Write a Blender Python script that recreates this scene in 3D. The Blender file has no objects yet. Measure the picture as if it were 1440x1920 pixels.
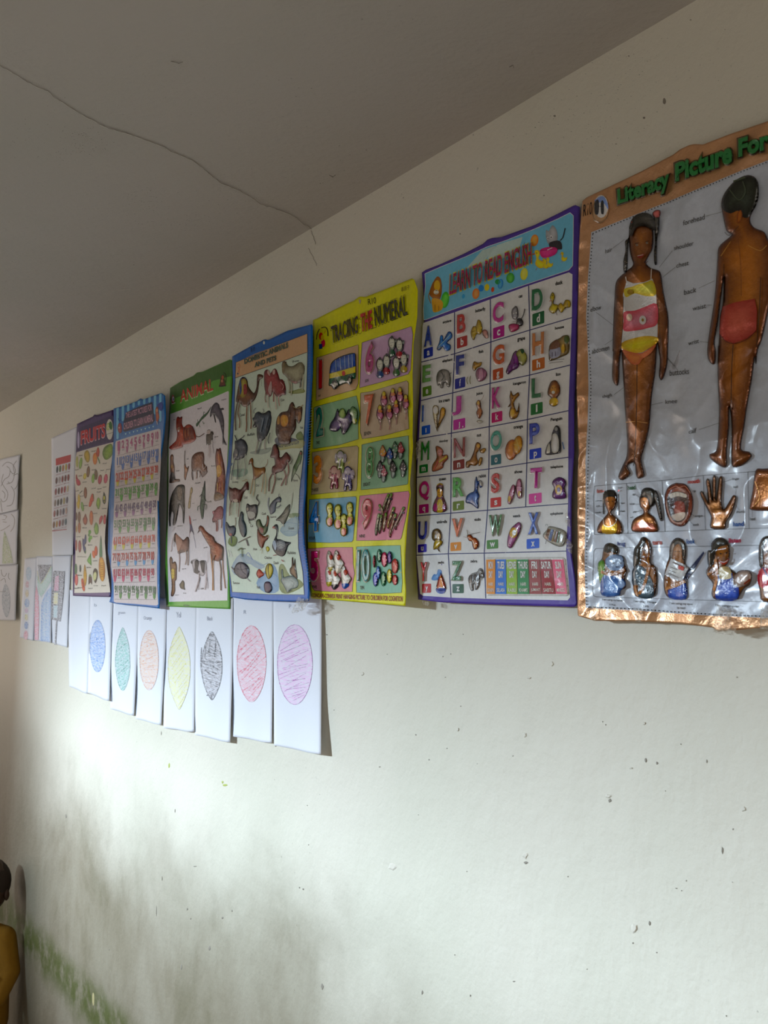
import bpy, math, random
import numpy as np
from mathutils import Vector, Matrix
from mathutils.geometry import delaunay_2d_cdt

random.seed(7)
R = math.radians
C = bpy.context.scene.collection
scene = bpy.context.scene

# ------------------------------------------------------------------ camera
FPX, CX, CY = 1950.0, 720.0, 960.0
CAM = np.array([-1.0, 0.0, 1.6])
YAW, PITCH, ROLL = R(32.95), R(4.5), R(0.6)
fw = np.array([math.sin(YAW) * math.cos(PITCH), math.cos(YAW) * math.cos(PITCH), math.sin(PITCH)])
rt0 = np.array([math.cos(YAW), -math.sin(YAW), 0.0])
up0 = np.cross(rt0, fw)
rt = math.cos(ROLL) * rt0 + math.sin(ROLL) * up0
up = np.cross(rt, fw)
camd = bpy.data.cameras.new('camera')
cam = bpy.data.objects.new('camera', camd)
C.objects.link(cam)
cam.matrix_world = Matrix(((rt[0], up[0], -fw[0], CAM[0]), (rt[1], up[1], -fw[1], CAM[1]),
                           (rt[2], up[2], -fw[2], CAM[2]), (0, 0, 0, 1)))
camd.sensor_fit = 'HORIZONTAL'
camd.sensor_width = 36.0
camd.lens = FPX / 1440.0 * 36.0
camd.clip_start = 0.05
camd.dof.use_dof = True
camd.dof.focus_distance = 1.9
camd.dof.aperture_fstop = 20.0
scene.camera = cam

# ------------------------------------------------------------------ light
scene.view_settings.view_transform = 'Standard'
scene.view_settings.look = 'None'
scene.view_settings.gamma = 1.0
scene.view_settings.exposure = 0.9
scene.view_settings.use_curve_mapping = False
world = bpy.data.worlds.new('world')
scene.world = world
world.use_nodes = True
bg = world.node_tree.nodes['Background']
bg.inputs[0].default_value = (0.75, 0.85, 1.0, 1)
bg.inputs[1].default_value = 1.0


def area(name, loc, target, sx, sy, power, col, spread=180):
    l = bpy.data.lights.new(name, 'AREA')
    l.shape = 'RECTANGLE'
    l.size, l.size_y = sx, sy
    l.energy = power
    l.color = col
    l.spread = R(spread)
    o = bpy.data.objects.new(name, l)
    C.objects.link(o)
    o.location = loc
    d = Vector(target) - Vector(loc)
    o.rotation_euler = d.to_track_quat('-Z', 'Y').to_euler()
    return o


WIN = (2.8, 4.56, 1.74, 2.08)   # window opening in the opposite wall: y0, y1, z0, z1
# daylight falling in through the high window of the opposite wall
area('window_daylight', (-5.6, 5.2, 2.75), (0.0, 1.2, 0.9), 0.75, 0.95, 700, (0.70, 0.86, 1.0))
# soft warm fill added to brighten the room: far end and behind the camera
area('far_end_fill', (-1.7, 6.85, 1.15), (-0.7, 2.0, 1.5), 2.6, 2.2, 26, (1.0, 0.87, 0.78))
area('near_end_fill', (-1.9, -2.9, 1.1), (-0.2, 1.5, 0.9), 1.0, 1.8, 15, (1.0, 0.84, 0.70))

# ------------------------------------------------------------------ helpers
def ray(P):
    P = np.atleast_2d(np.asarray(P, float))
    return fw + ((P[:, :1] - CX) / FPX) * rt - ((P[:, 1:2] - CY) / FPX) * up


def on_wall(P, off=0.0):
    """photograph pixel -> point on the wall plane x = -off"""
    d = ray(P)
    off = np.broadcast_to(np.asarray(off, float), (len(d),))
    t = (-off - CAM[0]) / d[:, 0]
    return CAM + d * t[:, None]


def on_ceil(P, z):
    d = ray(P)
    t = (z - CAM[2]) / d[:, 2]
    return CAM + d * t[:, None]


INK = np.ones(3)      # ink strength of the poster being printed


def lin(h):
    h = h.lstrip('#')
    c = [int(h[i:i + 2], 16) / 255 for i in (0, 2, 4)]
    v = np.array([x / 12.92 if x <= 0.04045 else ((x + 0.055) / 1.055) ** 2.4 for x in c])
    if INK[0] != 1.0:         # printing inks: a little purer than the mixed tone
        g = v.mean()
        v = np.clip(g + (v - g) * 1.25, 0.001, 1) ** 1.16 * 1.06
    return np.clip(v * INK, 0.002, 0.84)


def make_obj(name, V, F, mat, parent=None, col=None, smooth=False, mats=None, mi=None):
    me = bpy.data.meshes.new(name)
    V = np.asarray(V, float)
    if parent is not None:
        V = V - np.array(parent.matrix_world.translation if parent.parent is None else parent['_o'])
    me.from_pydata([tuple(v) for v in V.tolist()], [], [tuple(f) for f in F])
    for m in (mats or [mat]):
        me.materials.append(m)
    if mi is not None:
        me.polygons.foreach_set('material_index', mi)
    if smooth:
        me.polygons.foreach_set('use_smooth', [True] * len(me.polygons))
    if col is not None:
        a = me.color_attributes.new('Col', 'FLOAT_COLOR', 'POINT')
        a.data.foreach_set('color', np.hstack([col, np.ones((len(col), 1))]).astype(np.float32).ravel())
    me.update()
    o = bpy.data.objects.new(name, me)
    C.objects.link(o)
    if parent is not None:
        o.parent = parent
    return o


def empty(name, loc, label, cat, group=None):
    o = bpy.data.objects.new(name, None)
    o.empty_display_size = 0.05
    C.objects.link(o)
    o.location = loc
    o.matrix_world = Matrix.Translation(Vector(loc))
    o['label'] = label
    o['category'] = cat
    if group:
        o['group'] = group
    return o


# ---- vectorised value noise
_rng = np.random.RandomState(11)
_tab = _rng.rand(256, 256)


def vnoise(x, y, seed=0):
    x = np.asarray(x, float) + seed * 17.3
    y = np.asarray(y, float) + seed * 31.7
    xi = np.floor(x).astype(int)
    yi = np.floor(y).astype(int)
    fx = x - xi
    fy = y - yi
    fx = fx * fx * fx * (fx * (fx * 6 - 15) + 10)
    fy = fy * fy * fy * (fy * (fy * 6 - 15) + 10)
    g = lambda a, b: _tab[a & 255, b & 255]
    return (g(xi, yi) * (1 - fx) + g(xi + 1, yi) * fx) * (1 - fy) + (g(xi, yi + 1) * (1 - fx) + g(xi + 1, yi + 1) * fx) * fy


def nodes(name):
    m = bpy.data.materials.new(name)
    m.use_nodes = True
    nt = m.node_tree
    return m, nt, nt.nodes, nt.links, nt.nodes['Principled BSDF']


def N(nt, kind, **kw):
    n = nt.nodes.new(kind)
    for k, v in kw.items():
        if isinstance(k, str) and k.startswith('i_'):
            n.inputs[k[2:].replace('_', ' ')].default_value = v
        else:
            setattr(n, k, v)
    return n


def noise(nt, vec, scale, detail=4, rough=0.5, dist=0.0):
    n = N(nt, 'ShaderNodeTexNoise')
    n.inputs['Scale'].default_value = scale
    n.inputs['Detail'].default_value = detail
    n.inputs['Roughness'].default_value = rough
    n.inputs['Distortion'].default_value = dist
    if vec is not None:
        nt.links.new(vec, n.inputs['Vector'])
    return n.outputs['Fac']


def mapr(nt, v, a, b, c=0.0, d=1.0, smooth=True):
    n = N(nt, 'ShaderNodeMapRange')
    if smooth:
        n.interpolation_type = 'SMOOTHSTEP'
    nt.links.new(v, n.inputs['Value'])
    for k, x in zip(('From Min', 'From Max', 'To Min', 'To Max'), (a, b, c, d)):
        n.inputs[k].default_value = x
    return n.outputs['Result']


def math_(nt, op, a, b=None):
    n = N(nt, 'ShaderNodeMath', operation=op)
    for i, x in enumerate((a, b)):
        if x is None:
            continue
        if isinstance(x, (int, float)):
            n.inputs[i].default_value = x
        else:
            nt.links.new(x, n.inputs[i])
    return n.outputs[0]


def mix(nt, f, a, b, blend='MIX'):
    n = N(nt, 'ShaderNodeMix', data_type='RGBA', blend_type=blend)
    for i, x in ((0, f), (6, a), (7, b)):
        if isinstance(x, (int, float)):
            n.inputs[i].default_value = x
        elif isinstance(x, (tuple, list, np.ndarray)):
            n.inputs[i].default_value = (x[0], x[1], x[2], 1)
        else:
            nt.links.new(x, n.inputs[i])
    return n.outputs[2]


def bump(nt, bs, h, strength, dist, prev=None):
    b = N(nt, 'ShaderNodeBump')
    b.inputs['Strength'].default_value = strength
    b.inputs['Distance'].default_value = dist
    nt.links.new(h, b.inputs['Height'])
    if prev is not None:
        nt.links.new(prev, b.inputs['Normal'])
    if bs is not None:
        nt.links.new(b.outputs[0], bs.inputs['Normal'])
    return b.outputs[0]


# ------------------------------------------------------------------ setting
HC = float(on_wall([(587, 428)])[0, 2])      # ceiling height
ZF = -0.40                                    # floor level (the camera is held up high)
YN, YF, XL = -3.0, 7.0, -3.0                 # near end, far end, opposite wall


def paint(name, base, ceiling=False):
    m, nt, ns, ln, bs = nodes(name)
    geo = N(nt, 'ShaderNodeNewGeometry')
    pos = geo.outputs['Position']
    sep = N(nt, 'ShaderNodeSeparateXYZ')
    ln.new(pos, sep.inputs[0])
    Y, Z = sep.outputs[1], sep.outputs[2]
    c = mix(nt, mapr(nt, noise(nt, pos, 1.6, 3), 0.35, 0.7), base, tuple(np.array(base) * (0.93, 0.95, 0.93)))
    # faint mould specks
    sp = mapr(nt, noise(nt, pos, 95, 2, 0.6), 0.70, 0.78)
    cl = mapr(nt, noise(nt, pos, 2.4, 2), 0.52, 0.68)
    c = mix(nt, math_(nt, 'MULTIPLY', math_(nt, 'MULTIPLY', sp, cl), 0.75), c, (0.16, 0.14, 0.11))
    if not ceiling:
        # grime that grows towards the floor: streaky green-grey film from hand height down
        mp = N(nt, 'ShaderNodeMapping')
        mp.inputs['Scale'].default_value = (1, 0.9, 0.6)
        ln.new(pos, mp.inputs[0])
        st = noise(nt, mp.outputs[0], 4.5, 7, 0.62, 0.3)
        st2 = noise(nt, pos, 2.3, 5, 0.62)
        low = math_(nt, 'ADD', math_(nt, 'SUBTRACT', 0.97, Z), math_(nt, 'MULTIPLY', math_(nt, 'SUBTRACT', st2, 0.5), 0.55))
        low = mapr(nt, low, -0.16, 0.30)
        low = math_(nt, 'MULTIPLY', low, mapr(nt, Y, 0.8, 1.9))
        g = math_(nt, 'MULTIPLY', low, mapr(nt, st, 0.25, 0.75, 0.72, 1.0))
        c = mix(nt, math_(nt, 'MULTIPLY', g, 0.95), c, (0.205, 0.170, 0.108))
        c = mix(nt, math_(nt, 'MULTIPLY', math_(nt, 'MULTIPLY', low, mapr(nt, st, 0.5, 0.75)), 0.35), c, (0.12, 0.135, 0.07))
        # hand dirt and painted-in shade of unseen children at the far end
        dirt_shade = math_(nt, 'MULTIPLY', mapr(nt, Y, 3.3, 4.0), mapr(nt, Z, 1.4, 1.0))
        c = mix(nt, math_(nt, 'MULTIPLY', dirt_shade, 0.65), c, (0.17, 0.155, 0.11))
        # damp green algae line low on the wall
        wob = math_(nt, 'MULTIPLY', math_(nt, 'SUBTRACT', noise(nt, pos, 6, 4), 0.5), 0.09)
        dz = math_(nt, 'ABSOLUTE', math_(nt, 'SUBTRACT', math_(nt, 'ADD', Z, wob), MOSS_Z))
        mo = mapr(nt, dz, 0.105, 0.02)
        mo = math_(nt, 'MULTIPLY', mo, mapr(nt, noise(nt, pos, 13, 5, 0.65), 0.28, 0.58))
        mo = math_(nt, 'MULTIPLY', mo, mapr(nt, Y, 2.2, 2.9))
        c = mix(nt, math_(nt, 'MULTIPLY', mo, 0.85), c, (0.07, 0.095, 0.008))
    ln.new(c, bs.inputs['Base Color'])
    bs.inputs['Roughness'].default_value = 0.62 if not ceiling else 0.85
    bs.inputs['Specular IOR Level'].default_value = 0.25
    b1 = bump(nt, None, noise(nt, pos, 9, 3), 0.35, 0.012)
    b2 = bump(nt, None, noise(nt, pos, 120, 3, 0.55), 0.30, 0.0030, b1)
    bump(nt, bs, noise(nt, pos, 38, 3, 0.5), 0.35, 0.004, b2)
    return m


MOSS_Z = float(on_wall([(125, 1835)])[0, 2])
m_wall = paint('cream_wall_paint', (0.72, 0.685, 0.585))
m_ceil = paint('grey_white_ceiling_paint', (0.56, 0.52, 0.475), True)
m_plain, *_r = nodes('plain_room_paint')
_r[-1].inputs['Base Color'].default_value = (0.55, 0.52, 0.44, 1)
_r[-1].inputs['Roughness'].default_value = 0.8
m_floor, _nt, _ns, _ln, _bs = nodes('grey_cement_floor')
_c = mix(_nt, noise(_nt, None, 6, 5), (0.20, 0.19, 0.17), (0.30, 0.28, 0.25))
_ln.new(_c, _bs.inputs['Base Color'])
_bs.inputs['Roughness'].default_value = 0.7


def struct(o):
    o['kind'] = 'structure'
    return o


def grid(nx, ny):
    return [(j * (nx + 1) + i, j * (nx + 1) + i + 1, (j + 1) * (nx + 1) + i + 1, (j + 1) * (nx + 1) + i)
            for j in range(ny) for i in range(nx)]


def wall_dev(y, z):
    return 0.004 * (vnoise(y * 1.7, z * 1.7, 3) - 0.5) + 0.0022 * (vnoise(y * 5, z * 5, 5) - 0.5)


# the long wall, slightly uneven plaster
nx, ny = 200, 70
gy, gz = np.meshgrid(np.linspace(YN, YF, nx + 1), np.linspace(ZF, HC + 0.02, ny + 1))
V = np.stack([wall_dev(gy, gz).ravel() - 0.0, gy.ravel(), gz.ravel()], 1)
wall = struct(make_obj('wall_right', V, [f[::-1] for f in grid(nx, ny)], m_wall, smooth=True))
# ceiling slab, sagging a little
nx, ny = 60, 160
gx, gy = np.meshgrid(np.linspace(XL, 0.02, nx + 1), np.linspace(YN, YF, ny + 1))
V = np.stack([gx.ravel(), gy.ravel(), (HC + 0.018 * (vnoise(gx * 1.2, gy * 1.1, 9) - 0.5) + 0.010 * (vnoise(gx * 3, gy * 2.3, 4) - 0.5)).ravel()], 1)
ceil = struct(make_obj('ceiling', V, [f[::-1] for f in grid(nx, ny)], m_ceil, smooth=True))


def box(name, a, b, m, parent=None):
    (x0, y0, z0), (x1, y1, z1) = a, b
    V = [(x0, y0, z0), (x1, y0, z0), (x1, y1, z0), (x0, y1, z0), (x0, y0, z1), (x1, y0, z1), (x1, y1, z1), (x0, y1, z1)]
    F = [(0, 3, 2, 1), (4, 5, 6, 7), (0, 1, 5, 4), (1, 2, 6, 5), (2, 3, 7, 6), (3, 0, 4, 7)]
    return make_obj(name, V, F, m, parent)


def boxes(name, bs, m):
    V, F = [], []
    for a, b in bs:
        (x0, y0, z0), (x1, y1, z1) = a, b
        k = len(V)
        V += [(x0, y0, z0), (x1, y0, z0), (x1, y1, z0), (x0, y1, z0), (x0, y0, z1), (x1, y0, z1), (x1, y1, z1), (x0, y1, z1)]
        F += [tuple(k + i for i in f) for f in ((0, 3, 2, 1), (4, 5, 6, 7), (0, 1, 5, 4), (1, 2, 6, 5), (2, 3, 7, 6), (3, 0, 4, 7))]
    return make_obj(name, V, F, m)


struct(box('floor', (XL - 0.2, YN - 0.2, ZF - 0.1), (0.0, YF + 0.2, ZF), m_floor))
struct(box('wall_back', (XL - 0.2, YF, ZF), (0.0, YF + 0.15, HC + 0.1), m_plain))
# opposite wall with the window opening, near wall with the doorway
WY0, WY1, WZ0, WZ1 = WIN
struct(boxes('wall_left', [((XL - 0.18, YN, ZF), (XL, WY0, HC + 0.1)), ((XL - 0.18, WY1, ZF), (XL, YF, HC + 0.1)),
                           ((XL - 0.18, WY0, ZF), (XL, WY1, WZ0)), ((XL - 0.18, WY0, WZ1), (XL, WY1, HC + 0.1))], m_plain))
struct(boxes('wall_front', [((XL, YN - 0.15, ZF), (-2.5, YN, HC + 0.1)), ((-1.4, YN - 0.15, ZF), (0.0, YN, HC + 0.1)),
                            ((-2.5, YN - 0.15, 1.7), (-1.4, YN, HC + 0.1))], m_plain))

# ------------------------------------------------------------------ printed sheets
# All print and relief of a sheet is laid on its bent surface: drape() gives the
# point of the sheet seen at a photograph position, lifted h metres off the sheet.
ZX, ZY, ZS = 0.0, 0.0, 1.0


def Z(x, y, s):
    """coordinates that follow were read in a crop of the photograph: origin, scale"""
    global ZX, ZY, ZS
    ZX, ZY, ZS = x, y, s


def pts(a):
    a = np.asarray(a, float).reshape(-1, 2)
    return np.stack([ZX + a[:, 0] / ZS, ZY + a[:, 1] / ZS], 1)


def smooth_poly(P, n=3, closed=True):
    P = np.asarray(P, float)
    out = []
    m = len(P)
    rng = range(m) if closed else range(m - 1)
    for i in rng:
        if closed:
            a, b, c, d = P[i - 1], P[i], P[(i + 1) % m], P[(i + 2) % m]
        else:
            a, b, c, d = P[max(i - 1, 0)], P[i], P[i + 1], P[min(i + 2, m - 1)]
        for k in range(n):
            t = k / n
            out.append(0.5 * ((2 * b) + (c - a) * t + (2 * a - 5 * b + 4 * c - d) * t * t + (3 * b - a - 3 * c + d) * t ** 3))
    if not closed:
        out.append(P[-1])
    return np.array(out)


def resample(P, n):
    P = np.asarray(P, float)
    s = np.concatenate([[0], np.cumsum(np.linalg.norm(np.diff(P, axis=0), axis=1))])
    t = np.linspace(0, s[-1], n)
    return np.stack([np.interp(t, s, P[:, 0]), np.interp(t, s, P[:, 1])], 1)


def inside_dist(poly, Q):
    """inside mask and distance to the outline"""
    A = poly
    B = np.roll(poly, -1, 0)
    ins = np.zeros(len(Q), bool)
    dm = np.full(len(Q), 1e9)
    for a, b in zip(A, B):
        cond = (a[1] > Q[:, 1]) != (b[1] > Q[:, 1])
        if b[1] != a[1]:
            xx = (b[0] - a[0]) * (Q[:, 1] - a[1]) / (b[1] - a[1]) + a[0]
            ins ^= cond & (Q[:, 0] < xx)
        ab = b - a
        L = ab @ ab
        t = np.clip(((Q - a) @ ab) / L, 0, 1) if L > 0 else np.zeros(len(Q))
        dd = np.hypot(*(Q - (a + t[:, None] * ab)).T)
        dm = np.minimum(dm, dd)
    return ins, dm


def tess(poly, sp):
    """triangulate the inside of an outline with inner points about sp apart"""
    poly = np.asarray(poly, float)
    keep = [0]
    for i in range(1, len(poly)):
        if np.hypot(*(poly[i] - poly[keep[-1]])) > 0.12:
            keep.append(i)
    poly = poly[keep]
    if np.hypot(*(poly[0] - poly[-1])) < 0.12:
        poly = poly[:-1]
    if len(poly) < 3:
        return np.zeros((0, 2)), []
    lo, hi = poly.min(0), poly.max(0)
    xs = np.arange(lo[0] + sp / 2, hi[0], sp)
    ys = np.arange(lo[1] + sp / 2, hi[1], sp * 0.9)
    Q = np.array([(x + (sp / 2 if j % 2 else 0), y) for j, y in enumerate(ys) for x in xs]).reshape(-1, 2)
    if len(Q):
        ins, dm = inside_dist(poly, Q)
        Q = Q[ins & (dm > sp * 0.42)]
    allp = [Vector(p) for p in poly] + [Vector(p) for p in Q]
    n = len(poly)
    r = delaunay_2d_cdt(allp, [], [list(range(n))], 1, 1e-4)
    return np.array([(v.x, v.y) for v in r[0]]), [tuple(f) for f in r[2]]


class Sheet:
    """a poster or paper hanging on the wall; bend(s, t) is the gap behind it in metres"""

    def __init__(self, name, label, cat, L, Rr, T, B, mat, bend, base=0.004, group=None, thick=0.0005, cell=4.0, col=None, part='sheet', backmat=None):
        L, Rr, T, B = [np.asarray(a, float).reshape(-1, 2) for a in (L, Rr, T, B)]
        self.bend, self.base = bend, base
        c = on_wall([L[0], Rr[0], Rr[-1], L[-1]])
        self.y0, self.y1 = (c[0, 1] + c[3, 1]) / 2, (c[1, 1] + c[2, 1]) / 2
        self.z0, self.z1 = (c[0, 2] + c[1, 2]) / 2, (c[2, 2] + c[3, 2]) / 2
        self.root = empty(name, (0.0, (self.y0 + self.y1) / 2, self.z1), label, cat, group)
        w = max(np.abs(Rr[:, 0].mean() - L[:, 0].mean()), 8)
        h = max(np.abs(L[-1, 1] - L[0, 1]), 8)
        nx, ny = int(max(4, w / cell)), int(max(6, h / cell))
        l, r = resample(L, ny + 1), resample(Rr, ny + 1)
        t, b = resample(T, nx + 1), resample(B, nx + 1)
        u = np.linspace(0, 1, nx + 1)[None, :, None]
        v = np.linspace(0, 1, ny + 1)[:, None, None]
        S = (1 - v) * t[None] + v * b[None] + (1 - u) * l[:, None] + u * r[:, None] \
            - ((1 - u) * (1 - v) * t[0] + u * (1 - v) * t[-1] + (1 - u) * v * b[0] + u * v * b[-1])
        P = S.reshape(-1, 2)
        V = self.drape(P, 0.0)
        V2 = V + np.array([thick, 0, 0])
        n = len(V)
        F = grid(nx, ny)
        G = [f for f in F] + [tuple(n + i for i in f[::-1]) for f in F]
        rim = [i for i in range(nx + 1)] + [(j + 1) * (nx + 1) - 1 for j in range(1, ny + 1)] + \
              [ny * (nx + 1) + i for i in range(nx - 1, -1, -1)] + [j * (nx + 1) for j in range(ny - 1, 0, -1)]
        for i in range(len(rim)):
            a, bb = rim[i], rim[(i + 1) % len(rim)]
            G.append((a, n + a, n + bb, bb))
        G = [g[::-1] for g in G]
        colr = None
        if col is not None:
            colr = np.tile(lin(col), (2 * n, 1))
        self.sheet = make_obj(part, np.vstack([V, V2]), G, mat, self.root, col=colr, smooth=True)

    def st(self, P):
        w = on_wall(P)
        return (w[:, 1] - self.y0) / (self.y1 - self.y0), (w[:, 2] - self.z0) / (self.z1 - self.z0)

    def drape(self, P, h=0.0):
        P = np.atleast_2d(P)
        s, t = self.st(P)
        d = self.base + self.bend(s, t)
        return on_wall(P, d + h)

    def add(self, name, V, F, mat, col=None, label=None, smooth=True, kind=None, parent=None):
        if len(V) == 0 or len(F) == 0:
            return None
        # face the room (towards -x)
        V = np.asarray(V)
        a, b, c = V[F[0][0]], V[F[0][1]], V[F[0][2]]
        F2 = []
        for f in F:
            nrm = np.cross(V[f[1]] - V[f[0]], V[f[2]] - V[f[0]])
            F2.append(f if nrm[0] < 0 else f[::-1])
        if parent is not None:
            o = make_obj(name, V - np.array(self.root.location), F2, mat, None, col, smooth)
            o.parent = parent
        else:
            o = make_obj(name, V, F2, mat, self.root, col, smooth)
        if label:
            o['label'] = label
        if kind:
            o['kind'] = kind
        return o

    # flat print: a filled outline
    def patch(self, name, poly, color, h=0.0003, sp=4.0, smooth=False, mat=None, label=None, mott=0.0):
        if smooth:
            poly = smooth_poly(poly, 4)
        poly = dens(poly, sp)
        P, F = tess(poly, sp)
        if not len(P):
            return
        c = np.tile(lin(color), (len(P), 1))
        return self.add(name, self.drape(P, h), F, mat or m_print, c, label)

    # a printed line
    def line(self, name, P, w, color, h=0.0006, closed=False, smooth=False, mat=None, dots=None):
        V, F = ribbon(np.asarray(P, float).reshape(-1, 2), w, closed, smooth, dots)
        c = np.tile(lin(color), (len(V), 1))
        return self.add(name, self.drape(V, h), F, mat or m_print, c)

    def lines(self, name, segs, w, color, h=0.0006, mat=None, closed=False, smooth=False, label=None, kind=None):
        VV, FF = [], []
        for P in segs:
            V, F = ribbon(np.asarray(P, float).reshape(-1, 2), w, closed, smooth)
            k = sum(len(x) for x in VV)
            VV.append(V)
            FF += [tuple(k + i for i in f) for f in F]
        V = np.vstack(VV)
        return self.add(name, self.drape(V, h), FF, mat or m_print, np.tile(lin(color), (len(V), 1)), label, kind=kind)


def dens(poly, sp):
    out = []
    n = len(poly)
    for i in range(n):
        a, b = poly[i], poly[(i + 1) % n]
        k = max(1, int(np.hypot(*(b - a)) / sp))
        for j in range(k):
            out.append(a + (b - a) * j / k)
    return np.array(out)


def ribbon(P, w, closed=False, smooth=False, dots=None):
    if smooth:
        P = smooth_poly(P, 4, closed)
    L = np.hypot(*np.diff(P, axis=0).T).sum()
    if dots:
        Q = resample(P, int(L / dots) + 1)
        V, F = [], []
        for q in Q:
            k = len(V)
            V += [(q[0] + w / 2 * math.cos(a), q[1] + w / 2 * math.sin(a)) for a in np.linspace(0, 2 * math.pi, 7)[:-1]]
            F.append(tuple(range(k, k + 6)))
        return np.array(V), F
    if closed:
        P = np.vstack([P, P[:1]])
    # subdivide long pieces so that the line follows the bent sheet
    Q = [P[0]]
    for a, b in zip(P[:-1], P[1:]):
        k = max(1, int(np.hypot(*(b - a)) / 6))
        for j in range(1, k + 1):
            Q.append(a + (b - a) * j / k)
    P = np.array(Q)
    d = np.gradient(P, axis=0)
    d /= np.maximum(np.hypot(*d.T), 1e-6)[:, None]
    nrm = np.stack([-d[:, 1], d[:, 0]], 1) * np.reshape(w, (-1, 1)) / 2
    V = np.vstack([P + nrm, P - nrm])
    n = len(P)
    return V, [(i, i + 1, n + i + 1, n + i) for i in range(n - 1)]


def rrect(q, r, n=4):
    """rounded outline of a quad given as 4 corners, radius r"""
    q = np.asarray(q, float).reshape(-1, 2)
    out = []
    for i in range(len(q)):
        a, b, c = q[i - 1], q[i], q[(i + 1) % len(q)]
        u = (a - b) / np.hypot(*(a - b))
        v = (c - b) / np.hypot(*(c - b))
        p0, p2 = b + u * r, b + v * r
        for k in range(n + 1):
            t = k / n
            out.append((1 - t) ** 2 * p0 + 2 * t * (1 - t) * b + t * t * p2)
    return np.array(out)


# ---- print materials: colour comes from the mesh colours, gloss and relief from nodes
def print_mat(name, rough=0.35, spec=0.5, coat=0.0, bstr=0.25, bscale=60, mott=0.06, metallic=0.0, fine=0.0):
    m, nt, ns, ln, bs = nodes(name)
    a = N(nt, 'ShaderNodeVertexColor', layer_name='Col')
    geo = N(nt, 'ShaderNodeNewGeometry')
    pos = geo.outputs['Position']
    nz = noise(nt, pos, 140, 4, 0.6)
    c = mix(nt, 1.0, a.outputs['Color'], mix(nt, nz, (1 - mott * 3, 1 - mott * 3, 1 - mott * 3), (1 + mott, 1 + mott, 1 + mott)), 'MULTIPLY')
    ln.new(c, bs.inputs['Base Color'])
    bs.inputs['Roughness'].default_value = rough
    bs.inputs['Specular IOR Level'].default_value = spec
    bs.inputs['Coat Weight'].default_value = coat
    bs.inputs['Coat Roughness'].default_value = 0.12
    bs.inputs['Metallic'].default_value = metallic
    p = None
    if fine:
        p = bump(nt, None, noise(nt, pos, 420, 2, 0.5), fine, 0.0008)
    bump(nt, bs, noise(nt, pos, bscale, 3, 0.5), bstr, 0.003, p)
    return m


m_print = print_mat('glossy_print', 0.40, 0.22, 0.05)
m_emboss = print_mat('embossed_foil_print', 0.26, 0.45, 0.45, 0.5, 110, 0.09)
m_soft = print_mat('pressed_soft_print', 0.40, 0.22, 0.05, 0.45, 110, 0.09)
m_matte = print_mat('matte_print', 0.6, 0.3, 0.0, 0.15)
m_foil = print_mat('copper_foil_print', 0.33, 0.6, 0.35, 0.55, 60, 0.05, 0.45, 0.5)

m_paper, _nt, _ns, _ln, _bs = nodes('white_drawing_paper')
_g = N(_nt, 'ShaderNodeNewGeometry')
_n = noise(_nt, _g.outputs['Position'], 300, 3)
_ln.new(mix(_nt, _n, (0.78, 0.80, 0.87), (0.82, 0.84, 0.91)), _bs.inputs['Base Color'])
_bs.inputs['Roughness'].default_value = 0.8
_bs.inputs['Transmission Weight'].default_value = 0.0
bump(_nt, _bs, _n, 0.1, 0.0005)


# ---- lettering
_fc = {}
_req = []


def glyphs(txt, bold, bev, font_sp=1.0):
    key = (txt, bold, bev)
    if key in _fc:
        return _fc[key]
    cu = bpy.data.curves.new('lettering', 'FONT')
    cu.body = txt
    cu.size = 1.0
    cu.resolution_u = 3 if len(txt) > 3 else 5
    cu.offset = bold
    cu.bevel_depth = bev
    cu.bevel_resolution = 2 if bev else 0
    cu.space_character = font_sp
    o = bpy.data.objects.new('lettering', cu)
    me = bpy.data.meshes.new_from_object(o)
    n = len(me.vertices)
    co = np.zeros(n * 3)
    me.vertices.foreach_get('co', co)
    co = co.reshape(-1, 3)
    F = [tuple(p.vertices) for p in me.polygons]
    if bev:
        F = [f for f in F if max(co[i, 2] for i in f) > -1e-4 * 0 and sum(co[i, 2] for i in f) / len(f) > -bev * 0.25]
        co[:, 2] = np.clip(co[:, 2] / bev, 0, 1)
    lo, hi = co[:, :2].min(0), co[:, :2].max(0)
    uv = (co[:, :2] - lo) / np.maximum(hi - lo, 1e-6)
    bpy.data.meshes.remove(me)
    bpy.data.objects.remove(o)
    bpy.data.curves.remove(cu)
    _fc[key] = (uv, co[:, 2].copy(), F)
    return _fc[key]


def text(sh, txt, quad, color, bold=0.0, puff=0.0, bev=0.035, h=0.0006, mat=None, name='printed_word', label=None,
         merge=None, shear=0.0, sp=1.0):
    """quad = TL, TR, BR, BL of the ink of the word"""
    uv, z, F = glyphs(txt, bold, bev if puff else 0.0, sp)
    q = np.asarray(quad, float).reshape(4, 2)
    u, v = uv[:, 0:1], 1 - uv[:, 1:2]
    P = (1 - u) * (1 - v) * q[0] + u * (1 - v) * q[1] + u * v * q[2] + (1 - u) * v * q[3]
    V = sh.drape(P, h + z * puff)
    c = np.tile(lin(color), (len(V), 1))
    if merge is not None:
        k = sum(len(x) for x in merge[0])
        merge[0].append(V)
        merge[1].append(c)
        merge[2].extend([tuple(k + i for i in f) for f in F])
        return
    return sh.add(name, V, F, mat or (m_emboss if puff else m_print), c, label, smooth=bool(puff))


def flush(sh, merge, name, mat=None, label=None, kind=None, smooth=False):
    if merge[0]:
        sh.add(name, np.vstack(merge[0]), merge[2], mat or m_print, np.vstack(merge[1]), label, smooth, kind)
    merge[0].clear(); merge[1].clear(); merge[2].clear()


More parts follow.
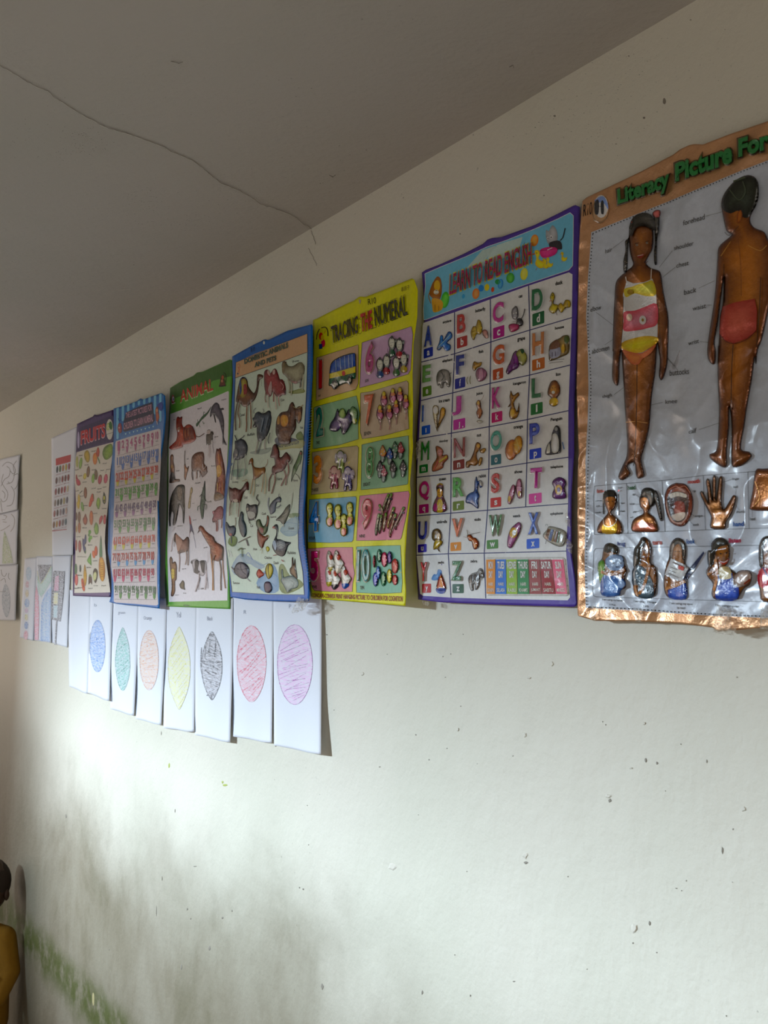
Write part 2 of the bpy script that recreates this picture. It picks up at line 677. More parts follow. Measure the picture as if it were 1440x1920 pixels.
def box4(x0, y0, x1, y1, slope=0.0, lean=0.0):
    """ink box in crop coordinates: left-bottom .. width, with line slope (dy per dx)"""
    return pts([x0, y0, x1, y0 + slope * (x1 - x0), x1 + lean, y1 + slope * (x1 - x0), x0 + lean, y1])

# ------------------------------------------------------------------ pressed and printed pictures
def fig(sh, name, items, label=None, mat=None, sp=2.2, edge=2.6, flat=False, h0=0.0006, halo=0, halocol='f0ece4'):
    """items: ('p', coords, colour[, H]) filled outline, H in mm makes a dome;
              ('s', coords, width, colour) brush stroke;  colours may be 'rim/centre'."""
    doms, todo = [], []
    for it in items:
        if it[0] in 'pqe':
            a = np.asarray(it[1], float)
            if it[0] == 'e':      # ellipse: cx, cy, rx, ry, tilt in degrees
                cx, cy, rx, ry = a[:4]
                tl = R(a[4]) if len(a) > 4 else 0
                th = np.linspace(0, 2 * math.pi, 17)[:-1]
                x, y = rx * np.cos(th), ry * np.sin(th)
                P = pts(np.stack([cx + x * math.cos(tl) - y * math.sin(tl), cy + x * math.sin(tl) + y * math.cos(tl)], 1).ravel())
            else:
                P = pts(a)
                if it[0] == 'p':
                    P = smooth_poly(P, 3)
            H = (it[3] if len(it) > 3 else 0) * 0.001
            if H and not flat:
                w = P.max(0) - P.min(0)
                doms.append((P, H, max(1.2, min(edge * 3, 0.36 * min(w)))))
            todo.append(('f', P, it[2]))
            if H and it[0] != 'q':
                todo.append(('o', P, it[2].split('/')[0]))
        else:
            P = pts(it[1])
            todo.append(('s', P, it[2], it[3]))
    VV, CC, FF = [], [], []
    k = 0

    def height(Q):
        h = np.zeros(len(Q))
        for P, H, rr in doms:
            lo, hi = P.min(0), P.max(0)
            m = ((Q >= lo - .01) & (Q <= hi + .01)).all(1)
            if m.any():
                ins, dm = inside_dist(P, Q[m])
                x = np.clip(dm / rr, 0, 1)
                hh = np.where(ins, H * np.sqrt(np.clip(1 - (1 - x) ** 2, 0, 1)), 0)
                h[m] = np.maximum(h[m], hh)
        return h
    layer = 0
    for it in todo:
        layer += 1
        if it[0] == 'f':
            P = it[1]
            Q, F = tess(dens(P, sp * 1.2), sp)
            if not len(Q):
                continue
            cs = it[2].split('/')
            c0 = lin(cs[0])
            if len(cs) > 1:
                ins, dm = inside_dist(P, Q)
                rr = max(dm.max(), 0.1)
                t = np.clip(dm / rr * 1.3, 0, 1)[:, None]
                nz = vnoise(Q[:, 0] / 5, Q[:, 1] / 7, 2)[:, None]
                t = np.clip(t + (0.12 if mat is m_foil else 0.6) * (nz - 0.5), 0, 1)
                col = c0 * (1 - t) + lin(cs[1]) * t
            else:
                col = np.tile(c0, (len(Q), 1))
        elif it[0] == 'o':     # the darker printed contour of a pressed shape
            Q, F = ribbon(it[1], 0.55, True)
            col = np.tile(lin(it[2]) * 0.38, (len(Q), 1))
        else:
            P = smooth_poly(it[1], 3, False) if len(it[1]) > 2 else it[1]
            n = len(P)
            Q, F = ribbon(P, it[2] / ZS)
            col = np.tile(lin(it[3]), (len(Q), 1))
        h = height(Q) + h0 + (layer * 0.00016 + (0.0003 if it[0] == 's' else 0) if doms else layer * 0.00008)
        VV.append(sh.drape(Q, h))
        CC.append(col)
        FF += [tuple(k + i for i in f) for f in F]
        k += len(Q)
    if not VV:
        return
    return sh.add(name, np.vstack(VV), FF, mat or (m_print if flat else m_emboss), np.vstack(CC), label)

# ------------------------------------------------------------------ drawing papers under the posters
def clip01(a):
    return np.clip(a, -0.2, 1.2)


def bend_paper(seed, curl=0.014, lift=0.5):
    def f(s, t):
        s, t = clip01(s), clip01(t)
        tt = np.maximum(t, 0)
        return 0.001 + curl * tt ** 2 * (lift + (1 - lift) * np.abs(s) ** 2) + 0.003 * np.sin(tt * 4 + seed) ** 2 * tt \
            + 0.0016 * tt * np.sin(s * 7 + seed)
    return f


def crayon_mat():
    m, nt, ns, ln, bs = nodes('wax_crayon_on_paper')
    a = N(nt, 'ShaderNodeVertexColor', layer_name='Col')
    g = N(nt, 'ShaderNodeNewGeometry')
    mp = N(nt, 'ShaderNodeMapping')
    mp.inputs['Rotation'].default_value = (0.6, 0, 0)
    mp.inputs['Scale'].default_value = (1, 60, 260)
    ln.new(g.outputs['Position'], mp.inputs[0])
    f = mapr(nt, noise(nt, mp.outputs[0], 1.0, 5, 0.65, 0.6), 0.30, 0.68, 0.12, 1.0)
    ln.new(mix(nt, f, (0.78, 0.79, 0.86), a.outputs['Color']), bs.inputs['Base Color'])
    bs.inputs['Roughness'].default_value = 0.7
    return m


m_crayon = crayon_mat()


def crayon_oval(sh, P, base, dark, rnd, slope=-0.5, n=26, w=0.9, edge=1.2, name='crayon_oval'):
    """an outline filled with wax crayon: a light film, hatching strokes and a heavier rim"""
    VV, CC, FF = [], [], []
    k = 0
    Q, F = tess(dens(P, 3), 3)
    VV.append(sh.drape(Q, 0.0003)); CC.append(np.tile(lin(base), (len(Q), 1))); FF += F; k += len(Q)
    lo, hi = P.min(0), P.max(0)
    ys = np.linspace(lo[1] - abs(slope) * (hi[0] - lo[0]), hi[1] + abs(slope) * (hi[0] - lo[0]), n)
    for y in ys:
        a = np.array([lo[0], y + rnd.uniform(-2, 2)])
        sl = slope + rnd.uniform(-0.25, 0.25)
        T = np.linspace(0, 1, 40)
        L = np.stack([lo[0] + T * (hi[0] - lo[0]), a[1] + T * sl * (hi[0] - lo[0]) + 2.0 * np.sin(T * 3 + y)], 1)
        ins, dm = inside_dist(P, L)
        idx = np.where(ins)[0]
        if len(idx) < 4:
            continue
        a0 = rnd.randint(0, len(idx) // 3)
        a1 = rnd.randint(2 * len(idx) // 3, len(idx) - 1)
        if a1 - a0 < 3:
            continue
        S = L[idx[a0]:idx[a1] + 1]
        V, F = ribbon(S, w * rnd.uniform(0.5, 1.5))
        VV.append(sh.drape(V, 0.0005)); CC.append(np.tile(lin(dark), (len(V), 1)))
        FF += [tuple(k + i for i in f) for f in F]; k += len(V)
    V, F = ribbon(P, edge, True)
    VV.append(sh.drape(V, 0.0006)); CC.append(np.tile(lin(dark), (len(V), 1)))
    FF += [tuple(k + i for i in f) for f in F]
    sh.add(name, np.vstack(VV), FF, m_crayon, np.vstack(CC))


def oval(cx, cy, rx, ry, pt=0.0, pb=0.0, n=28, lean=0.0):
    """egg / lens outline in crop coordinates; pt, pb sharpen its top and bottom"""
    out = []
    for k in range(n):
        a = 2 * math.pi * k / n
        x, y = math.sin(a), -math.cos(a)
        p = pt if y < 0 else pb
        x *= (1 - abs(y) ** 3 * p * 0.75) * (1 - 0.12 * p)
        out += [cx + rx * x + lean * y, cy + ry * y]
    return pts(out)


PAPERS = [
    # TL, TR, BR, BL in the crop;  oval;  colours;  label
    ((24, -12, 150, -2, 128, 550, 28, 510), None, None, 'blank white paper leftmost in the row of oval drawings, left of the blue oval'),
    ((144, -10, 266, -4, 245, 590, 128, 545), (181, 292, 41, 140, .1, .1), ('8fb4ea', '4f86d0'), 'white paper with a solid blue crayon oval'),
    ((262, 0, 408, 8, 378, 668, 250, 632), (317, 362, 41, 170, .8, .2), ('8fc8bf', '45988a'), 'white paper with a teal green crayon oval pointed at the top'),
    ((402, 30, 556, 34, 525, 718, 386, 685), (459, 368, 51, 161, .1, .1), ('f4cdb8', 'dc9a78'), 'white paper with a pale orange crayon oval'),
    ((550, 30, 722, 34, 702, 755, 537, 735), (621, 412, 67, 224, .9, .9), ('f0eeb0', 'd8d060'), 'white paper with a pale yellow crayon lens shape'),
    ((716, 30, 913, 34, 897, 812, 707, 772), (798, 398, 60, 184, .8, .7), ('b4b0b5', '3d3a3e'), 'white paper with a grey and black scribbled crayon oval'),
    ((912, -20, 1134, -16, 1122, 815, 912, 780), (1012, 388, 80, 206, .1, .3), ('f8b9c8', 'e2506f'), 'white paper with a bright pink red crayon oval'),
    ((1130, -14, 1391, -8, 1387, 877, 1134, 828), (1246, 392, 95, 216, .0, .1), ('eec8ec', 'b565b4'), 'white paper with a mauve crayon oval, rightmost of the oval drawings'),
]
paper_group = 'drawing papers with crayon ovals below the posters'
for i, (q, ov, cc, lab) in enumerate(PAPERS):
    Z(120, 1110, 2.88)
    p = pts(q)
    rnd = random.Random(i + 3)
    Lp = np.array([p[0], (p[0] * .5 + p[3] * .5) + (rnd.uniform(-1.2, 1.2), 0), p[3]])
    Rp = np.array([p[1], (p[1] * .6 + p[2] * .4) + (rnd.uniform(-0.6, 1.8), 0), p[2]])
    Bp = np.array([p[3], p[3] * .6 + p[2] * .4 + (0, -0.2), p[3] * .25 + p[2] * .75 + (0, 1.5), p[2]])
    Tp = np.array([p[0], p[1]])
    sh = Sheet('crayon_drawing', lab, 'drawing', Lp, Rp, Tp, Bp, m_paper, bend_paper(i, 0.0055 + 0.0015 * (i % 3), 0.45), 0.0032 + 0.0012 * (i % 2),
               paper_group, 0.00025, 5.0, part='paper')
    if ov:
        cx, cy, rx, ry, a, b = ov
        P = oval(cx, cy, rx, ry, a, b)
        crayon_oval(sh, P, cc[0], cc[1], rnd, [-.3, -.2, -.9, -.1, -1.4, .3, -1.0, -.35][i], [0, 30, 34, 30, 30, 48, 36, 44][i],
                    [0, 1.2, .8, .8, .7, 1.1, 1.0, 0.8][i], [0, 1, 1, 1, .8, 1.6, 1.3, 1.0][i])
        if i == 5:
            sh.lines('crayon_scribble', [pts([745, 372, 800, 380, 850, 378]), pts([748, 384, 800, 400, 852, 390]), pts([770, 560, 800, 540, 792, 580]),
                                         pts([742, 300, 738, 400, 752, 480]), pts([790, 250, 780, 330]), pts([820, 250, 812, 350]), pts([765, 290, 760, 350])],
                     1.8, '3c393d', 0.0007, m_crayon, smooth=True)
    word = {2: ('green', (292, 108, 330, 124)), 3: ('Orange', (430, 130, 474, 156)), 4: ('Yel', (606, 108, 630, 138)), 5: ('Black', (772, 132, 802, 154)),
            1: ('b', (163, 62, 176, 78)), 6: ('R', (970, 98, 984, 118)), 7: ('P', (1214, 66, 1226, 88))}.get(i)
    if word:
        text(sh, word[0], box4(*word[1]), 'aab0c0', h=0.0006, mat=m_matte, name='pencil_word')

# ---- sheets further left
Z(0, 820, 4.8)


def flat_sheet(name, label, quad, cat='drawing', group=None, curl=0.010, mat=None, seed=1, part='paper', extraL=None, **kw):
    p = pts(quad)
    return Sheet(name, label, cat, [p[0], p[3]], [p[1], (p[1] + p[2]) / 2 + (-0.8, 0), p[2]], [p[0], p[1]], [p[3], p[2]], mat or m_paper,
                 bend_paper(seed, curl * 0.5, 0.3), 0.003 + 0.0012 * (seed % 3), group, 0.00025, 4.0, part=part, **kw)


sk_group = 'sketched sheets at the far left end of the wall'
sa = flat_sheet('pencil_sketch', 'grey pencil sketch of curling swirls, top sheet at the far left end', [-260, 262, 180, 155, 155, 650, -260, 745], group=sk_group, seed=2)
sb = flat_sheet('pencil_sketch', 'pencil sheet with a light green pointed tree, below the swirl sketch', [-260, 745, 168, 650, 150, 1140, -260, 1165], group=sk_group, seed=5)
sc = flat_sheet('pencil_sketch', 'pencil sheet with a pale blue vertical oval, lowest at the far left end', [-260, 1165, 162, 1142, 140, 1648, -260, 1640], group=sk_group, seed=8)
G1 = 'b5b4ae'
sa.lines('pencil_lines', [pts(a) for a in ([20, 260, 60, 225, 110, 240, 140, 300, 120, 330, 90, 300], [150, 210, 120, 260, 130, 330, 110, 400, 60, 420],
         [30, 330, 15, 400, 40, 450, 70, 500, 60, 560, 25, 580, 5, 550], [20, 480, 45, 510, 40, 550], [70, 400, 90, 415], [100, 440, 130, 500, 110, 600, 60, 620],
         [60, 260, 90, 290, 80, 350, 40, 380, 10, 440], [120, 345, 165, 330, 160, 420, 130, 470], [5, 570, 15, 640, 20, 670])], 0.8, '7d7a78', 0.0005, m_matte, smooth=True)
fig(sb, 'crayon_tree', [('q', [40, 840, 70, 930, 100, 1030, 118, 1130, 20, 1140, 22, 1000, 30, 900], 'a8bf86/c3cfa6'),
                        ('s', [40, 850, 62, 1000, 50, 1050, 75, 1040, 60, 960], 3, '86a45e'), ('s', [35, 900, 30, 1000, 25, 1130], 3, '95ae70')], flat=True, mat=m_crayon)
sb.lines('pencil_lines', [pts(a) for a in ([30, 700, 60, 710, 50, 730], [25, 760, 60, 765], [100, 690, 130, 730, 125, 800, 95, 850], [5, 840, 40, 825, 90, 790],
                                           [60, 1040, 55, 1060, 68, 1066], [20, 740, 50, 742])], 0.7, '8b7a6c', 0.0005, m_matte, smooth=True)
Pov = oval(55, 1470, 38, 150, .6, .6, lean=4)
crayon_oval(sc, Pov, 'a9b7c4', '8298ae', random.Random(4), -0.6, 14, 0.8, 0.8)
sc.lines('pencil_lines', [pts(a) for a in ([10, 1190, 20, 1240, 45, 1250, 60, 1220], [5, 1290, 40, 1270, 50, 1310], [80, 1220, 75, 1260, 90, 1280], [0, 1390, 50, 1388])],
         0.7, '7d7a78', 0.0005, m_matte, smooth=True)

dr_group = 'children\'s drawings left of the fruit poster'
sd = flat_sheet('child_drawing', 'white paper with a column of small coloured crayon spots', [222, 1090, 338, 1078, 300, 1832, 178, 1800], group=dr_group, seed=3)
for cx, cy, rx, ry, c1, c2 in ((258, 1225, 22, 60, 'bcd6ea', '9cc0dc'), (245, 1325, 14, 30, 'e8c6d0', 'd8a8b8'), (243, 1405, 13, 32, 'ecdcb4', 'd9c890'),
                               (242, 1492, 20, 38, '9cc0ea', '6b9cd8'), (238, 1560, 14, 20, 'e0c8e4', 'c8a8d0'), (236, 1620, 13, 28, 'e8e4b0', 'd0cc80'),
                               (236, 1692, 16, 32, '7aa6e0', '4e86cc'), (232, 1780, 18, 40, 'eeb0c0', 'dc7c96')):
    crayon_oval(sd, oval(cx, cy, rx, ry), c1, c2, random.Random(cy), -0.5, 9, 0.7, 0.6, name='crayon_spot')
se = flat_sheet('child_drawing', 'white paper with pink, green and blue crayon bands around a dark triangle', [326, 1070, 480, 1072, 458, 1850, 300, 1826], group=dr_group, seed=6)
fig(se, 'dark_triangle', [('q', [338, 1148, 466, 1146, 368, 1312], '4e4a50/8a868c'), ('s', [350, 1165, 440, 1160, 380, 1240, 400, 1180], 5, '3a363c')], flat=True, mat=m_crayon)
fig(se, 'green_band', [('q', [466, 1160, 464, 1290, 372, 1440, 345, 1400, 330, 1240, 368, 1312], 'a5cdbd/c4dfd4'), ('s', [460, 1160, 368, 1318, 336, 1200], 6, 'd8d488')], flat=True, mat=m_crayon)
fig(se, 'pink_band', [('q', [326, 1330, 345, 1420, 352, 1600, 345, 1825, 312, 1820, 306, 1500], 'e07a96/f0a8bc')], flat=True, mat=m_crayon)
fig(se, 'blue_band', [('q', [462, 1340, 446, 1840, 362, 1832, 370, 1500, 410, 1400], '84b0e4/b4d0f0'), ('s', [380, 1490, 376, 1830], 5, '6796d4'),
                      ('s', [440, 1370, 418, 1430, 412, 1800], 5, '7aa4dc'), ('s', [368, 1826, 446, 1838], 8, '5a8ccc')], flat=True, mat=m_crayon)
sf = flat_sheet('child_drawing', 'white paper with a black framed lantern shape on a pole, beside the colour chart bottom', [474, 1066, 640, 1060, 606, 1892, 462, 1850], group=dr_group, seed=9)
fig(sf, 'lantern_drawing', [('q', [486, 1200, 585, 1205, 575, 1400, 545, 1658, 462, 1640, 470, 1400], '6b686c/9c9a9e'),
                            ('q', [498, 1250, 532, 1245, 526, 1380, 484, 1380], 'e0a0b8'), ('q', [486, 1400, 522, 1398, 518, 1505, 480, 1500], 'e6e0a8'),
                            ('q', [482, 1515, 518, 1512, 514, 1625, 480, 1620], 'b4d4da'), ('s', [482, 1210, 466, 1640], 5, '3a373b'), ('s', [532, 1220, 528, 1640], 4, '3a373b'),
                            ('s', [470, 1390, 530, 1392], 5, '3a373b'), ('s', [472, 1508, 526, 1510], 4, '3a373b'), ('s', [535, 1300, 575, 1310], 3, '3a373b'),
                            ('s', [580, 1215, 560, 1500, 542, 1650], 4, '4a474b'), ('s', [540, 1250, 565, 1260, 540, 1290], 4, '4a474b'),
                            ('s', [508, 1650, 496, 1868], 12, '6e6b70')], flat=True, mat=m_crayon)

# ---- colour chart
sg = flat_sheet('colour_chart', 'white chart with rows of small coloured ovals under a red heading', [462, 8, 694, -98, 656, 1060, 470, 1062], 'poster', seed=4, curl=0.008)
fig(sg, 'red_heading', [('q', [502, 192, 637, 155, 634, 220, 502, 255], 'c8323c')], flat=True)
text(sg, 'COLOURS', pts([522, 205, 618, 178, 617, 200, 522, 228]), 'd8a0a4', name='heading_word')
rows = [(262, ['1f3a4a', '4c6a3c', 'b87a4a', 'c8b04a', '9a3a5a']), (362, ['5a2f3a', 'b0a8ae', '8a2832', '6a1f2a', '8a2030']), (462, ['8a2f44', '4a2026', '9a2a3a', 'a8324a', 'd0c0a0']),
        (565, ['8a7a72', '2f3432', '26282a', 'b0a06a', '3f3a5a']), (660, ['a0505a', '4a3438', '9a8a9a', '4a4464', 'c0a098']), (760, ['7a4a20', 'b08a3a', '9a2f3f', '8a7a82', '3f6a80'])]
for r_, (y, cs) in enumerate(rows):
    its = []
    for j, c in enumerate(cs):
        x = 514 - r_ * 6 + j * 26.5
        its.append(('e', [x, y + 28 - j * 7, 9, 31, 4], c))
    fig(sg, 'colour_oval_row', its, flat=True)
    mg = ([], [], [])
    for j in range(5):
        x = 502 - r_ * 6 + j * 26.5
        text(sg, ['red', 'blue', 'pink', 'grey', 'lime'][j], pts([x, y + 71 - j * 7, x + 20, y + 66 - j * 7, x + 20, y + 77 - j * 7, x, y + 82 - j * 7]), 'a04858', merge=mg)
    flush(sg, mg, 'colour_name_row')
sg.lines('rule', [pts([470, 843, 600, 828])], 1.5, 'b04050')

# ------------------------------------------------------------------ alphabet poster
def crumple(seed, amp, fx=5.0, fy=9.0):
    """soft creases of a pressed plastic sheet"""
    def f(s, t):
        s, t = s * 0.84 + t * 0.38 * fy / fx + 0.05 * np.sin(t * 13), t * 0.86 - s * 0.4 * fx / fy + 0.04 * np.sin(s * 9 + 1)
        a = 1 - np.abs(2 * vnoise(s * fx + 3, t * fy + 5, seed) - 1)
        b = vnoise(s * fx * 2.3, t * fy * 2.3, seed + 3)
        return amp * (0.7 * a ** 2 + 0.4 * b)
    return f


INK = np.array([1.40, 1.44, 1.50])
Z(0, 0, 1)
_cr = crumple(21, 0.0030)
lr = Sheet('alphabet_poster', 'purple bordered alphabet poster with letters A to Z in a grid and blue heading', 'poster',
           pts([791, 511, 796, 580, 789, 691, 783, 778, 780, 827, 779, 960, 780, 1049, 784, 1124]),
           pts([1087, 388, 1088, 447, 1082, 580, 1080, 691, 1076, 778, 1076, 849, 1071, 929, 1071, 1000, 1071, 1038, 1078, 1082, 1082, 1133]),
           pts([791, 511, 798, 506, 824, 496, 869, 476, 906, 457, 914, 449, 923, 446, 934, 445, 941, 444, 1002, 422, 1047, 400, 1078, 384, 1087, 388]),
           pts([784, 1124, 824, 1129, 913, 1133, 1002, 1136, 1078, 1138, 1082, 1133]), m_print,
           lambda s, t: 0.003 + _cr(s, t) + 0.010 * np.clip(t, 0, 1) ** 3 * (1 - s) + 0.002 * np.clip(s, 0, 1) ** 4, 0.004, thick=0.0006, col='5a4a8c')
Z(780, 380, 4.5)
CO = 1710
# heading panel and white field
hp = pts([75, 600, 200, 545, 420, 455, 600, 372, 760, 318, 1000, 222, 1200, 135, 1300, 84, 1328, 110, 1326, 330, 1322, 530, 1290, 568, 1000, 665, 627, 790, 300, 905, 90, 985, 66, 990, 62, 880, 80, 700])
lr.patch('heading_panel', hp, '7fb0c8', 0.0003, 4)
lr.line('panel_edge', hp, 1.0, 'd8dcd8', 0.0005, closed=True)
fig(lr, 'sky_glow', [('q', [560, 400, 760, 330, 900, 290, 860, 420, 560, 540, 420, 560], 'b4c2bc')], flat=True, h0=0.0003)
fld = pts([62, 1015, 325, 925, 627, 815, 950, 700, 1290, 588, 1320, 605, 1315, 970, 1300, 1370, 1285, 45 + CO, 1285, 438 + CO, 1283, 830 + CO, 1278, 1000 + CO,
           1266, 1230 + CO, 1300, 1620 + CO, 1280, 1645 + CO, 588, 1632 + CO, 295, 1622 + CO, 60, 1607 + CO, 35, 1590 + CO, 5, 1265 + CO, 8, 932 + CO, 8, 607 + CO,
           25, 280 + CO, 42, 1670, 45, 1345, 56, 1040])
lr.patch('letter_field', fld, 'e0decb', 0.0003, 4)
rows_ = [[(45, 1345), (325, 1275), (632, 1175), (960, 1075), (1315, 970)], [(42, 1670), (310, 1605), (625, 1525), (958, 1455), (1300, 1370)],
         [(25, 280 + CO), (298, 235 + CO), (618, 180 + CO), (940, 120 + CO), (1285, 45 + CO)], [(8, 607 + CO), (295, 577 + CO), (615, 537 + CO), (935, 487 + CO), (1285, 438 + CO)],
         [(8, 932 + CO), (293, 910 + CO), (603, 885 + CO), (925, 857 + CO), (1283, 830 + CO)], [(5, 1265 + CO), (272, 1252 + CO), (575, 1247 + CO), (1266, 1230 + CO)]]
for rw in rows_:
    lr.line('grid_line', pts(np.array(rw).ravel()), 1.8, '3c3f66', 0.0005)
for cw in ([325, 925, 325, 1275, 310, 1605, 298, 235 + CO, 295, 577 + CO, 293, 910 + CO, 272, 1252 + CO, 295, 1622 + CO],
           [627, 815, 632, 1175, 625, 1525, 618, 180 + CO, 615, 537 + CO, 603, 885 + CO, 575, 1247 + CO, 588, 1630 + CO],
           [950, 700, 960, 1075, 958, 1455, 940, 120 + CO, 935, 487 + CO, 925, 857 + CO]):
    lr.line('grid_line', pts(cw), 1.8, '3c3f66', 0.0005)
# heading
text(lr, 'LEARN TO READ ENGLISH', pts([284, 600, 978, 322, 980, 520, 276, 792]), 'e0bc5c', 0.035, 0, h=0.0009, name='heading_backing', sp=0.97)
text(lr, 'LEARN TO READ ENGLISH', pts([286, 608, 974, 330, 974, 510, 280, 782]), '9a2a5c', 0.0, 0.0020, 0.012, h=0.0012, name='heading_lettering', sp=0.97, label='embossed purple heading lettering')
for cx, cy, rx, ry, c in ((1000, 318, 33, 50, 'd87a3c/e8a468'), (912, 602, 31, 52, 'c8c04a/dcd87c'), (796, 635, 34, 44, '3f8a3c/6fae5c'), (712, 685, 22, 42, '3f80b8/74acd4'),
                          (690, 668, 24, 22, '3c8a50'), (647, 733, 13, 22, 'b8583c'), (598, 715, 20, 30, 'd0b84a'), (550, 722, 22, 28, '4a86bc'), (505, 768, 30, 46, 'd87a4c/e8a070'),
                          (400, 790, 12, 20, '5a9cc0'), (245, 820, 34, 70, '3f9a34/74bc54')):
    fig(lr, 'printed_balloon', [('e', [cx, cy, rx, ry, 8], c)], flat=True)
fig(lr, 'lion_picture', [('p', [150, 660, 180, 622, 210, 650, 218, 740, 200, 815, 150, 812, 112, 770, 130, 700], '8a5c2c/a8743c'), ('p', [135, 810, 200, 815, 228, 850, 215, 905, 150, 925, 138, 880], 'c89c3c'),
                         ('e', [178, 700, 26, 46], 'd0a650'), ('e', [170, 755, 22, 20], 'd8d0bc'), ('s', [165, 740, 180, 742], 5, '3a2418'), ('s', [160, 770, 182, 768], 3, '6a3020'),
                         ('s', [118, 750, 105, 790, 125, 850], 5, '9a7030'), ('s', [160, 860, 158, 915], 3, '8a6420'), ('s', [190, 870, 192, 910], 3, '8a6420')], flat=True)
fig(lr, 'kitten_picture', [('p', [1095, 250, 1100, 228, 1120, 238, 1150, 190, 1185, 230, 1195, 290, 1180, 340, 1120, 350, 1098, 300], '8e8e90/b0b0b0'), ('p', [1120, 345, 1180, 320, 1222, 330, 1232, 390, 1200, 395, 1150, 410], '38363a'),
                           ('s', [1215, 320, 1240, 290, 1258, 215], 9, '2e2c30'), ('e', [1112, 300, 8, 12], 'e4e4e0'), ('e', [1140, 290, 11, 15], 'e4e4e0'), ('e', [1140, 292, 5, 8], '20242c'), ('e', [1113, 302, 4, 6], '20242c'),
                           ('p', [1046, 402, 1110, 375, 1190, 385, 1170, 440, 1070, 466], 'b83c74/cc5c8c'), ('s', [1048, 404, 1120, 398, 1188, 388], 4, '8a2050'), ('s', [1118, 330, 1128, 334], 3, '2c1c1c'),
                           ('s', [1108, 400, 1150, 380], 6, 'd8d0d4')], flat=True)
duck = lambda x, y, s: [('p', [x, y, x + 18 * s, y - 8 * s, x + 30 * s, y + 10 * s, x + 22 * s, y + 40 * s, x + 50 * s, y + 55 * s, x + 66 * s, y + 44 * s, x + 60 * s, y + 78 * s, x + 30 * s, y + 92 * s, x + 4 * s, y + 70 * s, x + 10 * s, y + 36 * s], 'c8a83c/dcc85c', 0),
                        ('e', [x + 12 * s, y + 8 * s, 2.5 * s, 3 * s], '201810'), ('s', [x - 12 * s, y + 16 * s, x + 2 * s, y + 12 * s], 5 * s, 'c8642c'), ('s', [x + 12 * s, y + 88 * s, x + 8 * s, y + 102 * s], 3, 'b8702c')]
for x, y, s in ((1000, 412, 1.55), (1068, 478, 0.85), (1100, 468, 0.85), (1222, 422, 0.8)):
    fig(lr, 'duckling_picture', duck(x, y, s), flat=True)
# capital letters
SL = [-.30, -.25, -.21, -.17, -.12, -.08, -.03, 0.0]
CAP = 'A 65 1030 140 1215 0 2c4690;B 340 930 425 1110 0 a84440;C 642 830 745 1020 0 b04a8c;D 970 715 1075 915 0 2f6a48;E 50 1360 130 1520 1 5f8a4c;F 330 1275 412 1455 1 2f3d84;G 642 1190 752 1372 1 b0603c;' \
      'H 975 1085 1085 1290 1 b07a50;I 46 1700 70 1855 2 2a5a9a;J 300 1625 388 1800 2 b05098;K 635 1548 722 1740 2 a83a80;L 968 1470 1060 1655 2 2c6840;M 38 2005 118 2180 3 2f7a3a;N 312 1975 420 2155 3 8a4a48;' \
      'O 622 1915 730 2098 3 4f9080;P 950 1850 1050 2040 3 27429a;Q 22 2340 118 2520 4 b0357f;R 305 2308 415 2488 4 5a9a50;S 628 2275 712 2455 4 b04034;T 960 2228 1068 2415 4 b04a90;U 12 2680 98 2850 5 2f3484;' \
      'V 298 2655 400 2825 5 c07050;W 610 2625 730 2815 5 3f7a3c;X 940 2605 1040 2805 5 2f60a8;Y 30 3025 98 3200 6 b02a2c;Z 293 3015 392 3195 7 2f6a40'
for e in CAP.split(';'):
    l, x0, y0, x1, y1, r_, c = e.split()
    x0, y0, x1, y1, r_ = float(x0), float(y0), float(x1), float(y1), int(r_)
    x0 += 6; x1 -= 4; y0 += 8; y1 -= 6
    sl = SL[r_] * 0.75
    q = [x0, y0 - sl * (x1 - x0) * .5, x1, y0 + sl * (x1 - x0) * .5, x1 - 4, y1 + sl * (x1 - x0) * .5, x0 - 4, y1 - sl * (x1 - x0) * .5]
    g = [q[0] - 7, q[1] - 4, q[2] + 9, q[3] - 6, q[4] + 10, q[5] + 8, q[6] - 6, q[7] + 8]
    text(lr, l, pts(g), 'e6e4d4', 0.03, 0.0012, 0.05, h=0.0004, name='embossed_rim')
    text(lr, l, pts(q), c, 0.008 if l not in 'MWN' else -0.005, 0.0026, 0.035, h=0.0016, name='capital_letter', label='embossed capital letter ' + l)
LOW = 'a 65 1225 143 1305 0 2a3a8c;b 345 1130 432 1220 0 983a38;c 650 1045 745 1140 0 a03a80;d 982 925 1082 1030 0 2f6040;e 55 1550 130 1630 1 5a7a34;f 328 1478 415 1565 1 2a2f80;g 648 1400 735 1490 1 a0522a;' \
      'h 980 1315 1085 1410 1 a8682c;i 48 1880 120 1955 2 1f60b0;j 315 1825 415 1910 2 b05098;k 638 1765 728 1850 2 b03a70;l 968 1690 1068 1785 2 2f6a3a;m 28 2210 100 2280 3 24703a;n 313 2170 408 2250 3 7a3a34;' \
      'o 632 2125 718 2210 3 3f6a72;p 957 2075 1057 2160 3 2a4aa8;q 25 2545 107 2620 4 a03078;r 310 2518 405 2595 4 6a7a30;s 628 2488 718 2568 4 b03a2c;t 952 2452 1060 2538 4 c85a98;u 15 2882 90 2950 5 3a2a90;' \
      'v 290 2865 380 2938 5 d08a2c;w 597 2845 693 2920 5 4a7a38;x 933 2835 1040 2918 5 2a62b4;y 52 3215 127 3292 6 a8242c;z 307 3218 402 3295 7 24503a'
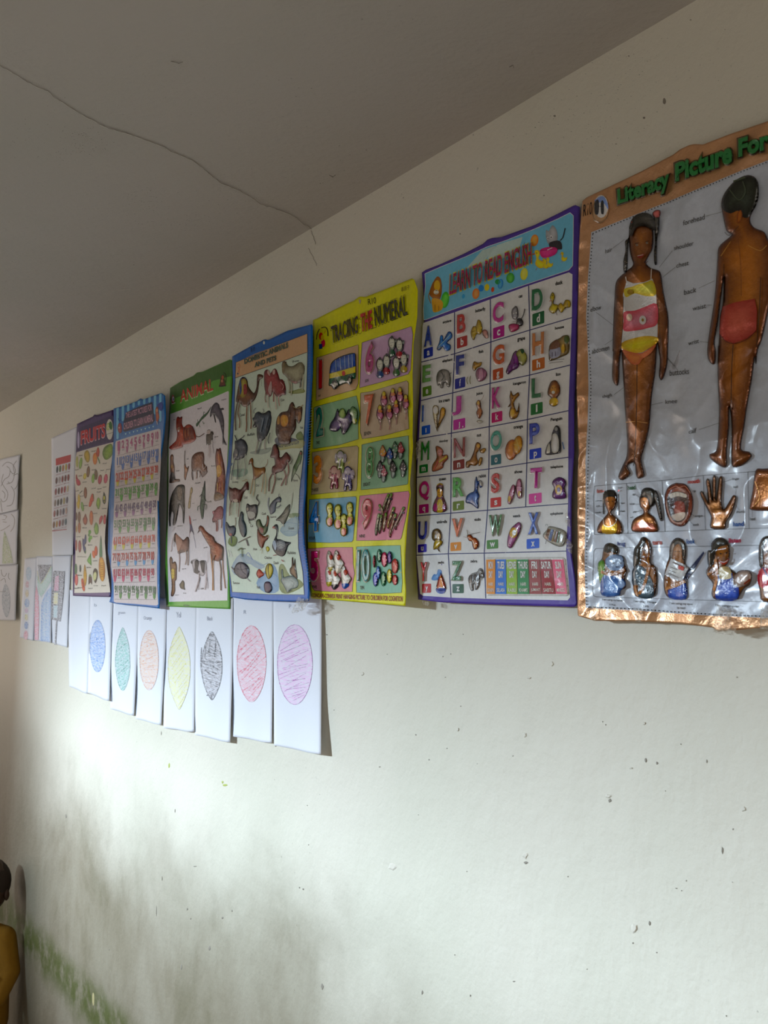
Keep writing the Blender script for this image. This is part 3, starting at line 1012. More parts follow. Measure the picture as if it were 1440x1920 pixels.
for e in LOW.split(';'):
    l, x0, y0, x1, y1, r_, c = e.split()
    x0, y0, x1, y1, r_ = float(x0), float(y0), float(x1), float(y1), int(r_)
    sl = SL[r_]
    d = sl * (x1 - x0) / 2
    q = [x0, y0 - d, x1, y0 + d, x1, y1 + d, x0, y1 - d]
    lr.patch('letter_tile', rrect(pts(q), 1.6, 2), c, 0.0006, 6)
    w, hh = x1 - x0, y1 - y0
    fx0, fx1 = (.36, .64) if l not in 'iljtf' else (.43, .57)
    if l in 'mw':
        fx0, fx1 = .27, .73
    ty, by = (.28, .80) if l in 'aceimnorsuvwxz' else ((.14, .80) if l in 'bdfhklit' else (.3, .94))
    m = [x0 + w * fx0, y0 + hh * ty - d * .3, x0 + w * fx1, y0 + hh * ty + d * .3, x0 + w * fx1, y0 + hh * by + d * .3, x0 + w * fx0, y0 + hh * by - d * .3]
    text(lr, l, pts(m), 'dcdcd4', 0.03, h=0.0009, name='small_letter', label='printed small letter ' + l)
WRD = 'airplane 225 992 298 1022 0;butterfly 500 893 585 930 0;cat 865 775 898 800 0;duck 1175 660 1238 694 0;elephant 222 1320 307 1352 1;fish 528 1242 568 1268 1;grape 855 1140 920 1174 1;house 1172 1042 1248 1068 1;' \
      'ice_cream 192 1658 285 1686 2;juice 508 1598 562 1628 2;kangaroo 818 1512 928 1545 2;lion 1180 1432 1220 1460 2;monkey 197 2000 272 2028 3;nut 513 1948 550 1974 3;orange 823 1885 902 1915 3;Penguin 1135 1815 1235 1850 3;' \
      'queen 193 2324 253 2352 4;rabbit 528 2292 592 2320 4;shoes 830 2256 896 2284 4;telephone 1133 2218 1240 2248 4;umbrella 175 2680 262 2706 5;violin 490 2660 545 2686 5;watch 816 2630 878 2656 5;xylophone 1130 2612 1240 2642 5;' \
      'yacht 183 3024 236 3052 6;zebra 458 3012 517 3036 7'
for e in WRD.split(';'):
    l, x0, y0, x1, y1, r_ = e.split()
    text(lr, l.replace('_', ' '), box4(float(x0), float(y0) - SL[int(r_)] * 20, float(x1), float(y1) - SL[int(r_)] * 20, SL[int(r_)] * .8), '24221e', 0.035, h=0.0006)
B = CO
PIC = [
 ('airplane_picture', [('p', [175, 1235, 195, 1180, 205, 1125, 225, 1120, 232, 1160, 270, 1090, 300, 1098, 302, 1140, 262, 1180, 290, 1200, 288, 1240, 250, 1250, 225, 1215, 200, 1245], '27508c/5c8cc4', 3), ('s', [190, 1215, 240, 1165, 290, 1110], 6, 'a8c4d8'), ('e', [255, 1225, 18, 22], '3f74b8'), ('e', [214, 1140, 10, 16], '4a80bc'), ('s', [182, 1238, 215, 1215], 6, '5a5a44')]),
 ('butterfly_picture', [('p', [462, 1090, 480, 1045, 505, 1040, 520, 990, 545, 1000, 560, 1060, 545, 1110, 510, 1110, 490, 1160, 470, 1140], '8a7430/c0ac5c', 3), ('p', [558, 1090, 580, 1070, 605, 1090, 608, 1140, 580, 1140], '9a6a64/c09890', 3), ('s', [505, 1045, 515, 1100], 4, '4a3c1c'), ('s', [545, 1100, 580, 1135], 4, '4a3c28'), ('e', [598, 1130, 9, 14], 'c8a8a0'), ('s', [470, 1090, 500, 1080], 3, '5a4a20')]),
 ('kitten_picture', [('p', [808, 905, 845, 872, 860, 905, 862, 960, 840, 985, 812, 970], '6c6a6c/a09ea0', 3), ('p', [850, 985, 885, 975, 905, 1010, 890, 1040, 850, 1030], '2c2a2e', 2.5), ('s', [880, 990, 905, 950, 918, 895], 7, '2a282c'), ('p', [782, 1035, 825, 1020, 868, 1035, 862, 1070, 800, 1092], '8a2c50/b04c74', 3), ('e', [825, 935, 5, 8], 'e0e0e0'), ('e', [845, 930, 5, 8], 'e0e0e0'), ('s', [815, 1005, 850, 1000], 8, 'b0aaac'), ('s', [835, 870, 850, 890], 5, '6c6a6c')]),
 ('duck_picture', [('p', [1130, 800, 1150, 755, 1172, 790, 1160, 850, 1200, 865, 1185, 920, 1150, 935, 1120, 900, 1145, 850], '8a7820/ccb83c', 3.2), ('p', [1195, 880, 1220, 845, 1240, 860, 1262, 820, 1300, 830, 1302, 880, 1260, 890, 1225, 930], '8a7424/c0a84c', 3), ('s', [1125, 830, 1145, 825], 6, 'a8682c'), ('e', [1152, 785, 3, 5], '201810'), ('s', [1185, 925, 1190, 950], 4, '4a3418'), ('s', [1240, 865, 1262, 900], 4, '6a5820'), ('s', [1278, 840, 1275, 880], 4, '6a5820')]),
 ('elephant_picture', [('p', [172, 1490, 185, 1430, 225, 1405, 275, 1420, 292, 1480, 285, 1550, 262, 1550, 255, 1520, 235, 1525, 228, 1562, 205, 1560, 200, 1530, 185, 1545], '55524e/9c9892', 3.2), ('s', [215, 1430, 232, 1470, 215, 1500], 5, '3c3a38'), ('s', [240, 1445, 245, 1500], 4, '6a6864'), ('s', [285, 1440, 300, 1435], 5, '5a5854')]),
 ('fish_picture', [('p', [475, 1390, 490, 1340, 520, 1350, 555, 1345, 545, 1380, 515, 1395, 490, 1420], '7a6230/b08e50', 3), ('p', [505, 1430, 530, 1395, 570, 1400, 600, 1440, 580, 1490, 530, 1510, 508, 1475], '7c4a60/b88ca0', 3.2), ('s', [525, 1400, 520, 1490], 4, '5a2c44'), ('s', [550, 1400, 548, 1495], 4, 'd0b8bc'), ('s', [572, 1410, 570, 1485], 4, '5a2c44'), ('s', [435, 1470, 428, 1500, 436, 1530], 6, '6a6a30'), ('s', [462, 1460, 455, 1500, 460, 1530], 6, '6a6a30'), ('e', [492, 1370, 4, 5], '201810')]),
 ('grape_picture', [('p', [758, 1430, 775, 1380, 800, 1330, 820, 1270, 850, 1250, 870, 1290, 870, 1370, 850, 1400, 810, 1420, 780, 1448], '4c2450/7c4080', 3.2), ('p', [845, 1270, 880, 1235, 910, 1255, 935, 1290, 932, 1340, 900, 1375, 870, 1350, 860, 1310], '6a6a34/9c9a5c', 3), ('p', [880, 1240, 900, 1232, 915, 1255, 895, 1275], '2c5030'), ('e', [815, 1340, 12, 20], '6c3474'), ('e', [795, 1385, 12, 18], '6c3474'), ('e', [840, 1370, 12, 18], '5c2c64')]),
 ('house_picture', [('p', [1125, 1210, 1165, 1165, 1210, 1145, 1245, 1120, 1290, 1125, 1295, 1200, 1285, 1270, 1230, 1300, 1150, 1330, 1122, 1320], '5c4c30/9a8450', 3), ('p', [1130, 1240, 1210, 1215, 1215, 1290, 1140, 1315], '8a8a98/a8a8b4'), ('p', [1130, 1215, 1160, 1170, 1200, 1160, 1215, 1215, 1135, 1240], '6c4a34'), ('e', [1270, 1155, 22, 34], '4c5a2c'), ('s', [1120, 1340, 1180, 1325, 1250, 1320], 3, '4a4a44'), ('s', [1125, 1355, 1190, 1345, 1240, 1340], 3, '4a4a44'), ('s', [1150, 1260, 1150, 1300], 5, '4a3c50'), ('s', [1175, 1255, 1178, 1295], 5, '4a3c50'), ('e', [1240, 1230, 14, 40], 'b89838')]),
 ('ice_cream_picture', [('p', [140, 1740, 155, 1710, 185, 1720, 192, 1780, 180, 1800, 182, 1915, 175, 1920, 150, 1830], '9a845c/cdbfa0', 3), ('p', [205, 1750, 225, 1725, 248, 1745, 245, 1790, 215, 1850, 185, 1905, 182, 1890, 200, 1800], '7a5a20/c09840', 3), ('e', [165, 1750, 22, 34], 'c9c2b4/e0dccf'), ('s', [155, 1830, 180, 1850], 3, '7a5a20'), ('s', [160, 1860, 182, 1870], 3, '7a5a20'), ('s', [205, 1840, 225, 1815], 3, '6a4c18')]),
 ('juice_picture', [('p', [505, 1700, 525, 1665, 545, 1680, 550, 1730, 562, 1770, 545, 1810, 535, 1825, 520, 1810, 508, 1770, 520, 1740], '70402c/b08060', 3), ('p', [512, 1845, 540, 1835, 565, 1848, 540, 1860], 'b8b4a8', 1.5), ('s', [538, 1820, 538, 1845], 4, 'b8b0a0'), ('s', [540, 1675, 562, 1650, 572, 1620], 2.5, '8a6a50'), ('e', [525, 1690, 12, 16], 'c8a870')]),
 ('kangaroo_picture', [('p', [795, 1610, 800, 1585, 820, 1625, 860, 1600, 870, 1625, 840, 1660, 825, 1700, 850, 1760, 865, 1710, 868, 1690, 872, 1760, 850, 1815, 800, 1825, 785, 1780, 798, 1720, 775, 1725, 795, 1690, 790, 1640], '6c4a24/b08848', 3), ('e', [812, 1775, 18, 34], 'c8a43c'), ('e', [812, 1650, 4, 5], '201008')]),
 ('lion_picture', [('p', [1115, 1570, 1140, 1510, 1180, 1500, 1212, 1545, 1215, 1610, 1190, 1650, 1195, 1700, 1160, 1720, 1125, 1700, 1140, 1650, 1112, 1620], '5c3618/96642c', 3.4), ('e', [1160, 1575, 24, 36], 'b08434'), ('p', [1135, 1655, 1185, 1650, 1200, 1690, 1160, 1715, 1125, 1690], 'b0902c/ccac44'), ('e', [1158, 1600, 14, 14], 'd8d0c0'), ('s', [1148, 1560, 1152, 1566], 5, '20140c'), ('s', [1172, 1556, 1176, 1562], 5, '20140c')]),
 ('monkey_picture', [('p', [165, 350 + B, 200, 350 + B, 230, 385 + B, 225, 420 + B, 262, 415 + B, 270, 450 + B, 235, 490 + B, 225, 530 + B, 170, 555 + B, 135, 555 + B, 140, 500 + B, 175, 440 + B], '7a4034/b88868', 3.2), ('e', [200, 400 + B, 24, 32], 'a0685c/c0908c'), ('s', [195, 480 + B, 260, 430 + B], 14, 'b0a040'), ('s', [150, 545 + B, 185, 470 + B], 10, 'b86458'), ('e', [195, 395 + B, 3, 4], '201008'), ('e', [210, 393 + B, 3, 4], '201008')]),
 ('nut_picture', [('p', [502, 330 + B, 520, 310 + B, 545, 330 + B, 540, 370 + B, 515, 400 + B, 512, 440 + B, 525, 480 + B, 500, 510 + B, 460, 505 + B, 445, 525 + B, 422, 520 + B, 425, 475 + B, 455, 460 + B, 475, 420 + B, 490, 380 + B], '6a4420/a07844', 3), ('p', [540, 380 + B, 570, 360 + B, 590, 370 + B, 570, 402 + B, 545, 400 + B], '8a6c3c/b8945c', 2.5), ('p', [525, 480 + B, 540, 440 + B, 560, 445 + B, 550, 495 + B, 530, 510 + B], '8a6c3c/b8945c', 2.5), ('e', [525, 342 + B, 14, 16], 'c09c5c')]),
 ('orange_picture', [('e', [805, 375 + B, 52, 88, 8], 'a05c20/d08a40', 3.6), ('e', [858, 335 + B, 40, 80, 8], 'a8742c/d4a054', 3.4), ('s', [840, 270 + B, 862, 340 + B, 855, 400 + B], 3, 'e0c080'), ('s', [825, 330 + B, 895, 345 + B], 3, 'e0c080')]),
 ('penguin_picture', [('p', [1090, 400 + B, 1110, 330 + B, 1140, 290 + B, 1150, 230 + B, 1180, 170 + B, 1215, 195 + B, 1222, 290 + B, 1222, 390 + B, 1180, 410 + B, 1110, 418 + B], '26262a/4a4a50', 3.6), ('p', [1150, 250 + B, 1185, 240 + B, 1205, 300 + B, 1200, 385 + B, 1155, 400 + B, 1140, 330 + B], 'a8a69c/dcd8cc'), ('p', [1105, 360 + B, 1125, 320 + B, 1130, 395 + B, 1105, 400 + B], 'b8b4a8'), ('s', [1235, 310 + B, 1250, 370 + B], 8, '5a78a0'), ('e', [1182, 200 + B, 14, 18], '8a8a88')]),
 ('queen_picture', [('p', [170, 690 + B, 200, 655 + B, 230, 680 + B, 228, 760 + B, 250, 820 + B, 255, 890 + B, 190, 905 + B, 142, 890 + B, 150, 820 + B, 178, 760 + B], '5c3c44/946a6c', 3.2), ('e', [200, 738 + B, 24, 40], 'c0944c'), ('s', [172, 700 + B, 200, 695 + B, 228, 705 + B], 12, '2a1a18'), ('s', [178, 675 + B, 200, 660 + B, 225, 672 + B], 8, 'c0a040'), ('p', [185, 800 + B, 220, 800 + B, 225, 895 + B, 175, 895 + B], 'b8a03c'), ('p', [150, 840 + B, 175, 830 + B, 178, 890 + B, 148, 885 + B], '9a3c70'), ('e', [235, 860 + B, 14, 26], '8a3064'), ('s', [190, 755 + B, 208, 755 + B], 3, '7a2c20'), ('e', [192, 732 + B, 3, 4], '1a1008'), ('e', [208, 732 + B, 3, 4], '1a1008')]),
 ('rabbit_picture', [('p', [495, 640 + B, 510, 600 + B, 520, 640 + B, 550, 635 + B, 560, 680 + B, 540, 695 + B, 530, 660 + B, 520, 720 + B, 535, 760 + B, 525, 800 + B, 525, 870 + B, 490, 850 + B, 460, 830 + B, 420, 820 + B, 425, 770 + B, 455, 740 + B, 490, 720 + B], '2c4474/5c78ac', 3.2), ('e', [545, 655 + B, 10, 28, -20], 'a8a6a0'), ('s', [505, 610 + B, 505, 660 + B], 4, '9aa4b8'), ('e', [510, 735 + B, 4, 6], '101418'), ('s', [470, 770 + B, 480, 820 + B], 4, '2a3c68')]),
 ('shoes_picture', [('p', [772, 800 + B, 790, 720 + B, 815, 670 + B, 838, 685 + B, 830, 750 + B, 800, 825 + B, 778, 830 + B], '8a4c60/b88898', 3.2), ('p', [842, 690 + B, 855, 630 + B, 880, 622 + B, 895, 680 + B, 892, 770 + B, 865, 785 + B, 848, 750 + B], '7a4058/b07c90', 3.2), ('e', [788, 790 + B, 12, 26], 'b8984c'), ('e', [872, 745 + B, 12, 24], 'b8984c'), ('s', [795, 740 + B, 825, 750 + B], 4, 'c8a8b0'), ('s', [850, 690 + B, 890, 695 + B], 4, 'c8a8b0')]),
 ('telephone_picture', [('p', [1148, 660 + B, 1165, 625 + B, 1210, 605 + B, 1255, 625 + B, 1268, 665 + B, 1255, 700 + B, 1268, 770 + B, 1240, 790 + B, 1160, 785 + B, 1150, 745 + B, 1165, 700 + B], '4c2458/74407c', 3.6), ('e', [1203, 712 + B, 30, 44], 'b08c40/c8a850'), ('e', [1203, 712 + B, 14, 20], '5a2c64'), ('s', [1170, 655 + B, 1190, 640 + B, 1205, 655 + B, 1225, 640 + B, 1240, 655 + B], 5, 'a088a8')]),
 ('umbrella_girl_picture', [('p', [132, 1090 + B, 145, 1050 + B, 185, 1040 + B, 210, 1070 + B, 212, 1130 + B, 185, 1150 + B, 140, 1135 + B], '4c3c28/7a6444', 3), ('p', [160, 1140 + B, 200, 1135 + B, 225, 1160 + B, 190, 1200 + B, 195, 1235 + B, 175, 1210 + B, 145, 1215 + B], '8a7428/bca444', 2.6), ('e', [190, 1105 + B, 20, 28], 'b09468'), ('s', [215, 1185 + B, 232, 1130 + B], 4, '4a3c28'), ('s', [188, 1205 + B, 205, 1240 + B], 4, '6a5034')]),
 ('violin_picture', [('p', [430, 1100 + B, 460, 1090 + B, 480, 1115 + B, 505, 1120 + B, 530, 1160 + B, 520, 1205 + B, 490, 1215 + B, 475, 1180 + B, 470, 1150 + B, 445, 1140 + B], '6a2c1c/b0683c', 3.2), ('s', [400, 1110 + B, 450, 1120 + B], 4, '5a4030'), ('s', [430, 1050 + B, 440, 1100 + B], 5, '6a5a40'), ('s', [430, 1095 + B, 540, 1070 + B], 3, '5a4a38'), ('s', [460, 1120 + B, 500, 1180 + B], 3, 'd8c090'), ('e', [500, 1185 + B, 12, 16], 'c08850')]),
 ('watch_picture', [('p', [780, 1090 + B, 800, 1040 + B, 830, 1010 + B, 868, 985 + B, 888, 1010 + B, 880, 1060 + B, 858, 1110 + B, 830, 1160 + B, 800, 1205 + B, 772, 1190 + B, 770, 1150 + B], '7a4468/ac7c9c', 3.4), ('e', [822, 1075 + B, 34, 46, 10], 'a8843c/c8a45c'), ('e', [828, 1075 + B, 17, 24], 'd8d4c4'), ('s', [785, 1170 + B, 812, 1190 + B], 4, '6a3458'), ('s', [826, 1062 + B, 829, 1078 + B, 838, 1074 + B], 2.5, '2a2420')]),
 ('xylophone_picture', [('p', [1070, 1105 + B, 1105, 1050 + B, 1130, 1020 + B, 1240, 1050 + B, 1270, 1100 + B, 1235, 1190 + B, 1150, 1170 + B], '908e84/c0beb4', 3.2), ('q', [1112, 1040 + B, 1135, 1045 + B, 1110, 1135 + B, 1085, 1120 + B], '6a4a34'), ('q', [1140, 1045 + B, 1160, 1050 + B, 1138, 1145 + B, 1115, 1138 + B], '3c507a'), ('q', [1165, 1050 + B, 1180, 1055 + B, 1160, 1150 + B, 1143, 1147 + B], '7a6034'),
   ('q', [1186, 1058 + B, 1198, 1062 + B, 1180, 1155 + B, 1166, 1152 + B], '6a3c34'), ('q', [1204, 1064 + B, 1214, 1068 + B, 1198, 1160 + B, 1186, 1157 + B], '4a6a50'), ('s', [1095, 1020 + B, 1092, 1008 + B, 1106, 1004 + B, 1108, 1018 + B], 2.5, '3a3a36'), ('s', [1100, 1140 + B, 1092, 1170 + B], 4, '3a3634')]),
 ('yacht_picture', [('p', [130, 1470 + B, 150, 1425 + B, 175, 1425 + B, 185, 1385 + B, 215, 1395 + B, 212, 1440 + B, 175, 1475 + B], '4a78a8/6c94bc'), ('p', [178, 1500 + B, 205, 1415 + B, 235, 1480 + B, 250, 1530 + B, 240, 1560 + B, 185, 1560 + B, 170, 1540 + B], '8a3434/b86c54', 3), ('p', [168, 1545 + B, 245, 1545 + B, 235, 1585 + B, 185, 1585 + B], '4a5c94'), ('p', [205, 1430 + B, 230, 1520 + B, 205, 1525 + B], 'c8843c'), ('s', [170, 1535 + B, 240, 1540 + B], 8, 'ccc8c0')]),
 ('zebra_picture', [('p', [440, 1460 + B, 470, 1420 + B, 515, 1405 + B, 535, 1375 + B, 560, 1385 + B, 572, 1440 + B, 560, 1460 + B, 540, 1450 + B, 535, 1510 + B, 515, 1550 + B, 500, 1555 + B, 498, 1510 + B, 480, 1515 + B, 482, 1560 + B, 462, 1560 + B, 445, 1500 + B], '8a8888/b8b6b2', 3.2)] +
   [('s', [455 + 14 * i, 1435 + B - 4 * i, 450 + 14 * i, 1500 + B - 5 * i], 8, "2a282a") for i in range(0, 7)] + [('s', [540, 1390 + B, 565, 1400 + B], 4, '2a282a'), ('s', [545, 1415 + B, 570, 1425 + B], 4, '2a282a')]),
]
for nm, its in PIC:
    big = next(i for i in its if len(i) > 3 and i[0] in 'pe')
    fig(lr, nm, its, 'embossed ' + nm.replace('_', ' '))
# weekday strip on a raised plate
Z(780, 760, 4.5)
fig(lr, 'weekday_plate', [('q', [592, 1282, 700, 1283, 1240, 1280, 1262, 1300, 1286, 1600, 1275, 1610, 600, 1606, 594, 1500], 'dcdac8', 1.5)], 'raised cream plate behind the weekday strips', edge=1.2)
DAYS = [('MON', 'ISNIN', 592, 668, 595, 665, 'd08a34'), ('TUES', 'SELASA', 672, 757, 670, 762, '2a70b0'), ('WEDNES', 'RABU', 762, 848, 765, 855, '8aa42c'), ('THURS', 'KHAMIS', 852, 946, 860, 954, '2c7a44'),
        ('FRI', 'JUMAAT', 950, 1040, 960, 1060, '8a4440'), ('SATUR', 'SABTU', 1045, 1140, 1065, 1175, '8a2030'), ('SUN', 'MINGGU', 1145, 1242, 1180, 1275, 'c86478')]
for d, m_, a0, a1, b0, b1, c in DAYS:
    lr.patch('weekday_strip', pts([a0, 1302, a1, 1300, b1, 1592, b0, 1590]), c, 0.0030, 5, label='weekday strip ' + d + 'DAY')

    def sub(f0, f1, g0, g1):
        k = lambda f, g: ((a0 + (b0 - a0) * f) * (1 - g) + (a1 + (b1 - a1) * f) * g, 1302 + 290 * f)
        return pts(np.array([k(f0, g0), k(f0, g1), k(f1, g1), k(f1, g0)]).ravel())
    n = len(d)
    text(lr, d, sub(.05, .27, .5 - .085 * max(n, 3), .5 + .085 * max(n, 3)) if n < 6 else sub(.05, .27, .04, .96), 'd8d6c8', 0.03, h=0.0034, name='weekday_word')
    text(lr, 'DAY', sub(.33, .53, .28, .72), 'd8d6c8', 0.03, h=0.0034, name='weekday_word')
    text(lr, 'HARI', sub(.66, .76, .25, .75), 'd0cec0', 0.01, h=0.0034, name='weekday_word')
    text(lr, m_, sub(.83, .94, .12, .88), 'd0cec0', 0.01, h=0.0034, name='weekday_word')

# ------------------------------------------------------------------ number poster
INK = np.array([1.30, 1.32, 1.36])
Z(0, 0, 1)
_cr3 = crumple(33, 0.0040, 4, 10)
nr = Sheet('number_poster', 'bright yellow number poster with ten coloured panels numbered 1 to 10', 'poster',
           pts([587, 600, 585, 677, 582, 743, 579, 827, 573.5, 899, 573, 940, 573.5, 969, 575, 1022, 579, 1076, 583, 1122]),
           pts([776, 524, 783, 543, 782, 593, 775, 643, 773, 702, 774, 760, 773, 818, 774, 837, 768, 907, 770, 925, 763, 987, 759.5, 1040, 759, 1076, 761, 1110, 759.5, 1136]),
           pts([587, 600, 595, 597, 620, 584, 653, 568, 663, 564, 668, 560, 674, 556, 680, 556, 685, 557, 692, 554, 728, 540, 772, 522, 776, 524]),
           pts([583, 1122, 623, 1125, 676, 1129, 759.5, 1136]), m_print,
           lambda s, t: 0.003 + _cr3(s, t) + 0.034 * np.clip(s, 0, 1) ** 2.5 * (0.15 + np.clip(t, 0, 1)) + 0.004 * np.sin(t * 11) * np.clip(s, 0, 1), 0.005, thick=0.0006, col='dccb14')
Z(570, 510, 6)
K = 1800 / 1.0


def f2e(a):   # crop F coordinates -> crop E coordinates
    a = np.asarray(a, float).reshape(-1, 2)
    return np.stack([a[:, 0] / 5.6456 * 6, (a[:, 1] / 5.6456 + 300) * 6], 1).ravel().tolist()


PAN = [('one', 'c2a88c', [142, 965, 610, 818, 612, 1000, 608, 1260, 580, 1320, 300, 1400, 136, 1450, 138, 1200]),
       ('six', 'bda2b8', [652, 795, 900, 712, 1208, 612, 1225, 700, 1200, 1100, 1170, 1150, 900, 1230, 625, 1303, 640, 1000]),
       ('two', '8fae90', [112, 1530, 140, 1512, 590, 1392, 600, 1440, 628, 1600, 608, 1700, 612, 1880, 400, 1945, 100, 1990, 108, 1700]),
       ('seven', 'b8a894', [636, 1362, 750, 1345, 1155, 1222, 1175, 1250, 1168, 1500, 1180, 1765, 900, 1840, 655, 1878, 632, 1800]),
       ('three', 'b5a98c', f2e([85, 215, 330, 175, 560, 145, 575, 165, 560, 590, 550, 620, 300, 640, 75, 665, 90, 440])),
       ('eight', '8aac90', f2e([612, 135, 850, 80, 1105, 38, 1108, 200, 1100, 540, 1090, 555, 850, 590, 603, 612])),
       ('four', '82aabc', f2e([55, 715, 300, 700, 545, 682, 555, 700, 520, 1140, 505, 1162, 280, 1172, 40, 1165, 48, 900])),
       ('nine', 'c88898', f2e([590, 675, 850, 650, 1105, 625, 1118, 660, 1080, 900, 1030, 1120, 1015, 1138, 780, 1148, 555, 1150, 570, 900])),
       ('five', 'c48c94', f2e([35, 1235, 250, 1222, 515, 1220, 520, 1400, 535, 1500, 515, 1600, 510, 1690, 300, 1690, 110, 1680, 85, 1640, 55, 1480])),
       ('ten', '82ae9c', f2e([555, 1215, 780, 1205, 1020, 1200, 1030, 1400, 1040, 1600, 1030, 1700, 800, 1712, 555, 1700, 548, 1450]))]
for nm, c, a in PAN:
    P = pts(a)
    nr.patch('number_panel', P, c, 0.0003, 3.5, label='panel of the number ' + nm)
    nr.line('panel_outline', P, 0.7, '4c4a34', 0.0006, closed=True)
text(nr, 'TRACIING THE NUMERAL', pts([292, 600, 1160, 245, 1176, 470, 308, 826]), 'd8cc50', 0.05, 0, h=0.0007, name='heading_backing')
text(nr, 'TRACIING THE NUMERAL', pts([290, 602, 1158, 240, 1176, 480, 306, 828]), '1c2420', 0.062, 0, h=0.0005, name='heading_outline')
text(nr, 'TRACIING', pts([300, 612, 604, 486, 606, 688, 316, 806]), '3a2a2c', 0.0, 0.0018, 0.014, h=0.0010, name='heading_lettering')
text(nr, 'THE', pts([632, 472, 762, 420, 770, 630, 642, 678]), 'b8342c', 0.012, 0.0018, 0.02, h=0.0010, name='heading_lettering')
text(nr, 'NUMERAL', pts([784, 398, 1150, 262, 1164, 480, 800, 612]), '2c2e28', 0.0, 0.0018, 0.014, h=0.0010, name='heading_lettering')
text(nr, 'R10', pts([716, 305, 806, 280, 810, 350, 722, 372]), '2c2a20', 0.0, h=0.0006, name='handwritten_mark')
text(nr, '乖孩子', pts([1090, 175, 1188, 140, 1190, 190, 1092, 228]), '6a6018', 0.0, h=0.0006, name='printed_word')
fig(nr, 'hanging_hole', [('p', [615, 315, 630, 308, 642, 322, 628, 362], 'a8a088/b8b090')], flat=True)
fig(nr, 'round_logo', [('e', [190, 722, 22, 42], 'c04430'), ('e', [215, 800, 22, 45], 'b83c54'), ('q', [168, 812, 205, 808, 205, 862, 170, 868], '24407c'), ('e', [205, 740, 16, 34], 'd8b83c'),
                       ('s', [140, 760, 150, 690, 175, 640], 9, '2c2a1c'), ('s', [195, 628, 240, 620, 265, 660, 268, 720], 9, '2c2a1c'), ('s', [228, 690, 240, 660], 4, 'b03c2c')], flat=True)
# numerals: (text, corner box in crop E, colour)
NUM = [('1', [165, 985, 206, 980, 206, 1310, 160, 1318], 'b03038'), ('6', [695, 800, 795, 770, 778, 1135, 682, 1155], 'a8487c'), ('2', [132, 1528, 215, 1505, 216, 1840, 134, 1862], '147060'),
       ('7', [676, 1385, 785, 1365, 752, 1720, 690, 1735], 'c06838'), ('3', f2e([100, 250, 190, 240, 186, 545, 98, 555]), 'c8883c'), ('8', f2e([652, 160, 740, 150, 725, 480, 655, 490]), '3c8a48'),
       ('4', f2e([55, 740, 155, 735, 152, 1050, 52, 1060]), '1a74a8'), ('9', f2e([615, 705, 730, 700, 690, 1030, 608, 1030]), 'b02c50'), ('5', f2e([65, 1260, 155, 1255, 152, 1575, 62, 1580]), 'b82c6c'),
       ('1', f2e([562, 1250, 590, 1248, 580, 1580, 560, 1582]), '2c8a8c'), ('0', f2e([608, 1240, 694, 1235, 694, 1585, 612, 1590]), '2c8a8c')]
for l, q, c in NUM:
    g = np.array(q, float).reshape(4, 2) + [(-10, -8), (12, -8), (12, 10), (-8, 10)]
    text(nr, l, pts(g.ravel()), 'c8c0ac', 0.03, 0.0012, 0.05, h=0.0005, name='embossed_rim')
    text(nr, l, pts(q), c, -0.005 if l in '480' else 0.01, 0.0032, 0.045, h=0.0016, name='raised_numeral', label='embossed numeral ' + l)
    if l == '1' and q[0] == 165:
        fig(nr, 'numeral_bar', [('p', [165, 1010, 180, 985, 205, 1000, 208, 1150, 200, 1295, 182, 1318, 165, 1300, 162, 1150], 'a82c38/d07070', 3.4)], 'embossed numeral 1')
for l, q in (('ONE', [158, 1385, 188, 1378, 184, 1402, 155, 1408]), ('SIX', [686, 1212, 732, 1198, 730, 1232, 684, 1244]), ('TWO', [138, 1905, 176, 1898, 176, 1935, 136, 1940]), ('SEVEN', [674, 1802, 752, 1786, 752, 1828, 674, 1842]),
             ('THREE', f2e([82, 602, 152, 590, 152, 625, 80, 635])), ('EIGHT', f2e([628, 540, 702, 528, 702, 566, 628, 576])), ('FOUR', f2e([56, 1108, 120, 1104, 118, 1138, 54, 1142])), ('NINE', f2e([584, 1086, 646, 1082, 644, 1116, 584, 1118])),
             ('FIVE', f2e([84, 1625, 135, 1625, 136, 1655, 86, 1655])), ('TEN', f2e([592, 1630, 635, 1628, 636, 1664, 592, 1666]))):
    text(nr, l, pts(q), '3c3a2c', 0.02, h=0.0007)
text(nr, 'CONCAVE-CONVEX PRINT HANGING PICTURE TO CHILDREN FOR COGNITION', pts(f2e([84, 1705, 1045, 1738, 1045, 1796, 84, 1752])), '8a4a10', 0.03, h=0.0006, name='bottom_line')
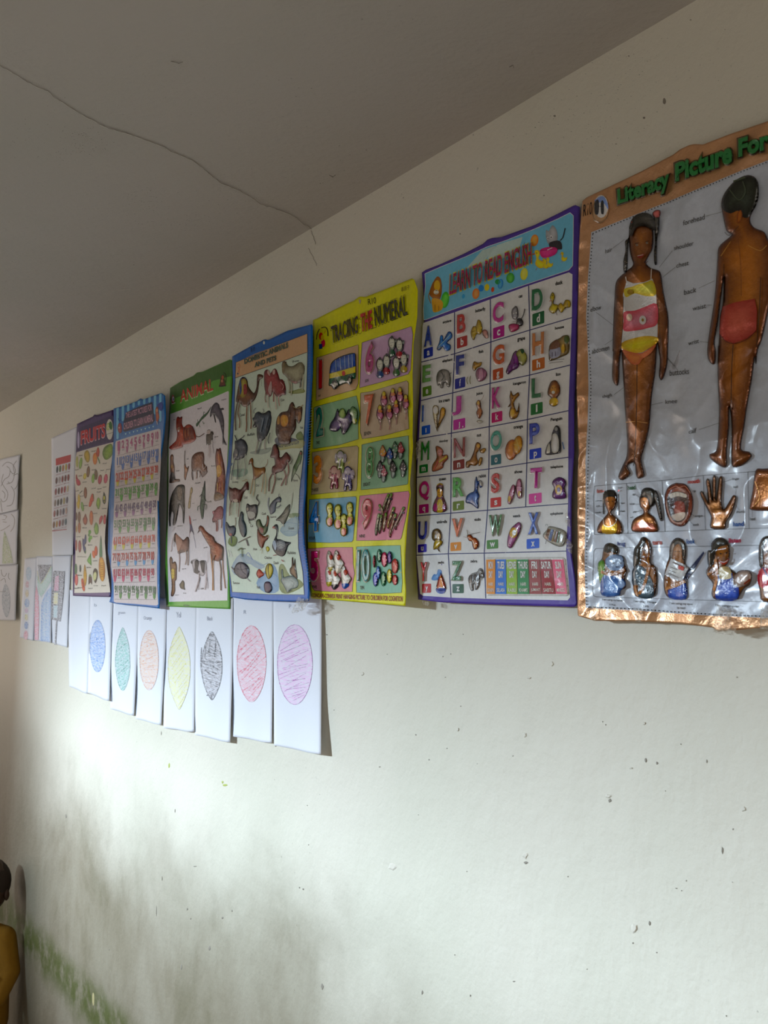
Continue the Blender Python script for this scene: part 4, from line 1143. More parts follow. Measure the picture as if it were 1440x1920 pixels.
# 1: a bus
fig(nr, 'bus_picture', [('p', [285, 1145, 300, 1040, 345, 985, 450, 935, 570, 912, 582, 1000, 582, 1180, 540, 1190, 545, 1215, 515, 1270, 480, 1250, 380, 1290, 345, 1320, 310, 1285, 278, 1275, 285, 1200], '24382c/2c6c4c', 4),
   ('q', [290, 1138, 305, 1040, 350, 990, 450, 942, 572, 915, 578, 1055, 440, 1100], '28509c/3c68a8'), ('q', [286, 1145, 440, 1102, 578, 1062, 578, 1130, 440, 1165, 284, 1200], 'd0b82c/d8c444'),
   ('q', [282, 1205, 440, 1168, 578, 1135, 578, 1195, 440, 1240, 280, 1262], '1c5c3c'), ('e', [445, 1140, 20, 28], 'b83430'), ('s', [355, 990, 362, 1118], 6, 'a8b4c0'), ('s', [405, 965, 415, 1105], 6, 'a8b4c0'),
   ('s', [455, 945, 462, 1090], 6, 'a8b4c0'), ('s', [500, 935, 505, 1080], 6, 'a8b4c0'), ('s', [540, 925, 545, 1068], 6, 'a8b4c0'), ('e', [345, 1268, 36, 54], '20241f'), ('e', [345, 1268, 18, 28], 'b0aca0'),
   ('e', [515, 1215, 30, 50], '20241f'), ('e', [515, 1215, 14, 24], 'b0aca0'), ('s', [548, 1190, 582, 1205], 5, '3a3c34')], 'embossed blue, yellow and green bus picture')
# 2: two purple hippos
fig(nr, 'hippo_picture', [('p', [365, 1560, 380, 1540, 400, 1580, 440, 1600, 470, 1600, 500, 1545, 520, 1560, 530, 1620, 545, 1680, 500, 1770, 480, 1800, 440, 1830, 420, 1800, 410, 1750, 380, 1790, 330, 1795, 285, 1770, 300, 1700, 340, 1640], '2c2040/5c4474', 4.2),
   ('e', [430, 1590, 40, 58], '6c8c4c/a8bc7c', 4.5), ('p', [510, 1570, 545, 1510, 600, 1560, 605, 1640, 580, 1715, 545, 1690, 530, 1620], '4c7850/8ca474', 4), ('e', [570, 1680, 24, 36], 'a0a850'), ('e', [375, 1720, 40, 50], '5a4870/74608c'),
   ('s', [420, 1700, 425, 1800], 5, '181024'), ('s', [500, 1650, 510, 1740], 5, '181024'), ('s', [560, 1580, 600, 1590], 4, '2c4c34')], 'embossed purple hippo pair picture')
# 3: three little elephants
for x, y, s, c, c2 in ((300, 205, 1.0, '6c7c4c/a8b86c', 'a8a4ac'), (235, 370, 1.0, '7c2c48/b8607c', 'c8a8a0'), (375, 375, 1.05, '40386c/746ca0', 'b4acb8')):
    a = lambda L: f2e((np.array(L, float).reshape(-1, 2) * s + [x, y]).ravel())
    ex, ey = a([82, 60])
    fig(nr, 'small_elephant_picture', [('p', a([35, 80, 45, 20, 80, -15, 120, 10, 140, 40, 150, 100, 125, 125, 130, 200, 118, 232, 95, 225, 90, 190, 75, 190, 70, 232, 42, 230, 45, 180, 50, 130, 25, 120]), c, 4),
         ('p', a([25, 60, 35, 20, 52, 40, 55, 110, 35, 120]), c2), ('p', a([115, 40, 140, 25, 152, 70, 140, 120, 118, 110]), c2), ('e', a([85, 40]) + [34, 46], c2),
         ('s', a([82, 90, 78, 140, 70, 170]), 12, c2), ('e', a([72, 70]) + [4, 7], '1c1418'), ('e', a([98, 68]) + [4, 7], '1c1418')], 'embossed little elephant picture')
# 4: four ducks
for x, y, s in ((228, 755, 1.0), (315, 770, 1.05), (440, 745, 1.0), (380, 870, 0.95)):
    a = lambda L: f2e((np.array(L, float).reshape(-1, 2) * s + [x, y]).ravel())
    fig(nr, 'duck_picture', [('p', a([5, 60, 15, 10, 45, -8, 75, 15, 80, 75, 70, 120, 85, 170, 75, 225, 40, 248, 8, 225, 2, 170, 20, 125]), '8c7c18/d4c83c', 4), ('p', a([20, 175, 45, 150, 68, 180, 62, 228, 38, 235, 22, 220]), 'b05030'),
         ('p', a([22, 130, 45, 112, 68, 128, 48, 152]), 'd8d070'), ('e', a([40, 45]) + [26, 40], 'd8d474'), ('s', a([20, 20, 50, 2, 75, 20]), 8, '6a7c30'), ('e', a([32, 60]) + [4, 8], '1c1810'), ('e', a([54, 58]) + [4, 8], '1c1810'),
         ('s', a([15, 240, 35, 252]), 4, '5a5018'), ('s', a([50, 252, 75, 240]), 4, '5a5018')], 'embossed yellow duck picture')
# 5: five white geese
for x, y, s in ((235, 1255, 1.0), (310, 1250, 1.1), (222, 1420, 0.95), (275, 1420, 1.1), (385, 1410, 1.1)):
    a = lambda L: f2e((np.array(L, float).reshape(-1, 2) * s + [x, y]).ravel())
    cc = {235: 'a8983c', 310: 'c8c0b0', 222: 'b0a440', 275: '2c2430', 385: '2c5c9c'}[x]
    fig(nr, 'goose_picture', [('p', a([12, 20, 25, 0, 45, 15, 60, 60, 80, 90, 105, 130, 90, 160, 60, 210, 35, 225, 15, 200, 8, 130, 2, 70]), 'b0a898/dcd8cc', 4), ('p', a([30, 60, 48, 40, 72, 62, 60, 95, 40, 95]), '8c3024/b85c48'),
         ('p', a([15, 180, 60, 175, 85, 190, 45, 228, 20, 215]), cc), ('s', a([18, 120, 40, 150, 70, 140]), 3, '8c8478'), ('e', a([22, 35]) + [3, 6], '1c1810')], 'embossed white goose picture')
# 6: six white mice
for x, y, c in ((950, 740, '2c5c44'), (1035, 760, '9c2c3c'), (815, 980, '2c4c7c'), (890, 940, '9c2c3c'), (1000, 960, '3c6c3c'), (1085, 920, 'a8983c')):
    fig(nr, 'mouse_picture', [('p', [x - 5, y + 70, x, y + 20, x + 30, y - 15, x + 60, y + 5, x + 85, y + 30, x + 80, y + 110, x + 60, y + 150, x + 75, y + 195, x + 40, y + 215, x + 5, y + 200, x + 10, y + 130], '44484a/9ca09c', 4),
         ('e', [x + 38, y + 58, 30, 56], 'c8c8b8/d8d8c8'), ('p', [x + 5, y + 150, x + 40, y + 130, x + 75, y + 160, x + 70, y + 200, x + 30, y + 212, x + 2, y + 195], c), ('e', [x + 38, y - 6, 12, 20], '505456'),
         ('e', [x + 84, y + 30, 12, 24], '8c908c'), ('s', [x + 20, y + 60, x + 60, y + 50], 3, '5c6060'), ('s', [x - 10, y + 120, x - 8, y + 175, x + 10, y + 200], 3, '3c4040'), ('e', [x + 30, y + 85, 3, 6], '1c1c1c')], 'embossed grey and white mouse picture')
# 7: seven flower bunches
for x, y in ((820, 1500), (865, 1345), (925, 1495), (965, 1310), (1045, 1300), (1000, 1440), (1110, 1380)):
    fig(nr, 'ice_lolly_picture', [('p', [x, y + 60, x + 20, y, x + 45, y, x + 65, y + 50, x + 75, y + 110, x + 50, y + 160, x + 20, y + 165, x - 5, y + 120], '6c3040/ac6484', 4),
         ('e', [x + 32, y + 28, 20, 30], 'b8a440/ccc068'), ('e', [x + 35, y + 65, 22, 20], 'c07c34'), ('e', [x + 45, y + 115, 22, 36], 'a04c74/c08aa0'), ('s', [x + 5, y + 90, x + 60, y + 85], 5, '3c1c24'),
         ('s', [x + 35, y + 160, x + 42, y + 220, x + 35, y + 280], 9, 'a07070'), ('s', [x + 15, y + 160, x + 35, y + 220, x + 62, y + 160], 4, '5c5048')], 'embossed pink flower lady picture')
# 8: eight mushrooms
for x, y, c in ((795, 135, 'c05c30/c8a03c'), (870, 160, '24488c/4068a8'), (925, 95, '1c5c44/4c8464'), (985, 100, '8c2430/b84858'), (765, 300, '20202c/44384c'), (805, 345, '8c2c54/b8546c'), (905, 300, '201c24/3c3034'), (1010, 290, '241c28/3c3440')):
    fig(nr, 'mushroom_picture', [('p', f2e([x + 15, y + 110, x + 35, y + 90, x + 60, y + 110, x + 62, y + 160, x + 40, y + 190, x + 18, y + 175]), '5c6464/a8b4b0', 4), ('p', f2e([x, y + 100, x + 15, y + 40, x + 38, y, x + 62, y + 45, x + 80, y + 100, x + 40, y + 125]), c, 4.2),
         ('e', f2e([x + 30, y + 50]) + [7, 9], 'c0b8b8'), ('e', f2e([x + 55, y + 75]) + [7, 9], 'c0b8b8'), ('e', f2e([x + 25, y + 95]) + [7, 8], 'c0b8b8')], 'embossed spotted mushroom picture')
# 9: nine pencils
for x, y, x2, y2, c in ((890, 660, 850, 800, '6c8c2c'), (920, 655, 880, 830, '6c2c34'), (800, 770, 830, 860, 'b08c74'), (790, 870, 765, 1060, '4c8c64'), (815, 880, 800, 1040, '3c7c5c'), (865, 860, 845, 1020, 'a8882c'),
                        (945, 800, 895, 990, 'c0a034'), (965, 870, 915, 1080, 'b04c34'), (1050, 800, 975, 1000, '8c5c6c')):
    a = lambda L: f2e(L)
    fig(nr, 'pencil_picture', [('p', a([x - 14, y + 10, x, y - 8, x + 16, y + 12, x2 + 16, y2 - 30, x2 - 4, y2 + 40, x2 - 16, y2 - 20]), c + '/b8a894', 4), ('s', a([x - 14, y + 50, x + 14, y + 60]), 22, '1c2428'),
         ('e', a([x + 2, y + 12]) + [14, 22], '6c8c40'), ('s', a([x - 6, y + 80, x2 - 4, y2]), 4, '3c2c24'), ('s', a([x + 6, y + 80, x2 + 6, y2]), 4, 'd8d0c0'), ('e', a([x2 - 4, y2 + 28]) + [4, 10], '241c18')], 'embossed striped pencil picture')
# 10: ten balloons
for x, y, c, rx, ry in ((742, 1370, 'a02c3c', 16, 70), (795, 1310, '1c6448', 26, 76), (850, 1350, 'a82c50', 36, 86), (905, 1330, '4c2c74', 26, 72), (962, 1420, 'a83c34', 40, 86), (785, 1490, '3464ac', 26, 76),
                        (755, 1560, '24388c', 30, 80), (838, 1555, '1c6840', 30, 84), (903, 1525, 'c4ac2c', 30, 80), (962, 1565, 'a83438', 32, 60)):
    xx, yy = f2e([x, y])
    cl = np.clip(np.array([int(c[i:i + 2], 16) for i in (0, 2, 4)]) + 44, 0, 255)
    fig(nr, 'balloon_picture', [('e', [xx, yy, rx, ry], c + '/%02x%02x%02x' % tuple(cl), 4.4), ('s', [xx - rx * .3, yy - ry * .5, xx - rx * .4, yy], 3, 'e0dcd8')], 'embossed coloured balloon picture')

# ------------------------------------------------------------------ farm animal poster
INK = np.array([1.22, 1.24, 1.27])
Z(0, 0, 1)
_cr4 = crumple(44, 0.0022, 4, 8)
dm = Sheet('farm_animal_poster', 'blue bordered poster of domestic animals and pets on a pale grey-green field', 'poster',
           pts([435.4, 668.5, 437, 717, 433, 789.5, 427, 870, 424, 889, 419, 950, 418, 991, 424, 1035, 430, 1079, 432, 1119.5]),
           pts([584, 608, 586, 612, 586, 702, 580, 789.5, 575, 877, 574, 918, 570, 960, 569.5, 991, 571, 1020, 577, 1064, 580, 1110, 579, 1127]),
           pts([435.4, 668.5, 459, 655, 478, 645, 491, 639, 494, 636.5, 498, 636, 502.5, 637.6, 539, 620, 584, 608]),
           pts([432, 1119.5, 459, 1124, 510, 1127, 546, 1128, 579, 1127]), m_print,
           lambda s, t: 0.003 + _cr4(s, t) + 0.018 * np.clip(s, 0, 1) ** 3 + 0.010 * (1 - np.clip(s, 0, 1)) ** 2 * np.sin(np.clip(t, 0, 1) * 3.1), 0.008, thick=0.0006, col='0f6ba8')
Z(415, 600, 6.859)
HY = 260 * 6.859
fld = pts([178, 745, 188, 545, 700, 330, 1105, 175, 1108, 430, 1095, 900, 1060, 1500, 1050, 1800, 1005, 400 + HY, 985, 900 + HY, 990, 1150 + HY, 1045, 1450 + HY, 1065, 1750 + HY, 600, 1745 + HY, 138, 1715 + HY, 110, 1500 + HY,
           60, 1150 + HY, 48, 950 + HY, 70, 500 + HY, 115, 150 + HY, 135, 1700, 165, 1200])
dm.patch('picture_field', fld, 'c4cec0', 0.0003, 4)
hd = pts([178, 745, 188, 545, 440, 430, 700, 330, 1105, 175, 1108, 412, 700, 560, 400, 665])
dm.patch('heading_band', hd, 'c4a484', 0.0006, 4)
dm.line('heading_rule', pts([178, 748, 400, 667, 700, 562, 1100, 415]), 0.9, '3a3c40', 0.0009)
dm.line('field_edge', fld, 0.8, '2c3c4c', 0.0008, closed=True)
# pressed ribs in the blue border
ribs = []
for k in range(46):
    y = 330 + k * 34
    ribs.append(pts([1112, y, 1168 - max(0, (y - 1300) * .06), y - 14]))
for k in range(30):
    y = 480 + HY + k * 38
    x0 = 1005 + (-20 if y - HY < 1100 else min(70, (y - HY - 1100) * .15))
    ribs.append(pts([x0 + 8, y, x0 + 70, y - 6]))
dm.lines('border_rib', ribs, 0.8, '175888', 0.0005, kind='stuff')
for dy in (0, 22, 44):
    dm.line('border_rib', pts([210, 520 - dy, 500, 395 - dy, 1100, 160 - dy]), 0.5, '175888', 0.0005)
text(dm, 'DOMESTIC ANIMALS', pts([292, 505, 856, 280, 860, 355, 296, 572]), '2c4a34', 0.035, 0.0008, 0.02, h=0.0009, name='heading_lettering')
text(dm, 'AND PETS', pts([424, 548, 704, 450, 706, 520, 426, 612]), '2c4a34', 0.035, 0.0008, 0.02, h=0.0009, name='heading_lettering')
text(dm, 'R10', pts([378, 360, 432, 340, 432, 395, 378, 420]), '183c5c', 0.02, h=0.0005, name='handwritten_mark')
fig(dm, 'hanging_hole', [('e', [548, 292, 12, 22], 'c8ccc4')], flat=True)
fig(dm, 'small_logo', [('s', [205, 580, 230, 560, 240, 600, 225, 620], 6, 'b07040'), ('s', [215, 600, 230, 640, 215, 670], 7, 'b85c38'), ('s', [225, 640, 232, 680, 205, 700], 5, 'b8784c'), ('e', [212, 690, 8, 12], '3c4460')], flat=True)
for w, q in (('Sheep', [910, 522, 998, 505, 998, 540, 910, 558]), ('Camel', [235, 1205, 298, 1195, 298, 1232, 235, 1242]), ('Cow', [765, 1015, 812, 1005, 812, 1040, 765, 1048]), ('Buffalo', [335, 1460, 430, 1445, 430, 1480, 335, 1495]),
             ('Yak', [1010, 1372, 1050, 1365, 1050, 1398, 1010, 1402]), ('Donkey', [138, 290 + HY, 218, 283 + HY, 218, 318 + HY, 138, 322 + HY]), ('Dog', [445, 330 + HY, 488, 322 + HY, 488, 365 + HY, 445, 370 + HY]),
             ('Horse', [712, 242 + HY, 784, 235 + HY, 784, 275 + HY, 712, 280 + HY]), ('Parrot', [925, 265 + HY, 985, 262 + HY, 985, 292 + HY, 925, 295 + HY]), ('Goat', [290, 480 + HY, 338, 475 + HY, 338, 515 + HY, 290, 518 + HY]),
             ('Cock', [520, 690 + HY, 576, 686 + HY, 576, 722 + HY, 520, 726 + HY]), ('Squirrel', [630, 735 + HY, 705, 732 + HY, 705, 768 + HY, 630, 770 + HY]), ('Cat', [372, 845 + HY, 408, 842 + HY, 408, 878 + HY, 372, 880 + HY]),
             ('Goose', [862, 875 + HY, 935, 872 + HY, 935, 908 + HY, 862, 910 + HY]), ('Pigeon', [255, 1145 + HY, 312, 1145 + HY, 312, 1172 + HY, 255, 1174 + HY]), ('Hen', [410, 1148 + HY, 458, 1145 + HY, 458, 1178 + HY, 410, 1180 + HY]),
             ('Chicken', [556, 1255 + HY, 650, 1255 + HY, 650, 1290 + HY, 556, 1290 + HY]), ('Duck', [672, 1322 + HY, 738, 1320 + HY, 738, 1358 + HY, 672, 1358 + HY]), ('Rabbits', [850, 1190 + HY, 958, 1190 + HY, 958, 1228 + HY, 850, 1228 + HY]),
             ('Tortoise', [146, 1580 + HY, 235, 1585 + HY, 235, 1615 + HY, 146, 1612 + HY]), ('Fish', [455, 1635 + HY, 500, 1635 + HY, 500, 1670 + HY, 455, 1670 + HY])):
    text(dm, w, pts(q), '2c302c', 0.01, h=0.0007)
H_ = lambda *a: [v if i % 2 == 0 else v + HY for i, v in enumerate(a)]
for _it in [('p', [700, 1640, 800, 1590, 900, 1570, 1055, 1540, 1050, 1640, 900, 1650, 760, 1675], 'a8a878/b4b894'), ('p', [960, 1480, 1020, 1430, 1060, 1500, 1055, 1540, 980, 1540], '5c7048/8c9c6c'), ('p', [860, 930, 950, 900, 1030, 880, 1075, 905, 1060, 935, 930, 950], '7c8450/98a070'),
   ('p', [690, 1530, 760, 1500, 960, 1530, 1000, 1590, 940, 1600, 760, 1640, 700, 1590], '444c58/6c7480'), ('p', [360, 1710, 480, 1670, 640, 1640, 610, 1700, 500, 1730], '98a49c/a8b2a8')]:
    fig(dm, 'painted_ground', [_it], flat=True, h0=0.0003)
for _it in [('p', H_(760, 900, 880, 770, 990, 750, 985, 960, 860, 1000, 780, 960), '8ca4ac/a0b4b8'), ('p', H_(560, 1440, 650, 1350, 720, 1450, 735, 1700, 560, 1720, 450, 1600), '7c98b0/94aabc'), ('p', H_(130, 1400, 250, 1220, 420, 1300, 560, 1380, 480, 1420, 330, 1350, 200, 1500), '94a4b0/a4b0b4'),
   ('p', H_(130, 150, 320, 130, 330, 200, 220, 240, 130, 210), '98b0a4/a4b8ac'), ('p', H_(870, 710, 990, 700, 990, 745, 880, 760), '7c9070'), ('p', H_(740, 1400, 800, 1360, 880, 1500, 1010, 1560, 1050, 1640, 860, 1735, 750, 1680), '707c50/98a078'), ('s', H_(760, 850, 850, 820, 980, 840), 4, '7088a0'),
   ('s', H_(780, 950, 860, 930, 970, 945), 4, '7088a0'), ('s', H_(600, 1500, 660, 1470, 720, 1520), 5, '5c7c9c'), ('s', H_(440, 1330, 520, 1370, 600, 1340), 5, '6c88a0'), ('s', H_(650, 1600, 700, 1640, 730, 1600), 4, '5c7c9c'), ('s', H_(320, 1240, 350, 1210, 400, 1300), 8, '5c6ca0')]:
    fig(dm, 'painted_water', [_it], flat=True, h0=0.0003)
LEG = '5c3c24'
AN = [
 ('camel_picture', [('p', [190, 1050, 205, 930, 225, 830, 250, 750, 290, 740, 330, 770, 345, 850, 400, 930, 430, 930, 455, 850, 462, 720, 490, 698, 535, 715, 530, 745, 495, 765, 480, 830, 465, 930, 430, 1020, 385, 1060, 330, 1110, 280, 1110, 235, 1060], '4c3018/7c5434', 2.6),
   ('p', [240, 790, 270, 755, 310, 760, 330, 830, 320, 960, 260, 1000, 225, 900], '8c7838/a89c50'), ('p', [285, 840, 320, 830, 330, 930, 290, 960], '8c3434'), ('p', [230, 800, 250, 780, 262, 900, 240, 960], '38507c'), ('s', [245, 790, 265, 740, 300, 740, 325, 770], 10, '38486c'),
   ('s', [215, 1010, 190, 1150, 178, 1260, 182, 1420], 14, '54381c'), ('s', [240, 1060, 215, 1190, 235, 1290, 230, 1390], 12, '7c5c3c'), ('s', [330, 1090, 322, 1250, 325, 1340, 318, 1440], 15, '7c5430'), ('s', [375, 1050, 378, 1220, 385, 1310, 378, 1400], 14, '7c5430'),
   ('s', [512, 760, 520, 850], 3, '4c4438'), ('e', [505, 718, 4, 6], '180c04')]),
 ('cow_picture', [('p', [550, 700, 565, 650, 600, 640, 630, 690, 665, 640, 700, 630, 730, 700, 750, 760, 790, 770, 825, 860, 825, 960, 790, 960, 740, 990, 700, 970, 660, 920, 630, 985, 580, 960, 555, 860], '6c2428/984848', 2.6), ('p', [600, 640, 630, 690, 620, 720, 590, 680], 'c0a8a0'),
   ('p', [660, 650, 690, 640, 690, 690, 665, 700], 'c0a8a0'), ('p', [600, 900, 640, 780, 650, 900, 630, 965], 'b09c98'), ('s', [570, 930, 562, 1010, 572, 1060], 9, '8c5c54'), ('s', [600, 960, 598, 1040, 602, 1130], 13, 'c8c0b4'), ('s', [672, 930, 670, 1050], 12, '8c4844'),
   ('s', [690, 960, 700, 1080, 708, 1150], 13, 'c8bcb0'), ('s', [735, 980, 740, 1060, 748, 1105], 10, 'a87c74'), ('s', [750, 760, 790, 800, 815, 790], 7, '5c1c20'), ('s', [760, 800, 800, 850, 780, 900], 6, 'c8a8a0'), ('e', [820, 930, 10, 30], '5c4448')]),
 ('sheep_picture', [('p', [778, 590, 790, 545, 815, 530, 838, 560, 860, 590, 920, 595, 1000, 545, 1045, 560, 1072, 620, 1060, 700, 1030, 780, 960, 820, 900, 800, 860, 760, 820, 710, 795, 690], '6c6450/a8a48c', 2.6), ('p', [780, 600, 790, 560, 815, 555, 820, 620, 800, 690, 782, 670], '7c6c4c'),
   ('s', [785, 545, 815, 538, 838, 548], 12, '5c4030'), ('p', [900, 790, 960, 790, 980, 800, 950, 818], '8c5850'), ('s', [855, 760, 880, 850, 870, 940], 15, 'a09c84'), ('s', [900, 800, 905, 880, 895, 970], 15, 'b4b09c'), ('s', [1010, 760, 1015, 820, 1010, 870], 14, '5c4c3c'), ('s', [1055, 700, 1045, 820, 1040, 900], 14, 'b4b09c'),
   ('e', [792, 595, 3, 5], '181008'), ('s', [1035, 545, 1075, 600], 5, '7c7460')]),
 ('buffalo_picture', [('p', [400, 1270, 420, 1250, 440, 1200, 480, 1180, 520, 1200, 560, 1195, 610, 1165, 640, 1200, 640, 1300, 620, 1400, 590, 1480, 540, 1540, 480, 1560, 458, 1480, 455, 1380, 430, 1385, 405, 1370, 425, 1320], '20262c/505c68', 2.8), ('s', [420, 1205, 412, 1165, 445, 1130], 9, '8c908c'),
   ('s', [520, 1195, 545, 1180, 535, 1140], 8, '8c908c'), ('s', [470, 1540, 455, 1640, 435, 1720], 14, 'a8a49c'), ('s', [510, 1550, 495, 1620, 462, 1720], 12, '646870'), ('s', [575, 1500, 555, 1600, 562, 1670], 13, 'a8a49c'), ('s', [625, 1450, 600, 1540, 612, 1590], 10, '484c50'),
   ('s', [640, 1200, 655, 1350, 625, 1580], 6, 'c4c4bc'), ('s', [540, 1260, 500, 1440], 12, '7c8a96'), ('s', [600, 1240, 560, 1400], 10, '6c7a86'), ('e', [425, 1370, 14, 12], '101418')]),
 ('yak_picture', [('p', [700, 1400, 715, 1270, 770, 1190, 850, 1170, 880, 1090, 915, 1055, 940, 1100, 950, 1140, 1000, 1110, 1040, 1130, 1030, 1230, 1020, 1300, 990, 1330, 960, 1280, 960, 1380, 920, 1460, 890, 1500, 880, 1590, 750, 1590, 730, 1520, 705, 1470], '3c2414/7c5030', 3.2),
   ('p', [760, 1250, 800, 1220, 850, 1240, 860, 1320, 820, 1370, 770, 1350], 'b07c2c/c89c3c'), ('p', [720, 1270, 745, 1230, 750, 1330, 720, 1340], 'b08c54'), ('p', [750, 1440, 880, 1430, 880, 1540, 760, 1545], '5c3828/7c5c44'), ('p', [985, 1200, 1020, 1180, 1025, 1260, 990, 1300], '946c44'),
   ('s', [925, 1110, 950, 1130, 1000, 1130, 1050, 1090], 10, 'a09070'), ('s', [880, 1140, 870, 1280, 850, 1360], 8, '4c2818'), ('s', [940, 1160, 930, 1300, 900, 1400], 8, '4c2818'), ('s', [740, 1360, 800, 1390, 870, 1370, 930, 1390], 7, '4c2c18'), ('e', [990, 1215, 4, 7], '140c04')]),
 ('donkey_picture', [('p', [175, 1560, 200, 1555, 240, 1530, 300, 1550, 335, 1620, 330, 1700, 300, 1760, 240, 1790, 200, 1800, 160, 1790, 155, 1720, 175, 1650], '30343c/606670', 2.6), ('s', [205, 1560, 180, 1500, 172, 1480], 12, '40444c'), ('s', [225, 1540, 270, 1510, 298, 1480], 9, '50545c'),
   ('p', [165, 1680, 200, 1660, 215, 1720, 195, 1770, 170, 1760], '7c7c80'), ('e', [195, 1735, 12, 18], 'a8a49c'), ('s', [170, 1780, 160, 1850] + H_(135, 200, 125, 275), 11, '5c6068'), ('s', [215, 1780, 210, 1850] + H_(212, 170, 200, 270), 12, '4c5058'), ('s', [250, 1780, 255, 1850] + H_(245, 140, 220, 180), 10, 'a8aca4'),
   ('s', [310, 1720, 300, 1800] + H_(310, 110, 285, 230), 11, 'a0a49c'), ('s', [330, 1640, 322, 1740], 5, '30343c')]),
 ('horse_picture', [('p', [630, 1760, 645, 1700, 660, 1630, 690, 1595, 720, 1620, 745, 1700, 745, 1760, 780, 1760, 830, 1700, 870, 1740, 890, 1800] + H_(850, 60, 800, 150, 720, 180, 680, 210, 650, 190, 655, 110) + [690, 1860, 680, 1780, 650, 1770], '4c1c14/84443c', 3),
   ('s', [690, 1595, 725, 1650, 745, 1740], 12, '2c140c'), ('s', H_(660, 180, 620, 260, 612, 330, 610, 420), 13, '6c3428'), ('s', H_(685, 190, 690, 280, 670, 360, 645, 450), 13, '7c4030'), ('s', H_(800, 140, 825, 220, 800, 280, 768, 350), 13, '7c4030'), ('s', H_(850, 40, 865, 160, 840, 240, 825, 340), 13, '84463a'),
   ('s', [870, 1730, 905, 1790] + H_(905, 30, 885, 70), 9, '2c1814'), ('e', [660, 1680, 4, 6], '100804')]),
 ('dog_picture', [('p', [350, 1860, 365, 1800, 395, 1775, 410, 1800, 410, 1860] + H_(430, 110, 500, 120, 560, 110, 560, 180, 520, 200, 480, 240, 440, 260, 415, 290, 410, 200, 400, 110, 380, 60, 350, 80), '7c5424/b08848', 2.6), ('s', H_(560, 110, 590, 60) + [595, 1790], 5, '8c6430'),
   ('s', H_(420, 270, 425, 380, 405, 480), 11, 'c8bca0'), ('s', H_(405, 260, 385, 380, 370, 455), 9, 'a88c5c'), ('s', H_(540, 180, 535, 300, 515, 430), 9, 'a88c5c'), ('s', H_(560, 180, 570, 300, 555, 455), 11, 'c8bca0')]),
 ('parrot_picture', [('p', [1000, 1720, 1020, 1680, 1040, 1700, 1035, 1770, 1015, 1850] + H_(1000, 80, 960, 170, 930, 220, 900, 300, 905, 220, 925, 110, 960, 40), '2c4c2c/5c7c4c', 2.2), ('e', [1022, 1715, 10, 18], '984c38'), ('s', H_(945, 190, 985, 220, 1010, 270), 7, '3c4838')]),
 ('goat_picture', [('p', H_(98, 370, 110, 370, 140, 385, 180, 375, 240, 400, 280, 360, 310, 310, 345, 300, 350, 400, 320, 400, 285, 440, 265, 500, 240, 560, 180, 560, 120, 555, 100, 480), '4c1c14/7c4034', 2.6), ('s', H_(320, 300, 300, 280, 268, 290), 7, 'a8987c'), ('s', H_(335, 290, 325, 268, 300, 268), 6, 'a8987c'),
   ('p', H_(150, 530, 190, 520, 215, 540, 180, 565), 'b0a090'), ('s', H_(120, 540, 105, 640, 103, 735), 10, '7c4c3c'), ('s', H_(140, 550, 130, 650, 128, 725), 8, 'b8b0a0'), ('s', H_(205, 550, 195, 650, 192, 710), 8, 'b8b0a0'), ('s', H_(235, 540, 225, 650, 218, 750), 10, '7c4c3c'), ('s', H_(100, 380, 102, 350), 6, '3c1c14'),
   ('e', H_(328, 345) + [3, 5], '100804')]),
 ('cat_picture', [('p', H_(325, 590, 345, 580, 370, 600, 420, 590, 460, 600, 465, 690, 440, 770, 400, 790, 350, 790, 335, 720, 318, 660), '18181c/3c3c40', 2.4), ('s', H_(460, 620, 485, 560, 450, 510, 470, 460), 12, '202024'), ('p', H_(335, 690, 380, 680, 430, 700, 430, 750, 360, 770), 'a8a8a0'), ('s', H_(355, 770, 352, 800, 370, 835), 9, '3c3c40'),
   ('s', H_(425, 760, 432, 815), 8, 'a8a8a0'), ('p', H_(325, 640, 345, 630, 350, 660, 328, 670), 'a09888')]),
 ('squirrel_picture', [('p', H_(625, 700, 620, 620, 650, 560, 690, 520, 740, 490, 770, 510, 760, 560, 720, 560, 700, 620, 690, 680, 640, 715), '38404c/6c7480', 2.4), ('s', H_(625, 690, 600, 600, 610, 500), 14, '8c949c'), ('s', H_(700, 630, 770, 600), 8, '4c5460'), ('s', H_(735, 500, 742, 450), 6, '4c5460'), ('s', H_(690, 640, 740, 630, 760, 580), 5, '4c5460')]),
 ('goose_picture', [('p', H_(870, 590, 885, 600, 880, 680, 850, 760, 820, 830, 790, 840, 750, 800, 700, 790, 760, 730, 800, 680, 830, 630), '40443c/7c7c6c', 2.4), ('s', H_(890, 640, 905, 540, 915, 440), 12, 'c0c4b8'), ('s', H_(795, 830, 800, 880), 7, 'b0a890'), ('s', H_(800, 700, 840, 660), 4, 'b0b0a0'), ('s', H_(780, 740, 850, 700), 4, 'b0b0a0')]),
 ('turkey_picture', [('p', H_(62, 820, 80, 830, 110, 870, 160, 860, 185, 900, 180, 960, 150, 1000, 100, 990, 70, 930), '242c38/505c6c', 2.4), ('s', H_(170, 880, 185, 830, 180, 770, 190, 760), 9, '8c8878'), ('e', H_(118, 975) + [20, 16], '8c3430'), ('p', H_(85, 1080, 120, 1000, 190, 1010, 190, 1090, 140, 1130), '5c7434/788c4c'),
   ('s', H_(125, 1000, 130, 1090), 12, '3c4c5c')]),
